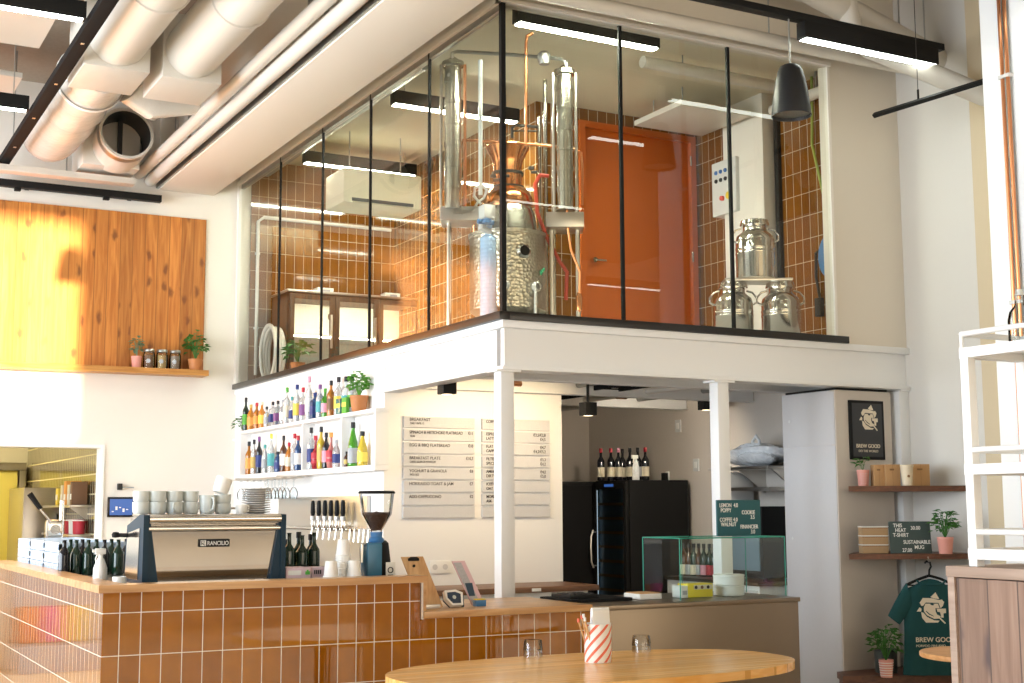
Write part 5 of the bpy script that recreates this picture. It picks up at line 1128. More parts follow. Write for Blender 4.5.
# ------------------------------------------------------------------ emblem
def emblem(parent, Mx, s, cream='emblem_cream', dark='poster_dark'):
    """angular face emblem with a pointed hat, about s high; drawn in a 100 x 112 grid"""
    k = s/264.0
    def P(pts): return [((x-170)*k, (367-y)*k) for x, y in pts]
    b = MB()
    for n_, pts in enumerate(([(292, 143), (318, 154), (366, 160), (336, 103)],
        [(198, 190), (212, 216), (226, 216), (250, 188), (358, 192), (374, 236), (394, 218), (406, 186), (388, 164), (364, 168), (300, 152), (226, 150)],
        [(248, 198), (232, 228), (232, 262), (258, 296), (318, 326), (362, 322), (372, 304), (342, 288), (330, 262), (330, 236), (366, 236), (352, 198)],
        [(170, 263), (208, 264), (212, 240), (196, 228)],
        [(208, 270), (214, 316), (246, 356), (346, 356), (362, 340), (318, 338), (256, 308), (226, 272)],
        [(340, 240), (346, 266), (366, 268), (374, 292), (374, 314), (396, 316), (396, 280), (418, 276), (418, 240)],
        [(344, 306), (404, 367), (414, 360), (362, 308)])):
        b.prism(P(pts)[::-1], .0010+.0002*n_, Mx)
    e = b.obj('emblem', cream, parent, smooth=False)
    b = MB()
    for pts in ([(286, 196), (322, 200), (312, 214), (290, 208)], [(246, 262), (272, 288), (312, 306), (312, 300), (276, 280), (252, 258)]):
        b.prism(P(pts)[::-1], .0018, Mx)
    b.obj('emblem_line', dark, e, smooth=False)
    return e
# poster
pa, pb = ony(847.5, 400, KY), ony(883, 460, KY)
x0, x1, z1_, z0_ = pa.x, ony(882.5, 430, KY).x, pa.z, pb.z
t = MB().box((x0, KY-.02, z0_), (x1, KY-.001, z1_), .002).obj('poster', 'black', loc=(x0, KY, z0_)); tag(t, 'black framed poster with a cream emblem on the grey cabinet', 'poster')
MB().box((x0+.022, KY-.022, z0_+.022), (x1-.022, KY-.02, z1_-.022)).obj('print', 'poster_dark', t)
w_ = x1-x0; h_ = z1_-z0_
emblem(t, frame((x0+w_*.26, KY-.0225, z0_+h_*.49), (1, 0, 0), (0, 0, 1)), h_*.44)
text('lettering', 'BREW GOOD', w_*.115, 'emblem_cream', t, (x0+w_*.5, KY-.0225, z0_+h_*.20), (1, 0, 0), (0, 0, 1), align='CENTER', bold=.0006)
text('lettering', 'DO THE WORLD', w_*.075, 'emblem_cream', t, (x0+w_*.5, KY-.0225, z0_+h_*.125), (1, 0, 0), (0, 0, 1), align='CENTER', bold=.0)
# corner shelves
vx = Vector((RGT.x, RGT.y, 0)).normalized()      # direction of the diagonal front edge
def corner_shelf(lb, a, ztop, th, grp, L=1.15):
    e = a + vx*L
    poly = [(a.x, a.y), (e.x, e.y), (XR-.003, e.y+.12), (XR-.003, KY-.004), (7.21, KY-.004)]
    if e.x > XR-.003:
        kx = (XR-.003-a.x)/vx.x; e = a+vx*kx; poly = [(a.x, a.y), (e.x, e.y), (XR-.003, KY-.004), (7.21, KY-.004)]
    # notch round the steel column
    poly = poly[:-2] + [(XR-.003, YM-.03), (7.685, YM-.03), (7.685, KY-.004), (7.21, KY-.004)]
    o = MB().prism(poly, th, Matrix.Translation((0, 0, ztop-th))).obj('corner_shelf', 'walnut', smooth=False, loc=(a.x, a.y, ztop-th)); tag(o, lb, 'shelf', 'dark wood corner shelves')
    return o
s1, s2, s3 = pt(848.5, 486, 10.0), pt(849, 554, 9.8), pt(843, 676, 9.75)
corner_shelf('dark wood corner shelf under the poster holding kraft boxes', s1, s1.z, .042, 0)
corner_shelf('dark wood corner shelf holding the letter board', s2, s2.z, .04, 0)
bz = s3.z
poly = [(s3.x, s3.y), (s3.x+vx.x*1.0, s3.y+vx.y*1.0), (XR-.003, 7.2), (XR-.003, YM-.03), (7.68, YM-.03), (7.68, KY-.004), (7.0, KY-.004)]
o = MB().prism(poly, .045, Matrix.Translation((0, 0, bz-.045))).obj('display_bench', 'walnut', smooth=False, loc=(7.3, 7.5, 0)); tag(o, 'low dark wood bench under the hanging shirt', 'bench')
MB().prism([(x+.02 if i in (0, 5, 6) else x, y+.03 if i < 2 else y) for i, (x, y) in enumerate(poly)], bz-.046, Matrix.Translation((0, 0, .0))).obj('base', 'walnut', o, smooth=False)
def on_shelf(px, zs, d): q = pt(px, 500, d); return Vector((q.x, q.y, zs+.0008))
def turned(at, up=(0, 0, 1)): return frame(at, vx, up)          # a face looking square at the room corner
nrm = Vector((vx.y, -vx.x, 0))                                   # towards the room
# shelf 1
p = on_shelf(864, s1.z, 10.15)
def pink_pot(lb, p, r, h, ph, sp, n, leaf, seed, dots):
    t, pot = potted('potted_plant', lb, tuple(p), r, h, 'pink_pot', 'leaf', ph, sp, n, leaf, seed, grp='plants in pink pots', rim=False, w=.32)
    if dots == 'dots':
        d = MB()
        for i in range(5):
            for j in range(5):
                a = -PI/2+(i-2)*.42-.3; rr = r*(.80+.19*(j+.7)/6)
                d.lathe([(0, .0015), (.0035, 0)], (0, 0, 0), 6, M=frame((p.x+rr*math.cos(a)*1.005, p.y+rr*math.sin(a)*1.005, p.z+h*(.16+.15*j)), (-math.sin(a), math.cos(a), 0), (0, 0, 1)))
        d.obj('dots', 'white_dot', pot)
    elif dots == 'bands':
        for j in range(6): MB().lathe([(r*(.81+.185*(j+.5)/6)+.001, p.z+h*(.10+.14*j)), (r*(.81+.185*(j+.7)/6)+.001, p.z+h*(.15+.14*j))], (p.x, p.y, 0), 24).obj('stripe', 'white_dot', pot)
    return t
pink_pot('small plant in a dotted pink pot below the poster', p, .047, .122, .13, .045, 14, .05, 11, 'dots')
for px0, px1, d, lb in ((875, 886.5, 10.10, 'brown kraft box on the upper shelf, leftmost of three'), (887, 902, 10.06, 'brown kraft box on the upper shelf, left of the cream cup'), (914, 931.5, 10.02, 'brown kraft box on the upper shelf, right of the cream cup')):
    a = on_shelf(px0, s1.z, d); c = on_shelf(px1, s1.z, d); wv = (c-a).length
    M = turned(a)
    o = MB().box((0, 0, -.10), (wv-.004, .160, 0), .003, M=M).obj('kraft_box', 'kraft', loc=a); tag(o, lb, 'box', 'kraft boxes on the upper shelf')
    MB().box((wv*.25, .115, .0005), (wv*.55, .128, .0015), M=M).obj('thumb_hole', 'kraft_dark', o); MB().box((wv*.45, .0, .0003), (wv*.46, .16, .001), M=M).obj('seam', 'kraft_dark', o)
p = on_shelf(908, s1.z, 9.93)
o = MB().lathe([(0, 0), (.033, 0), (.034, .004), (.046, .138), (.049, .138), (.049, .150), (.046, .152), (0, .152)], (0, 0, 0), 24).obj('paper_cup', 'cup_cream', local=True); o.location = p; tag(o, 'cream paper cup with a small mark between the kraft boxes', 'paper cup')
MB().lathe([(0, .001), (.010, .001), (.010, 0)], (0, 0, 0), 12, M=frame((nrm.x*.0405, nrm.y*.0405, .068), vx, (0, 0, 1))).obj('mark', 'kraft_dark', o, local=True)
# shelf 2
for k in range(3):
    p = on_shelf(874, s2.z+k*.0655, 9.92); M = turned(p)
    o = MB().box((-.095, 0, -.12), (.095, .058, 0), .004, M=M).obj('salad_tray', 'kraft_tray', loc=p); tag(o, 'kraft lunch tray on the lower shelf, %s of three' % ['bottom', 'middle', 'top'][k], 'tray', 'kraft lunch trays')
    MB().box((-.10, .058, -.122), (.10, .065, .003), .002, M=M).obj('lid', 'paper_white', o); MB().box((-.098, .052, .0), (.098, .058, .003), M=M).obj('rim', 'kraft_dark', o)
a = on_shelf(889, s2.z, 9.88); c = on_shelf(932, s2.z, 9.80); wv = (c-a).length; hh = (554-522)*9.84/F_PX
upb = Vector((-nrm.x*.14, -nrm.y*.14, 1)).normalized()
M = frame(a, vx, upb)
t = MB().box((0, 0, -.016), (wv, hh, 0), .002, M=M).obj('letter_board', 'letter_grey', loc=a); tag(t, 'dark green letter board with shirt and mug prices on the lower shelf', 'letter board', 'letter boards')
MB().box((wv*.45, 0, -.07), (wv*.55, hh*.5, -.0165), M=turned(a)).obj('support', 'black', t)
n2 = vx.cross(upb)
for s, u, v in (('THIS', .10, .82), ('HEAT', .14, .67), ('T-SHIRT', .08, .52), ('30.00', .52, .74), ('SUSTAINABLE', .32, .30), ('MUG', .58, .14), ('27.00', .28, .05)):
    text('lettering', s, .038, 'letter_white', t, a+vx*wv*u+upb*hh*v+n2*.0006, vx, upb, sx=.85, bold=.0004)
p = on_shelf(943.5, s2.z, 9.78)
pink_pot('leafy plant in a plain pink pot at the right of the lower shelf', p, .058, .120, .24, .085, 100, .05, 12, '')
# bench plants
p = Vector((pt(886, 660, 9.68).x, pt(886, 660, 9.68).y, bz+.0008))
pink_pot('fern in a pink banded pot on the low bench', p, .052, .125, .30, .10, 110, .052, 13, 'bands')
p2 = pt(886, 660, 9.95)
o = MB().lathe([(0, 0), (.075, 0), (.08, .006), (.085, .17), (.078, .17), (.073, .02), (0, .015)], (0, 0, 0), 20).obj('dark_planter', 'dark_pot', local=True); o.location = (p2.x, p2.y, bz+.0008); tag(o, 'dark green empty pot right behind the banded pink pot', 'pot')
MB().lathe([(.081, .155), (.090, .157), (.090, .17), (.081, .172)], (0, 0, 0), 20).obj('rim', 'charcoal', o, local=True)

# ------------------------------------------------------------------ shirt on its hanger
D = 9.70
_p0 = pt(930.5, 620, D)
def sp(px, py, d=None):
    r = _ray(px, py); n = Vector((vx.y, -vx.x, 0)); return EYE + r*((_p0-EYE).dot(n)/r.dot(n))      # on the upright plane the shirt hangs in
t = thing('t_shirt', 'dark teal t-shirt with a cream emblem on a black hanger', 't-shirt', tuple(pt(930, 676, D)))
nrm = Vector((nrm.x, nrm.y, 0))
half = [(0, 578.5), (8, 577.5), (13, 579), (24, 584), (31, 590), (36, 598), (43, 611), (47, 616), (36, 626), (30.5, 623), (29, 618), (29, 640), (28.5, 660), (28, 675), (24, 678.5), (0, 679.5)]
def cx(py): return 930.5+(py-578)*.012
front = []
for py in [577.5+i*(679.5-577.5)/34 for i in range(35)]:
    pass
g = MB()
def shirt_pt(u, v, side):
    # u -1..1 across the body, v 0..1 from shoulder to hem
    py = 579+(v*96.0)
    wtop = 13+15.5*min(1, v/.10) if v < .10 else 28.5-2.0*math.sin(min(1, (v-.1)/.9)*PI)*.8
    sh = (abs(u)**2)*7*max(0, 1-v/.14) if v < .14 else 0
    px = 930.5+u*wtop+v*1.2
    bulge = .032*(1-u**4) + .0025*math.sin(9*u+3*v)*(1-u**4) + (.006*math.sin(14*u)*max(0, v-.6)*(1-u**4))
    q = sp(px, py+sh*.8)
    return q + Vector((nrm.x, nrm.y, 0))*(bulge*side+ .002*side)
body = MB(); body.grid(lambda u, v: shirt_pt(u*2-1, v, 1), 26, 26); body.grid(lambda u, v: shirt_pt(1-u*2, v, -.8), 26, 26)
bmesh.ops.remove_doubles(body.bm, verts=list(body.bm.verts), dist=.004)
body.obj('body', 'shirt', t, angle=60, solid=.003)
for s in (-1, 1):
    sl = MB()
    def sleeve(u, v, s=s):
        a = 2*PI*u
        ox, oy = 24.5+(42.5-24.5)*v, 583+(615.5-583)*v+1.5*math.sin(PI*v)*-1
        ix, iy = 19+(31-19)*v, 608+(624.5-608)*v
        po, pi_ = sp(930.5+s*ox, oy), sp(930.5+s*ix, iy); c = (po+pi_)/2
        return c+(po-pi_)*.5*math.cos(a)+nrm*((.030-.004*v)*math.sin(a)+.004)
    sl.grid(lambda u, v: sleeve(u, v), 20, 8); bmesh.ops.remove_doubles(sl.bm, verts=list(sl.bm.verts), dist=.0005)
    sl.obj('sleeve', 'shirt', t, angle=60, solid=.003)
cl = MB(); cl.tube([sp(930.5+14*math.cos(a), 580.5+4.2*math.sin(a))+Vector((nrm.x, nrm.y, 0))*(.012+.03*math.sin(a)) for a in [PI*i/12 for i in range(13)]], .007, 8); cl.obj('collar', 'shirt', t)
ed = sp(930.5, 620)+Vector((nrm.x, nrm.y, 0))*.068
k = D/F_PX
emblem(t, frame(sp(915.5, 623.5)+nrm*.0405, vx, (0, 0, 1)), 31*k, dark='shirt')
text('lettering', 'BREW GOOD', 6.6*k, 'emblem_cream', t, sp(914, 641.5)+nrm*.0405, vx, (0, 0, 1), bold=.0006)
text('lettering', 'PORVOO FINLAND', 3.4*k, 'emblem_cream', t, sp(914.5, 646.5)+nrm*.0405, vx, (0, 0, 1), bold=.0)
hg = thing('clothes_hanger', 'black clothes hanger hooked under the lower shelf', 'hanger', tuple(sp(929, 580)))
hk = [sp(929, 576), sp(929.3, 570), sp(931, 566.5), sp(930, 562.5), sp(926.5, 561.2), sp(924.5, 563.2)]
MB().tube(hk, .007, 8).obj('hook', 'black', hg)
MB().tube([sp(906, 585), sp(918, 579.5), sp(929, 575.5), sp(941, 579), sp(954, 585)], .010, 8).obj('arms', 'black', hg)
MB().tube([sp(906, 585), sp(930, 586), sp(954, 585)], .005, 6).obj('bar', 'black', hg)
hp = sp(928, 558.5); o = MB().tube([hp+Vector((0, 0, .012)), hp+nrm*.012+Vector((0, 0, -.012)), hp+nrm*.018+Vector((0, 0, -.022)), hp+nrm*.030+Vector((0, 0, -.012))], .004, 6).obj('shelf_hook', 'brushed', loc=hp); tag(o, 'small steel hook under the shelf edge holding the hanger', 'hook')

# ------------------------------------------------------------------ planter partition, white rack, round table
PX = 4.40; PYF = 4.225; PYN = 2.6; PZ = 1.245
t = thing('planter_partition', 'grey brown plank partition box at the right edge', 'partition', (PX+.2, 3.4, 0))
MB().box((PX+.012, PYN, 0), (PX+.42, PYF-.02, PZ-.05), .002).obj('plank_body', 'planter_plank', t, smooth=False)
MB().box((PX, PYF-.038, 0), (PX+.43, PYF, PZ-.045), .003).obj('corner_board', 'planter_trim', t)
MB().box((PX-.004, PYN, PZ-.045), (PX+.44, PYF+.004, PZ), .003).obj('top_board', 'planter_trim', t)
rk = thing('metal_rack', 'white tubular metal rack standing on the plank partition', 'rack', (PX+.2, 3.5, PZ), None)
Ya, Yb_ = 4.12, 3.0; w = .045; Xa, Xb = PX+.02, PX+.36
zt_ = onx(957, 352, PX+.02).z; zr = onx(953, 335, PX+.02).z; zm = onx(961, 468, PX+.02).z
for (x, y) in ((Xa, Ya), (Xb, Ya), (Xa, Yb_), (Xb, Yb_)): MB().box((x, y-w, PZ+.0005), (x+w, y, zt_), .004).obj('leg', 'steel_white', rk)
for z, nm_ in ((zt_, 'top_frame'), (zm, 'middle_frame'), (PZ+.06, 'bottom_frame')):
    e_ = .002; b = MB().box((Xa-e_, Yb_-w+e_, z-.03), (Xa+w-e_, Ya-w-e_, z+.015), .003).box((Xb-e_, Yb_-w+e_, z-.03), (Xb+w-e_, Ya-w-e_, z+.015), .003).box((Xa-e_, Ya-w-e_, z-.031), (Xb+w+e_, Ya+e_, z+.016), .003).box((Xa-e_, Yb_-w-e_, z-.031), (Xb+w+e_, Yb_+e_, z+.016), .003)
    b.obj(nm_, 'steel_white', rk)
    if nm_ != 'bottom_frame': MB().box((Xa+.01, Yb_-w+.01, z+.002), (Xb+w-.01, Ya-.01, z+.012)).obj('shelf_plate', 'steel_white', rk)
    zz = z+(.075 if nm_ != 'bottom_frame' else .085)
    r = MB().tube([(Xa+.01, Yb_, zz), (Xa+.01, Ya-.006, zz), (Xb+w-.01, Ya-.006, zz), (Xb+w-.01, Yb_, zz)], .009, 8).obj('guard_rail', 'steel_white', rk)
    if nm_ == 'top_frame':
        for (x, y) in ((Xa+.01, Ya-.006), (Xb+w-.01, Ya-.006)): MB().cyl((x, y, z+.01), (x, y, zz), .009, 8).obj('rail_post', 'steel_white', r)
jp = onx(1021, 330, PX+.2); jz = zt_+.0165
t = thing('glass_carafe', 'clear glass swing top bottle on the top of the white rack', 'bottle', (jp.x, jp.y, jz))
MB().lathe([(0, jz), (.048, jz), (.052, jz+.01), (.052, jz+.11), (.044, jz+.145), (.020, jz+.175), (.017, jz+.20), (.021, jz+.215), (.018, jz+.215), (.014, jz+.20), (.017, jz+.175), (.040, jz+.145), (.048, jz+.11), (.048, jz+.012), (0, jz+.008)], (jp.x, jp.y, 0), 24).obj('bottle_body', 'clear_glass', t)
MB().lathe([(0, jz+.245), (.014, jz+.24), (.017, jz+.225), (.017, jz+.216), (0, jz+.216)], (jp.x, jp.y, 0), 14).obj('stopper', 'ceramic', t); MB().tube([(jp.x-.02, jp.y, jz+.19), (jp.x-.028, jp.y, jz+.215), (jp.x-.012, jp.y, jz+.235)], .002, 6).obj('wire', 'brushed', t)
# copper pipe on the pillar
for k, (px, lb) in enumerate(((1003.0, 'copper pipe running down the white pillar, left of the pair'), (1008.5, 'copper pipe running down the white pillar, right of the pair'))):
    y = onx(px, 100, 6.97).y
    o = MB().cyl((6.975, y, .3), (6.975, y, 5.75), .013, 10).obj('copper_pipe', 'copper_pipe', loc=(6.97, y, .3)); tag(o, lb, 'pipe', 'copper pipes on the white pillar')
    for z in (onx(1008, 75, 6.97).z, onx(1010, 303, 6.97).z): MB().box((6.955, y-.022, z-.012), (7.0, y+.022, z+.012), .004).obj('pipe_clamp', 'ceramic_plate', o)
rc = pt(985, 645, 7.0); rc.z = .74
t = thing('round_table', 'small round light wood table half hidden by the partition', 'table', (rc.x, rc.y, 0))
MB().lathe([(0, .715), (.325, .715), (.33, .72), (.33, .738), (.325, .742), (0, .742)], (rc.x, rc.y, 0), 48).obj('tabletop', 'round_top', t)
MB().lathe([(0, 0), (.22, 0), (.22, .012), (.04, .03), (.03, .06), (.03, .69), (.1, .714), (0, .714)], (rc.x, rc.y, 0), 24).obj('pedestal', 'black', t)

# ------------------------------------------------------------------ big oval table in front
t = thing('oval_table', 'long oval light wood table in front of the counter', 'table', (3.5, 5.55, 0))
cxT, cyT, hxT, hyT = 3.48, 5.56, 1.05, .54
import itertools
pts = []
for i in range(72):
    a = 2*PI*i/72; c_, s_ = math.cos(a), math.sin(a); e_ = 2/2.5
    pts.append((cxT+hxT*math.copysign(abs(c_)**e_, c_), cyT+hyT*math.copysign(abs(s_)**e_, s_)))
TZ = .75
tb = MB().prism(pts, .040, Matrix.Translation((0, 0, TZ-.040))); bmesh.ops.bevel(tb.bm, geom=[e for e in tb.bm.edges if e.calc_face_angle(0) > .8], offset=.005, segments=2, affect='EDGES'); tb.obj('tabletop', 'table_top', t)
for x in (2.95, 4.05):
    MB().lathe([(0, 0), (.24, 0), (.24, .012), (.05, .03), (.038, .06), (.038, .68), (.14, .709), (0, .709)], (x, cyT, 0), 24).obj('pedestal', 'black', t)
Gg = 'water glasses upside down on the oval table'
for px, py, lb in ((533, 657, 'upside down water glass on the oval table, left of the striped holder'), (641.5, 652, 'upside down water glass on the oval table, right of the striped holder')):
    p = onz(px, py, TZ)
    for k in range(1):
        o = MB().lathe([(.050, .001), (.047, .03), (.0505, .034), (.046, .082), (.043, .086), (0, .086)], (0, 0, 0), 14).obj('water_glass', 'tumbler_glass', local=True); o.location = (p.x, p.y, TZ+.0008); tag(o, lb, 'glass', Gg)
p = onz(598, 662, TZ)
t = thing('napkin_holder', 'white paper holder with red diagonal stripes on the oval table', 'napkin holder', (p.x, p.y, TZ))
x, y, z = p.x, p.y, TZ+.0008
MB().lathe([(0, z), (.064, z), (.065, z+.002), (.067, z+.185), (.063, z+.185), (.061, z+.01), (0, z+.008)], (x, y, 0), 40).obj('holder', 'paper_white', t)
for k in range(8):
    b = MB(); n_ = 22; a0 = 2*PI*k/8
    def st(u, v, a0=a0): a = a0+u*2.6+(v-.5)*.26; zz = u; r_ = .0654+.002*zz+.0006; return (x+r_*math.cos(a), y+r_*math.sin(a), z+.002+.181*zz)
    b.grid(st, n_, 3); b.obj('stripe', 'napkin_red', t)
Gn = 'napkins'
nb = MB()
for i in range(7):
    yy = y-.028+i*.009; M = Matrix.Translation((x+.012, yy, z+.03)) @ Matrix.Rotation(.02*(i-3), 4, 'Y')
    nb.box((-.045, 0, 0), (.052, .006, .222+.008*math.sin(i*2.1)), .002, M=M)
o = nb.obj('napkin_bundle', 'paper_white', loc=(x, y, z+.03)); tag(o, 'wad of white napkins sticking out of the striped holder', 'napkins', None, 'stuff')
for k, (dx, dy) in enumerate(((-.058, -.012), (-.052, .004), (-.046, -.022), (-.050, .018))):
    o = MB().tube([(x+dx*.7, y+dy, z+.02), (x+dx-.028-.006*k, y+dy*1.1, z+.222-.008*k)], .0045, 6).obj('stir_stick', 'stick_wood', loc=(x+dx, y+dy, z+.02)); tag(o, 'wooden stirring stick in the striped holder, %s' % ['tipped white, in front', 'tipped red, leaning farthest', 'tipped white, nearest the napkins', 'tipped red, at the back'][k], 'stick', 'stirring sticks')
    q = o; MB().cyl((x+dx-.028-.006*k-.001, y+dy*1.1, z+.216-.008*k), (x+dx-.030-.006*k, y+dy*1.1, z+.234-.008*k), .0065, 8).obj('tip', 'napkin_red' if k % 2 else 'paper_white', o)
# ------------------------------------------------------------------ timber panel and its ledge
a, b_ = ony(205.5, 220.5, YB), ony(204, 376, YB)
pz1, pz0, px1 = 4.515, 2.90, a.x+.005
o = MB().box((-1.2, YB-.025, pz0), (px1, YB-.001, pz1), .002).obj('timber_panel', 'pine', smooth=False, loc=(-1.2, YB, pz0)); tag(o, 'large knotty pine plank panel on the back wall', 'wall panel')
o = MB().box((-1.2, YB-.24, pz0-.05), (px1-.0, YB-.001, pz0), .003).obj('ledge', 'pine_ledge', loc=(-1.2, YB, pz0-.05)); tag(o, 'pine ledge along the foot of the plank panel', 'shelf')
MB().box((-1.2, YB-.245, pz0-.052), (px1, YB-.24, pz0+.006), .001).obj('front_lip', 'pine_ledge', o)
yl = YB-.13
def lx(px): return ony(px, 360, yl).x
potted('potted_plant', 'small bushy plant in a pale pink pot on the pine ledge', (lx(136.5), yl, pz0+.001), .052, .125, 'pink_pot', 'leaf_pale', .24, .05, 40, .05, 21, grp='plants on the pine ledge', rim=False)
for px, m_, lb in ((149, 'jar_dark', 'glass jar of dark beans on the ledge beside the pink pot'), (162, 'jar_grain', 'glass jar of golden grain on the ledge, middle of three'), (175, 'jar_grey', 'glass jar of greyish seeds on the ledge, rightmost of three')):
    x = lx(px); z = pz0+.001
    o = MB().lathe([(0, z), (.055, z), (.058, z+.006), (.058, z+.15), (.050, z+.170), (.050, z+.178), (.046, z+.178), (.053, z+.15), (.053, z+.01), (0, z+.008)], (x, yl, 0), 24).obj('storage_jar', 'clear_glass', loc=(x, yl, z)); tag(o, lb, 'jar', 'storage jars on the pine ledge')
    MB().lathe([(0, z+.010), (.051, z+.011), (.051, z+.142), (0, z+.148)], (x, yl, 0), 20).obj('contents', m_, o)
    MB().lathe([(0, z+.203), (.052, z+.203), (.055, z+.198), (.055, z+.178), (0, z+.178)], (x, yl, 0), 24).obj('lid', 'galvanised', o)
    MB().lathe([(0, .001), (.022, .001), (.022, 0)], (0, 0, 0), 20, M=frame((x-.02, yl-.0555, z+.08), (1, -.3, 0), (0, 0, 1))).obj('label', 'paper_grey', o)
potted('potted_plant', 'trailing leafy plant in a terracotta pot at the ledge end', (lx(194.5), yl-.035, pz0+.001), .075, .12, 'terracotta', 'leaf', .34, .095, 70, .065, 22, grp='plants on the pine ledge')

# ------------------------------------------------------------------ kitchen seen through the hatch
t = thing('kitchen_table', 'steel kitchen table behind the hatch', 'table', (1.9, 15.0, 0))
MB().box((1.2, 14.3, .86), (2.80, 15.2, .90), .004).obj('tabletop', 'stainless', t)
for x in (1.25, 2.72):
    for y in (14.35, 15.12): MB().box((x, y, 0), (x+.04, y+.04, .86), .004).obj('leg', 'brushed', t)
for k, (z, lb) in enumerate(((1.52, 'upper steel shelf on the tiled kitchen wall'), (1.22, 'lower steel shelf on the tiled kitchen wall'))):
    o = MB().box((2.62, 14.3, z), (2.838, 15.9, z+.025), .003).obj('wall_shelf', 'brushed', loc=(2.6, 15, z)); tag(o, lb, 'shelf', 'steel shelves in the kitchen')
    for y in (14.5, 15.7): MB().prism([(0, 0), (0, -.12), (.02, -.12), (.18, 0)], .015, Matrix(((-1, 0, 0, 2.838), (0, 0, 1, y), (0, 1, 0, z), (0, 0, 0, 1)))).obj('bracket', 'brushed', o)
Gt2 = 'containers on the upper kitchen shelf'
for k, (y, h, w, m_, lb) in enumerate(((14.42, .34, .10, 'paper_brown', 'brown packet'), (14.58, .30, .10, 'paper_cream', 'cream packet'), (14.75, .36, .12, 'paper_orange', 'orange packet'), (14.95, .30, .11, 'paper_cream', 'second cream packet'), (15.2, .26, .14, 'paper_yellow', 'yellow packet'))):
    o = MB().box((2.66, y, 1.546), (2.82, y+w, 1.546+h*.7), .006).obj('food_packet', m_, loc=(2.6, y, 1.546)); tag(o, '%s on the upper kitchen shelf seen through the hatch' % lb, 'packet', Gt2); MB().box((2.657, y+.015, 1.6), (2.66, y+w-.015, 1.66)).obj('label', 'paper_white', o)
for k, (y, m_, lb) in enumerate(((14.4, 'paper_red', 'red tub'), (14.62, 'paper_white', 'white tub'), (14.85, 'paper_red', 'second red tub'), (15.1, 'paper_brown', 'brown tub'))):
    o = MB().lathe([(0, 0), (.055, 0), (.06, .005), (.065, .13), (.07, .132), (.07, .15), (0, .152)], (0, 0, 0), 18).obj('food_tub', m_, local=True); o.location = (2.74, y, 1.2455); tag(o, '%s on the lower kitchen shelf seen through the hatch' % lb, 'tub', 'tubs on the lower kitchen shelf'); MB().lathe([(.0695, .134), (.0705, .136), (.0705, .148)], (0, 0, 0), 18).obj('rim', 'paper_white', o, local=True)
t = thing('strip_curtain', 'yellowish cold room doorway with plastic strips behind the hatch', 'curtain', (2.2, 17.9, 0))
MB().box((1.55, 18.3, 0), (1.63, 18.42, 2.0), .004).box((2.72, 18.3, 0), (2.80, 18.42, 2.0), .004).box((1.55, 18.3, 2.0), (2.80, 18.42, 2.1), .004).obj('frame', 'brushed', t)
for k in range(4): MB().box((1.65+k*.27, 18.34, .02), (1.89+k*.27, 18.345, 2.0)).obj('strip', 'strip_curtain', t)
t = thing('prep_board', 'pale steel cupboard in the kitchen behind the juice press', 'cupboard', (2.3, 16.6, 0))
MB().box((2.46, 16.2, .0), (2.83, 17.3, 1.75), .006).obj('carcass', 'brushed', t)
for x0_ in (2.475,): MB().box((x0_, 16.19, .1), (x0_+.335, 16.2, 1.72), .003).obj('door', 'brushed', t); MB().box((x0_+.29, 16.172, .9), (x0_+.31, 16.19, 1.2), .003).obj('handle', 'chrome', t)
# ------------------------------------------------------------------ the still on the mezzanine
MZ = 2.80
SD = 10.4
def S3(px, py, d=SD): return pt(px, py, d)
vc = S3(508, 300); VX, VY = vc.x, vc.y
t = thing('still', 'copper and steel distilling still behind the corner of the glass', 'still', (VX, VY, MZ))
def zz(py, d=SD): return pt(508, py, d).z
R0 = 38.5*SD/F_PX
zv = zz(238)
m, nt, bs = node_mat('dimpled_steel'); bs.inputs['Base Color'].default_value = (.50, .47, .39, 1); bs.inputs['Metallic'].default_value = 1; bs.inputs['Roughness'].default_value = .32
tc = N(nt, 'ShaderNodeTexCoord'); vo = N(nt, 'ShaderNodeTexVoronoi'); vo.inputs['Scale'].default_value = 36; vo.inputs['Randomness'].default_value = .7; nt.links.new(tc.outputs['Object'], vo.inputs['Vector'])
bp = N(nt, 'ShaderNodeBump'); bp.inputs['Strength'].default_value = .5; bp.inputs['Distance'].default_value = .012; nt.links.new(vo.outputs['Distance'], bp.inputs['Height']); nt.links.new(bp.outputs['Normal'], bs.inputs['Normal'])
vs = MB().lathe([(0, MZ+.13), (R0*.7, MZ+.13), (R0, MZ+.2), (R0, zv), (R0*1.03, zv+.005), (R0*1.03, zv+.03), (R0*.97, zv+.035), (0, zv+.035)], (VX, VY, 0), 48).obj('boiler', 'dimpled_steel', t, angle=40)
for a in range(3):
    an = 2*PI*a/3+.3; MB().cyl((VX+R0*.75*math.cos(an), VY+R0*.75*math.sin(an), MZ), (VX+R0*.75*math.cos(an), VY+R0*.75*math.sin(an), MZ+.18), .025).obj('leg', 'brushed', t)
z2 = zz(205)
MB().lathe([(R0*.80, zv+.035), (R0*.78, zv+.06), (R0*.70, z2-.04), (R0*.62, z2)], (VX, VY, 0), 40).obj('boiler_dome', 'still_steel', t)
z3, z4, z5 = zz(196), zz(188), zz(143)
MB().lathe([(R0*.62, z2), (R0*.68, z2+.01), (R0*.66, z3), (R0*.50, z4+.01), (R0*.38, z4+.03), (R0*.38, zz(160)), (R0*.42, zz(155)), (R0*.58, z5), (R0*.57, z5+.01), (R0*.3, z5+.03), (0, z5+.04)], (VX, VY, 0), 40).obj('copper_helmet', 'copper', t)
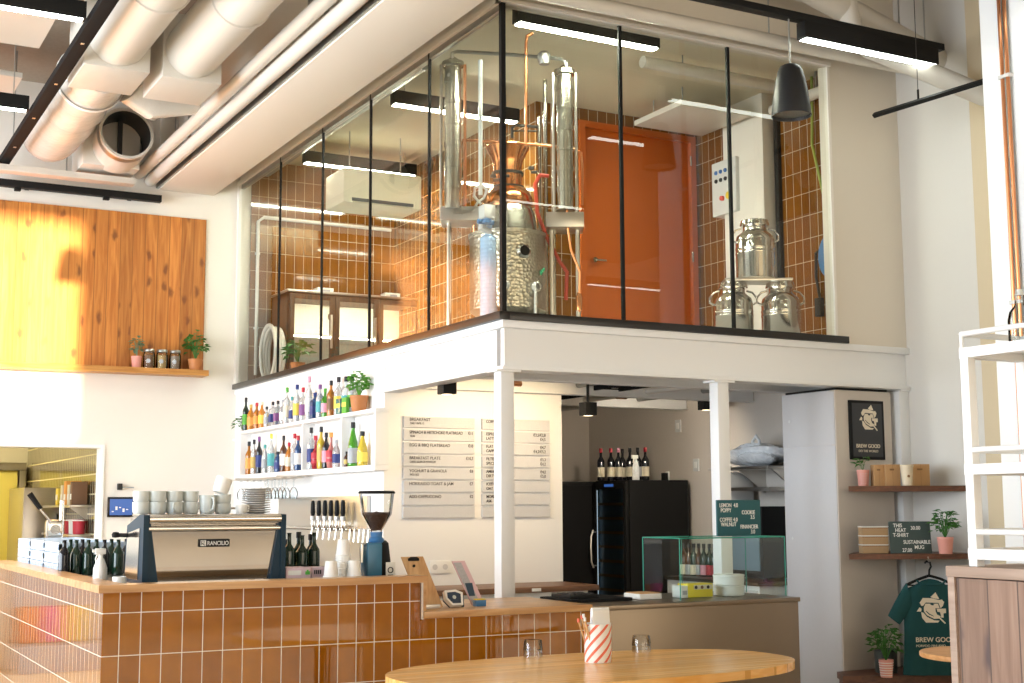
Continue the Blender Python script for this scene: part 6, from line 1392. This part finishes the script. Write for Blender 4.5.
MB().lathe([(R0*.385, zz(172)), (R0*.42, zz(172)), (R0*.42, zz(169)), (R0*.385, zz(169))], (VX, VY, 0), 32).lathe([(R0*.385, zz(187)), (R0*.44, zz(187)), (R0*.44, zz(184)), (R0*.385, zz(184))], (VX, VY, 0), 32).obj('clamp_ring', 'dark_steel', t)
# manholes, gauge and bosses on the boiler
nv = Vector((-FWD.x, -FWD.y, 0)).normalized(); sv = Vector((RGT.x, RGT.y, 0)).normalized()
def on_boiler(px, py):
    off = (px-508)*SD/F_PX; f = math.sqrt(max(0, R0*R0-off*off)); return Vector((VX, VY, 0))+sv*off+nv*f+Vector((0, 0, zz(py)))
def facing(p): n = Vector((p.x-VX, p.y-VY, 0)).normalized(); return frame(p, Vector((-n.y, n.x, 0)), (0, 0, 1)), n
for px, py, r, m_, m2, nm_ in ((523, 257, .050, 'chrome', 'black', 'sight_glass'), (535, 291, .036, 'rubber_white', 'galvanised', 'drain_valve'), (505, 291, .036, 'rubber_white', 'galvanised', 'drain_valve')):
    Mx, n = facing(on_boiler(px, py)); q = MB().lathe([(r*.75, .0), (r*1.1, -.01), (r*1.15, .02), (r*.8, .035), (r*.72, .02)], (0, 0, 0), 24, M=Mx).obj(nm_, m_, t); MB().lathe([(0, .018), (r*.75, .018)], (0, 0, 0), 20, M=Mx).obj('lens' if nm_ == 'sight_glass' else 'valve_disc', m2, q)
for px in (535, 505):
    p = on_boiler(px, 294)+nv*.03; MB().tube([p, p+Vector((0, 0, -.06))+nv*.01, Vector((p.x, p.y, MZ+.01))+nv*.02], .012, 8).obj('drain_hose', 'rubber_white', t)
Mx, n = facing(on_boiler(541, 275)); MB().prism([(-.02, -.03), (.03, .02), (.025, .035), (-.03, -.0)], .01, Mx @ Matrix.Translation((0, 0, .004))).obj('valve_lever', 'valve_green', t)
# pale blue tall cylinder left in front of the boiler
c0 = S3(489, 300, SD-.25); cb = MB()
r_ = 8.5*SD/F_PX
prof = [(0, MZ+.02), (r_, MZ+.02)]
zc0, zc1 = MZ+.02, pt(489, 236, SD-.25).z
for k in range(24): za = zc0+(zc1-zc0)*k/24; prof += [(r_, za), (r_*1.05, za+.012), (r_, za+.024)]
prof += [(r_*.9, zc1), (r_*.4, zc1+.03), (r_*.4, zc1+.09), (0, zc1+.09)]
cb.lathe(prof, (c0.x, c0.y, 0), 28); cb.obj('coil_condenser', 'condenser_blue', t)
bx = S3(487, 213, SD-.2); MB().box((bx.x-.05, bx.y-.05, bx.z-.05), (bx.x+.05, bx.y+.05, bx.z+.06), .015).tube([bx+Vector((-.04, 0, -.05)), bx+Vector((-.05, 0, -.12)), bx+Vector((.03, 0, -.15))], .025, 8).obj('condenser_head', 'panel_grey', t)
v1 = S3(485, 222, SD-.25); MB().cyl(v1+Vector((-.06, 0, .0)), v1+Vector((.07, 0, .0)), .02).lathe([(.0, -.02), (.035, -.015), (.035, .015), (0, .02)], v1+Vector((0, -.03, .0)), 12).obj('inlet_valve', 'blue_plastic', t)
# two tall rectifying columns on trays
for (px, w, ytop, ybot, tr0, tr1, ty0, ty1, nm_) in ((453, 8.2, 58, 212, 441, 495, 210, 224, 'column'), (564.5, 7.8, 67, 214, 546, 583, 216, 231, 'column')):
    cx_ = S3(px, 100); r_ = w*SD/F_PX; za, zb = zz(ybot), zz(ytop)
    prof = [(0, za), (r_*1.2, za), (r_*1.2, za+.02), (r_, za+.025)]
    n_ = 7
    for k in range(1, n_): q = za+(zb-za)*k/n_; prof += [(r_, q-.02), (r_*1.10, q-.018), (r_*1.10, q+.018), (r_, q+.02)]
    prof += [(r_, zb-.06), (r_*1.35, zb-.055), (r_*1.35, zb-.02), (r_*.9, zb-.01), (r_*.35, zb+.02), (0, zb+.02)]
    MB().lathe(prof, (cx_.x, cx_.y, 0), 32).obj('rectifying_column', 'still_steel', t)
    for dx in (-1.45, 1.45):
        b0 = cx_+sv*(dx*r_); MB().cyl((b0.x, b0.y, za-.02), (b0.x, b0.y, zb-.04), .012, 8).obj('side_pipe', 'copper_pipe' if dx > 0 and px < 500 else 'brushed', t)
    a0, a1 = S3(tr0, ty0), S3(tr1, ty0); L = (a1-a0).length; M = frame((a0.x, a0.y, zz(ty1)), sv, (0, 0, 1))
    tray = MB().box((0, 0, -.14), (L, zz(ty0)-zz(ty1), .14), .004, M=M).obj('tray', 'brushed', t)
    for k_ in range(2):
        e = a0+(a1-a0)*(.15+.7*k_); MB().cyl((e.x, e.y, MZ), (e.x, e.y, zz(ty1)), .018, 8).obj('stand_leg', 'brushed', t)
# centre pipe pair and top manifold
for px, m_ in ((545, 'still_steel'), (553, 'still_steel'), (539, 'still_steel')):
    y0_, y1_ = (66, 300) if px == 545 else (105, 300); a_ = S3(px, 100, SD+.32); MB().cyl((a_.x, a_.y, MZ), (a_.x, a_.y, zz(y0_)), .017 if px == 545 else .012, 8).obj('riser_pipe', m_, t)
MB().tube([S3(452, 60), S3(452.5, 53), S3(457, 51.5), S3(500, 54), S3(540, 57), S3(562, 59), S3(566, 62), S3(567, 68)], .014, 8).obj('vapour_pipe', 'galvanised', t)
a_ = S3(544, 58); MB().lathe([(0, -.055), (.04, -.05), (.05, -.01), (.05, .03), (.03, .05), (0, .055)], a_, 14).obj('manifold', 'galvanised', t)
MB().tube([S3(533, 33), S3(527, 36), S3(526, 44), S3(526, 100), S3(526, 146)], .012, 8).obj('copper_riser', 'copper_pipe', t)
MB().tube([S3(462, 140), S3(500, 142), S3(540, 145), S3(574, 149), S3(581, 153), S3(582, 165), S3(582, 205)], .011, 8).obj('copper_loop', 'copper_pipe', t)
MB().tube([S3(512, 138), S3(512, 128), S3(516, 125), S3(538, 127)], .011, 8).tube([S3(512, 131), S3(540, 131)], .006, 6).obj('safety_pipe', 'dark_steel', t)
MB().tube([S3(549, 176), S3(540, 175), S3(535, 184), S3(537, 212), S3(548, 240), S3(560, 262), S3(567, 272), S3(566, 300)], .015, 8).obj('red_hose', 'hose_red', t)
MB().tube([S3(567, 180, SD-.1), S3(567, 222, SD-.1), S3(571, 250, SD-.1), S3(580, 272, SD-.1), S3(579, 312, SD-.1)], .010, 8).obj('copper_drop', 'copper_pipe', t)
lo_ = S3(579, 300, SD-.1); MB().lathe([(.0, -.02), (.022, -.02), (.026, .08), (.012, .12), (.0, .12)], Vector((lo_.x, lo_.y, lo_.z-.06)), 12).obj('parrot_spout', 'copper', t)
MB().tube([S3(471, 214), S3(478, 202), S3(484, 198), S3(487, 190), S3(482, 185), S3(475, 188), S3(474, 196), S3(481, 204)], .010, 8).obj('white_hose', 'rubber_white', t)
MB().cyl(S3(480.5, 60, SD-.35), S3(480.5, 195, SD-.35), .016, 10).obj('glass_tube', 'ceramic', t)
MB().tube([S3(474, 225), S3(475, 260), S3(474, 290), S3(473, 312)], .010, 8).lathe([(0, -.03), (.025, -.03), (.028, .10), (.012, .16), (0, .16)], S3(473, 310)+Vector((0, 0, .02)), 12).obj('spirit_safe', 'copper', t)
for px, py in ((493, 180), (503, 176), (531, 172)):
    p = S3(px, py, SD-.22); MB().cyl(p, p+sv*.05, .012).lathe([(0, -.012), (.022, -.01), (.022, .01), (0, .012)], p+Vector((0, 0, .03)), 10).obj('valve', 'dark_steel', t)
# ------------------------------------------------------------------ milk cans
def can(lb, x, y, z):
    t = thing('milk_can', lb, 'milk can', (x, y, z), 'shiny steel milk cans')
    r = .155
    MB().lathe([(0, 0), (r*.96, 0), (r, .01), (r, .20), (r*1.02, .205), (r*1.02, .215), (r, .22), (r, .235), (r*1.02, .24), (r*1.02, .25), (r, .255), (r, .31), (r*.93, .35), (r*.66, .385), (r*.60, .40), (r*.60, .43)], (0, 0, 0), 36).obj('body', 'chrome', t, local=True)
    MB().lathe([(r*.60, .43), (r*.75, .432), (r*.76, .445), (r*.70, .47), (r*.70, .478), (0, .48)], (0, 0, 0), 30).obj('lid', 'chrome', t, local=True)
    for s in (-1, 1):
        c = sv*s; MB().tube([c*r*.98+Vector((0, 0, .30)), c*r*1.22+Vector((0, 0, .32)), c*r*1.22+Vector((0, 0, .36)), c*r*1.0+Vector((0, 0, .40)), c*r*.70+Vector((0, 0, .415))], .008, 8).obj('handle', 'chrome', t, local=True)
    return t
ca, cb_ = pt(734, 330, 10.75), pt(781.5, 330, 10.75)
can('steel milk can on the mezzanine floor, left of the bottom pair', ca.x, ca.y, MZ+.001)
can('steel milk can on the mezzanine floor, right of the bottom pair', cb_.x, cb_.y, MZ+.001)
bd = MB().box((0, 0, 0), (.40, .22, .02), .003, M=frame(Vector((0, 0, 0)), sv, (0, 0, 1)) @ Matrix.Translation((0, 0, 0)))
bpy.data.meshes
pb_ = (ca+cb_)/2; bd.bm.free()
bd = MB(); bd.box((-.27, -.12, 0), (.27, .12, .02), .003, M=Matrix(((sv.x, -sv.y, 0, pb_.x), (sv.y, sv.x, 0, pb_.y), (0, 0, 1, MZ+.482), (0, 0, 0, 1)))); bd = bd.obj('plank', 'brushed', loc=(pb_.x, pb_.y, MZ+.48)); tag(bd, 'steel plate lying across the two lower milk cans', 'plate')
ct = pt(756.5, 300, 10.75); can('steel milk can standing on top of the other two', ct.x, ct.y, MZ+.503)
# control box, reel, hose on the right wall
a, b_ = onx(712, 170, XR-.12), onx(735, 210, XR-.12)
t = thing('control_box', 'pale grey control box with coloured buttons on the tiled wall', 'control box', (XR-.1, a.y, 4.2))
z0_, z1_ = onx(724, 214, XR-.2).z, onx(724, 160, XR-.2).z; y0_, y1_ = onx(736, 187, XR-.2).y, onx(712, 187, XR-.2).y
MB().box((XR-.20, y0_, z0_), (XR-.021, y1_, z1_), .006).obj('box', 'panel_grey', t)
for i in range(4):
    for j in range(2): MB().lathe([(0, .012), (.018, .012), (.02, 0)], (0, 0, 0), 12, M=frame((XR-.20, y1_-.07-i*.07, z1_-.10-j*.08), (0, -1, 0), (0, 0, 1))).obj('button', 'button_blue' if j == 0 else 'black', t)
MB().lathe([(0, .02), (.035, .02), (.04, 0)], (0, 0, 0), 16, M=frame((XR-.20, y0_+.10, z0_+.16), (0, -1, 0), (0, 0, 1))).obj('main_switch', 'button_yellow', t); MB().lathe([(0, .025), (.022, .025), (.025, 0)], (0, 0, 0), 14, M=frame((XR-.20, y0_+.2, z0_+.15), (0, -1, 0), (0, 0, 1))).obj('stop_button', 'button_red', t)
for k in range(3): MB().tube([(XR-.1, y0_+.06+k*.05, z0_), (XR-.1, y0_+.02+k*.04, z0_-.14), (XR-.1, y0_-.06+k*.03, z0_-.2), (XR-.1, y0_-.10, z0_-.26-.04*k)], .009, 6).obj('cable', 'rubber_white', t)
p = onx(825, 255, XR-.12)
t = thing('hose_reel', 'blue hose reel on the tiled wall at the right glass edge', 'hose reel', (XR-.1, p.y, p.z))
MB().lathe([(0, .06), (.13, .06), (.14, .05), (.14, 0), (0, 0)], (0, 0, 0), 30, M=frame((XR-.021, p.y, p.z), (0, -1, 0), (0, 0, 1)), sq=1.35).obj('reel', 'blue_plastic', t)
MB().tube([(XR-.06, p.y+.05, p.z+.1), (XR-.06, p.y+.18, p.z+.05), (XR-.05, p.y+.2, p.z-.15), (XR-.05, p.y+.16, p.z-.34)], .012, 8).box((XR-.08, p.y+.13, p.z-.5), (XR-.03, p.y+.2, p.z-.34), .008).obj('cable', 'black', t)
g1_, g2_ = onx(812, 95, XR-.06), onx(828, 215, XR-.06)
o = MB().tube([g1_+Vector((0, 0, .25)), g1_, g1_.lerp(g2_, .4)+Vector((0, .08, 0)), g2_, Vector((XR-.06, p.y, p.z+.19))], .012, 8).obj('green_hose', 'hose_green', loc=g1_); tag(o, 'green hose hanging down the tiled wall above the blue reel', 'hose')
for k, (px, py) in enumerate(((814, 92), (823, 98))):
    q = onx(px, py, XR-.16); o = MB().tube([(XR-.12, YM+.2, q.z), (XR-.12, 9.2, q.z)], .05, 14).obj('mezzanine_pipe', 'duct_white', loc=q) if k == 0 else None
    if o: tag(o, 'white pipe along the top of the tiled mezzanine wall', 'pipe'); MB().box((XR-.13, 8.6, q.z+.04), (XR-.11, 8.62, 5.22)).obj('hanger', 'galvanised', o)
# slanted white panel and pipe under the mezzanine ceiling
o = MB().box((6.78, 9.35, 5.0), (7.55, 10.1, 5.05), .008).obj('ceiling_unit', 'duct_white', loc=(6.7, 9.5, 5)); tag(o, 'flat white panel hung below the mezzanine ceiling before the door', 'ceiling panel')
for x in (6.9, 7.4):
    for y in (9.5, 9.95): MB().cyl((x, y, 5.05), (x, y, 5.22), .006, 6).obj('hanger_rod', 'galvanised', o)
o = MB().cyl((6.0, 8.8, 5.10), (XR-.2, 8.8, 5.10), .05, 14).obj('mezzanine_pipe', 'duct_white', loc=(6.5, 8.8, 5.1)); tag(o, 'white pipe crossing under the mezzanine ceiling above the cans', 'pipe')
MB().cyl((6.4, 8.8, 5.14), (6.4, 8.8, 5.22), .006, 6).obj('hanger_rod', 'galvanised', o)
o = MB().box((4.66, 12.0, 4.45), (5.5, 12.5, 4.80), .03).obj('air_conditioner', 'mezz_ceiling', loc=(5, 12.2, 4.72)); tag(o, 'pale box shaped air unit hung deep in the mezzanine', 'air unit'); MB().box((4.75, 11.985, 4.47), (5.4, 12.0, 4.50)).obj('vent', 'charcoal', o)
for x in (4.8, 5.35): MB().cyl((x, 12.2, 4.80), (x, 12.2, 5.22), .008, 6).obj('hanger_rod', 'galvanised', o)
o = MB().cyl((4.40, 9.6, 5.10), (4.40, 13.6, 5.10), .08, 18).obj('mezzanine_pipe', 'galvanised', loc=(4.5, 11, 5)); tag(o, 'grey spiral duct along the glass side of the mezzanine ceiling', 'air duct')
for y in (10.2, 12.9): MB().cyl((4.40, y, 5.17), (4.40, y, 5.22), .006, 6).obj('hanger_rod', 'galvanised', o)
# bar fridge at the far wall
t = thing('bar_fridge', 'low brown bar fridge with glass doors on the mezzanine', 'fridge', (5.2, 13.2, MZ))
BX0, BX1, BY0, BY1, BZ1 = 4.50, 6.02, 13.10, 13.62, MZ+.92
MB().box((BX0, BY0+.04, MZ+.06), (BX0+.03, BY1, BZ1)).box((BX1-.03, BY0+.04, MZ+.06), (BX1, BY1, BZ1)).box((BX0, BY0+.04, BZ1-.05), (BX1, BY1, BZ1)).box((BX0, BY0+.04, MZ+.0), (BX1, BY1, MZ+.09)).obj('cabinet', 'fridge_dark', t)
MB().box((BX0-.01, BY0, BZ1), (BX1+.01, BY1, BZ1+.025), .003).obj('worktop', 'brushed', t)
MB().box((BX0+.03, BY1-.04, MZ+.09), (BX1-.03, BY1-.02, BZ1-.05)).box((BX0+.03, BY0+.1, MZ+.46), (BX1-.03, BY1-.04, MZ+.47)).obj('lining', 'fridge_inside', t)
MB().box((BX0+.1, BY0+.06, MZ+.095), (BX1-.1, BY0+.085, MZ+.115)).obj('lamp_tube', 'led', t)
MB().box((BX0+.1, BY0+.12, MZ+.472), (BX1-.1, BY0+.14, MZ+.482)).obj('lamp_tube', 'led_mezzanine', t)
for k in range(3):
    xa = BX0+.02+k*.495; d = MB().box((xa, BY0, MZ+.09), (xa+.05, BY0+.035, BZ1-.02), .003).box((xa+.44, BY0, MZ+.09), (xa+.49, BY0+.035, BZ1-.02), .003).box((xa+.05, BY0, BZ1-.07), (xa+.44, BY0+.035, BZ1-.02), .003).box((xa+.05, BY0, MZ+.09), (xa+.44, BY0+.035, MZ+.14), .003).obj('door', 'fridge_dark', t)
    MB().quad((xa+.05, BY0+.015, MZ+.14), (xa+.44, BY0+.015, MZ+.14), (xa+.44, BY0+.015, BZ1-.07), (xa+.05, BY0+.015, BZ1-.07)).obj('door_pane', 'clear_glass', d, smooth=False)
    MB().box((xa+.44, BY0-.025, MZ+.35), (xa+.46, BY0, MZ+.7), .003).obj('handle', 'brushed', d)
    if k < 2: MB().lathe([(0, .004), (.055, .004), (.055, 0)], (0, 0, 0), 20, M=frame((xa+.15, BY1-.045, BZ1-.17), (1, 0, 0), (0, 0, 1))).obj('fan', 'fridge_dark', t)
for px, lb in ((324, 'small white box on the bar fridge, left one'), (391, 'small white box on the bar fridge, right one')):
    q = ony(px, 292, 13.3); o = MB().box((q.x-.09, 13.25, BZ1+.026), (q.x+.09, 13.38, BZ1+.09), .006).obj('card_carton', 'paper_white', loc=(q.x, 13.3, BZ1+.026)); tag(o, lb, 'box', 'white boxes on the bar fridge'); MB().box((q.x-.03, 13.247, BZ1+.04), (q.x+.05, 13.25, BZ1+.07)).obj('print', 'paper_grey', o)
q = ony(257, 352, 13.3)
b = MB()
for k in range(4): b.tube([(4.36+.01*k+.02*0, 13.3+.27*math.cos(2*PI*i/32)*.9, MZ+.30+.28*math.sin(2*PI*i/32)) for i in range(32)], .020, 8, closed=True) if k == 0 else b.tube([(4.36+.030*k, 13.3+.25*math.cos(2*PI*i/32), MZ+.285+.265*math.sin(2*PI*i/32)) for i in range(32)], .020, 8, closed=True)
o = b.obj('coiled_hose', 'rubber_white', loc=(4.4, 13.3, MZ)); tag(o, 'coiled pale hose standing at the far left end of the mezzanine', 'hose')
# white conduit on the tiled back wall
o = MB().tube([(4.36, YB-.042, MZ+.1), (4.36, YB-.042, 4.55), (4.42, YB-.042, 4.60), (5.9, YB-.042, 4.60)], .018, 8).obj('conduit', 'rubber_white', loc=(4.36, YB-.04, 3)); tag(o, 'white conduit running up and along the tiled back wall', 'conduit')
for x, z in ((4.36, 3.4), (4.36, 4.2), (5.0, 4.6), (5.6, 4.6)): MB().box((x-.025, YB-.045, z-.012), (x+.025, YB-.02, z+.012), .002).obj('clip', 'panel_grey', o)
potted('potted_plant', 'dark leafy plant beside the bar fridge behind the side glass', (4.42, 12.55, MZ+.001), .07, .12, 'terracotta', 'leaf', .28, .10, 40, .09, 31)
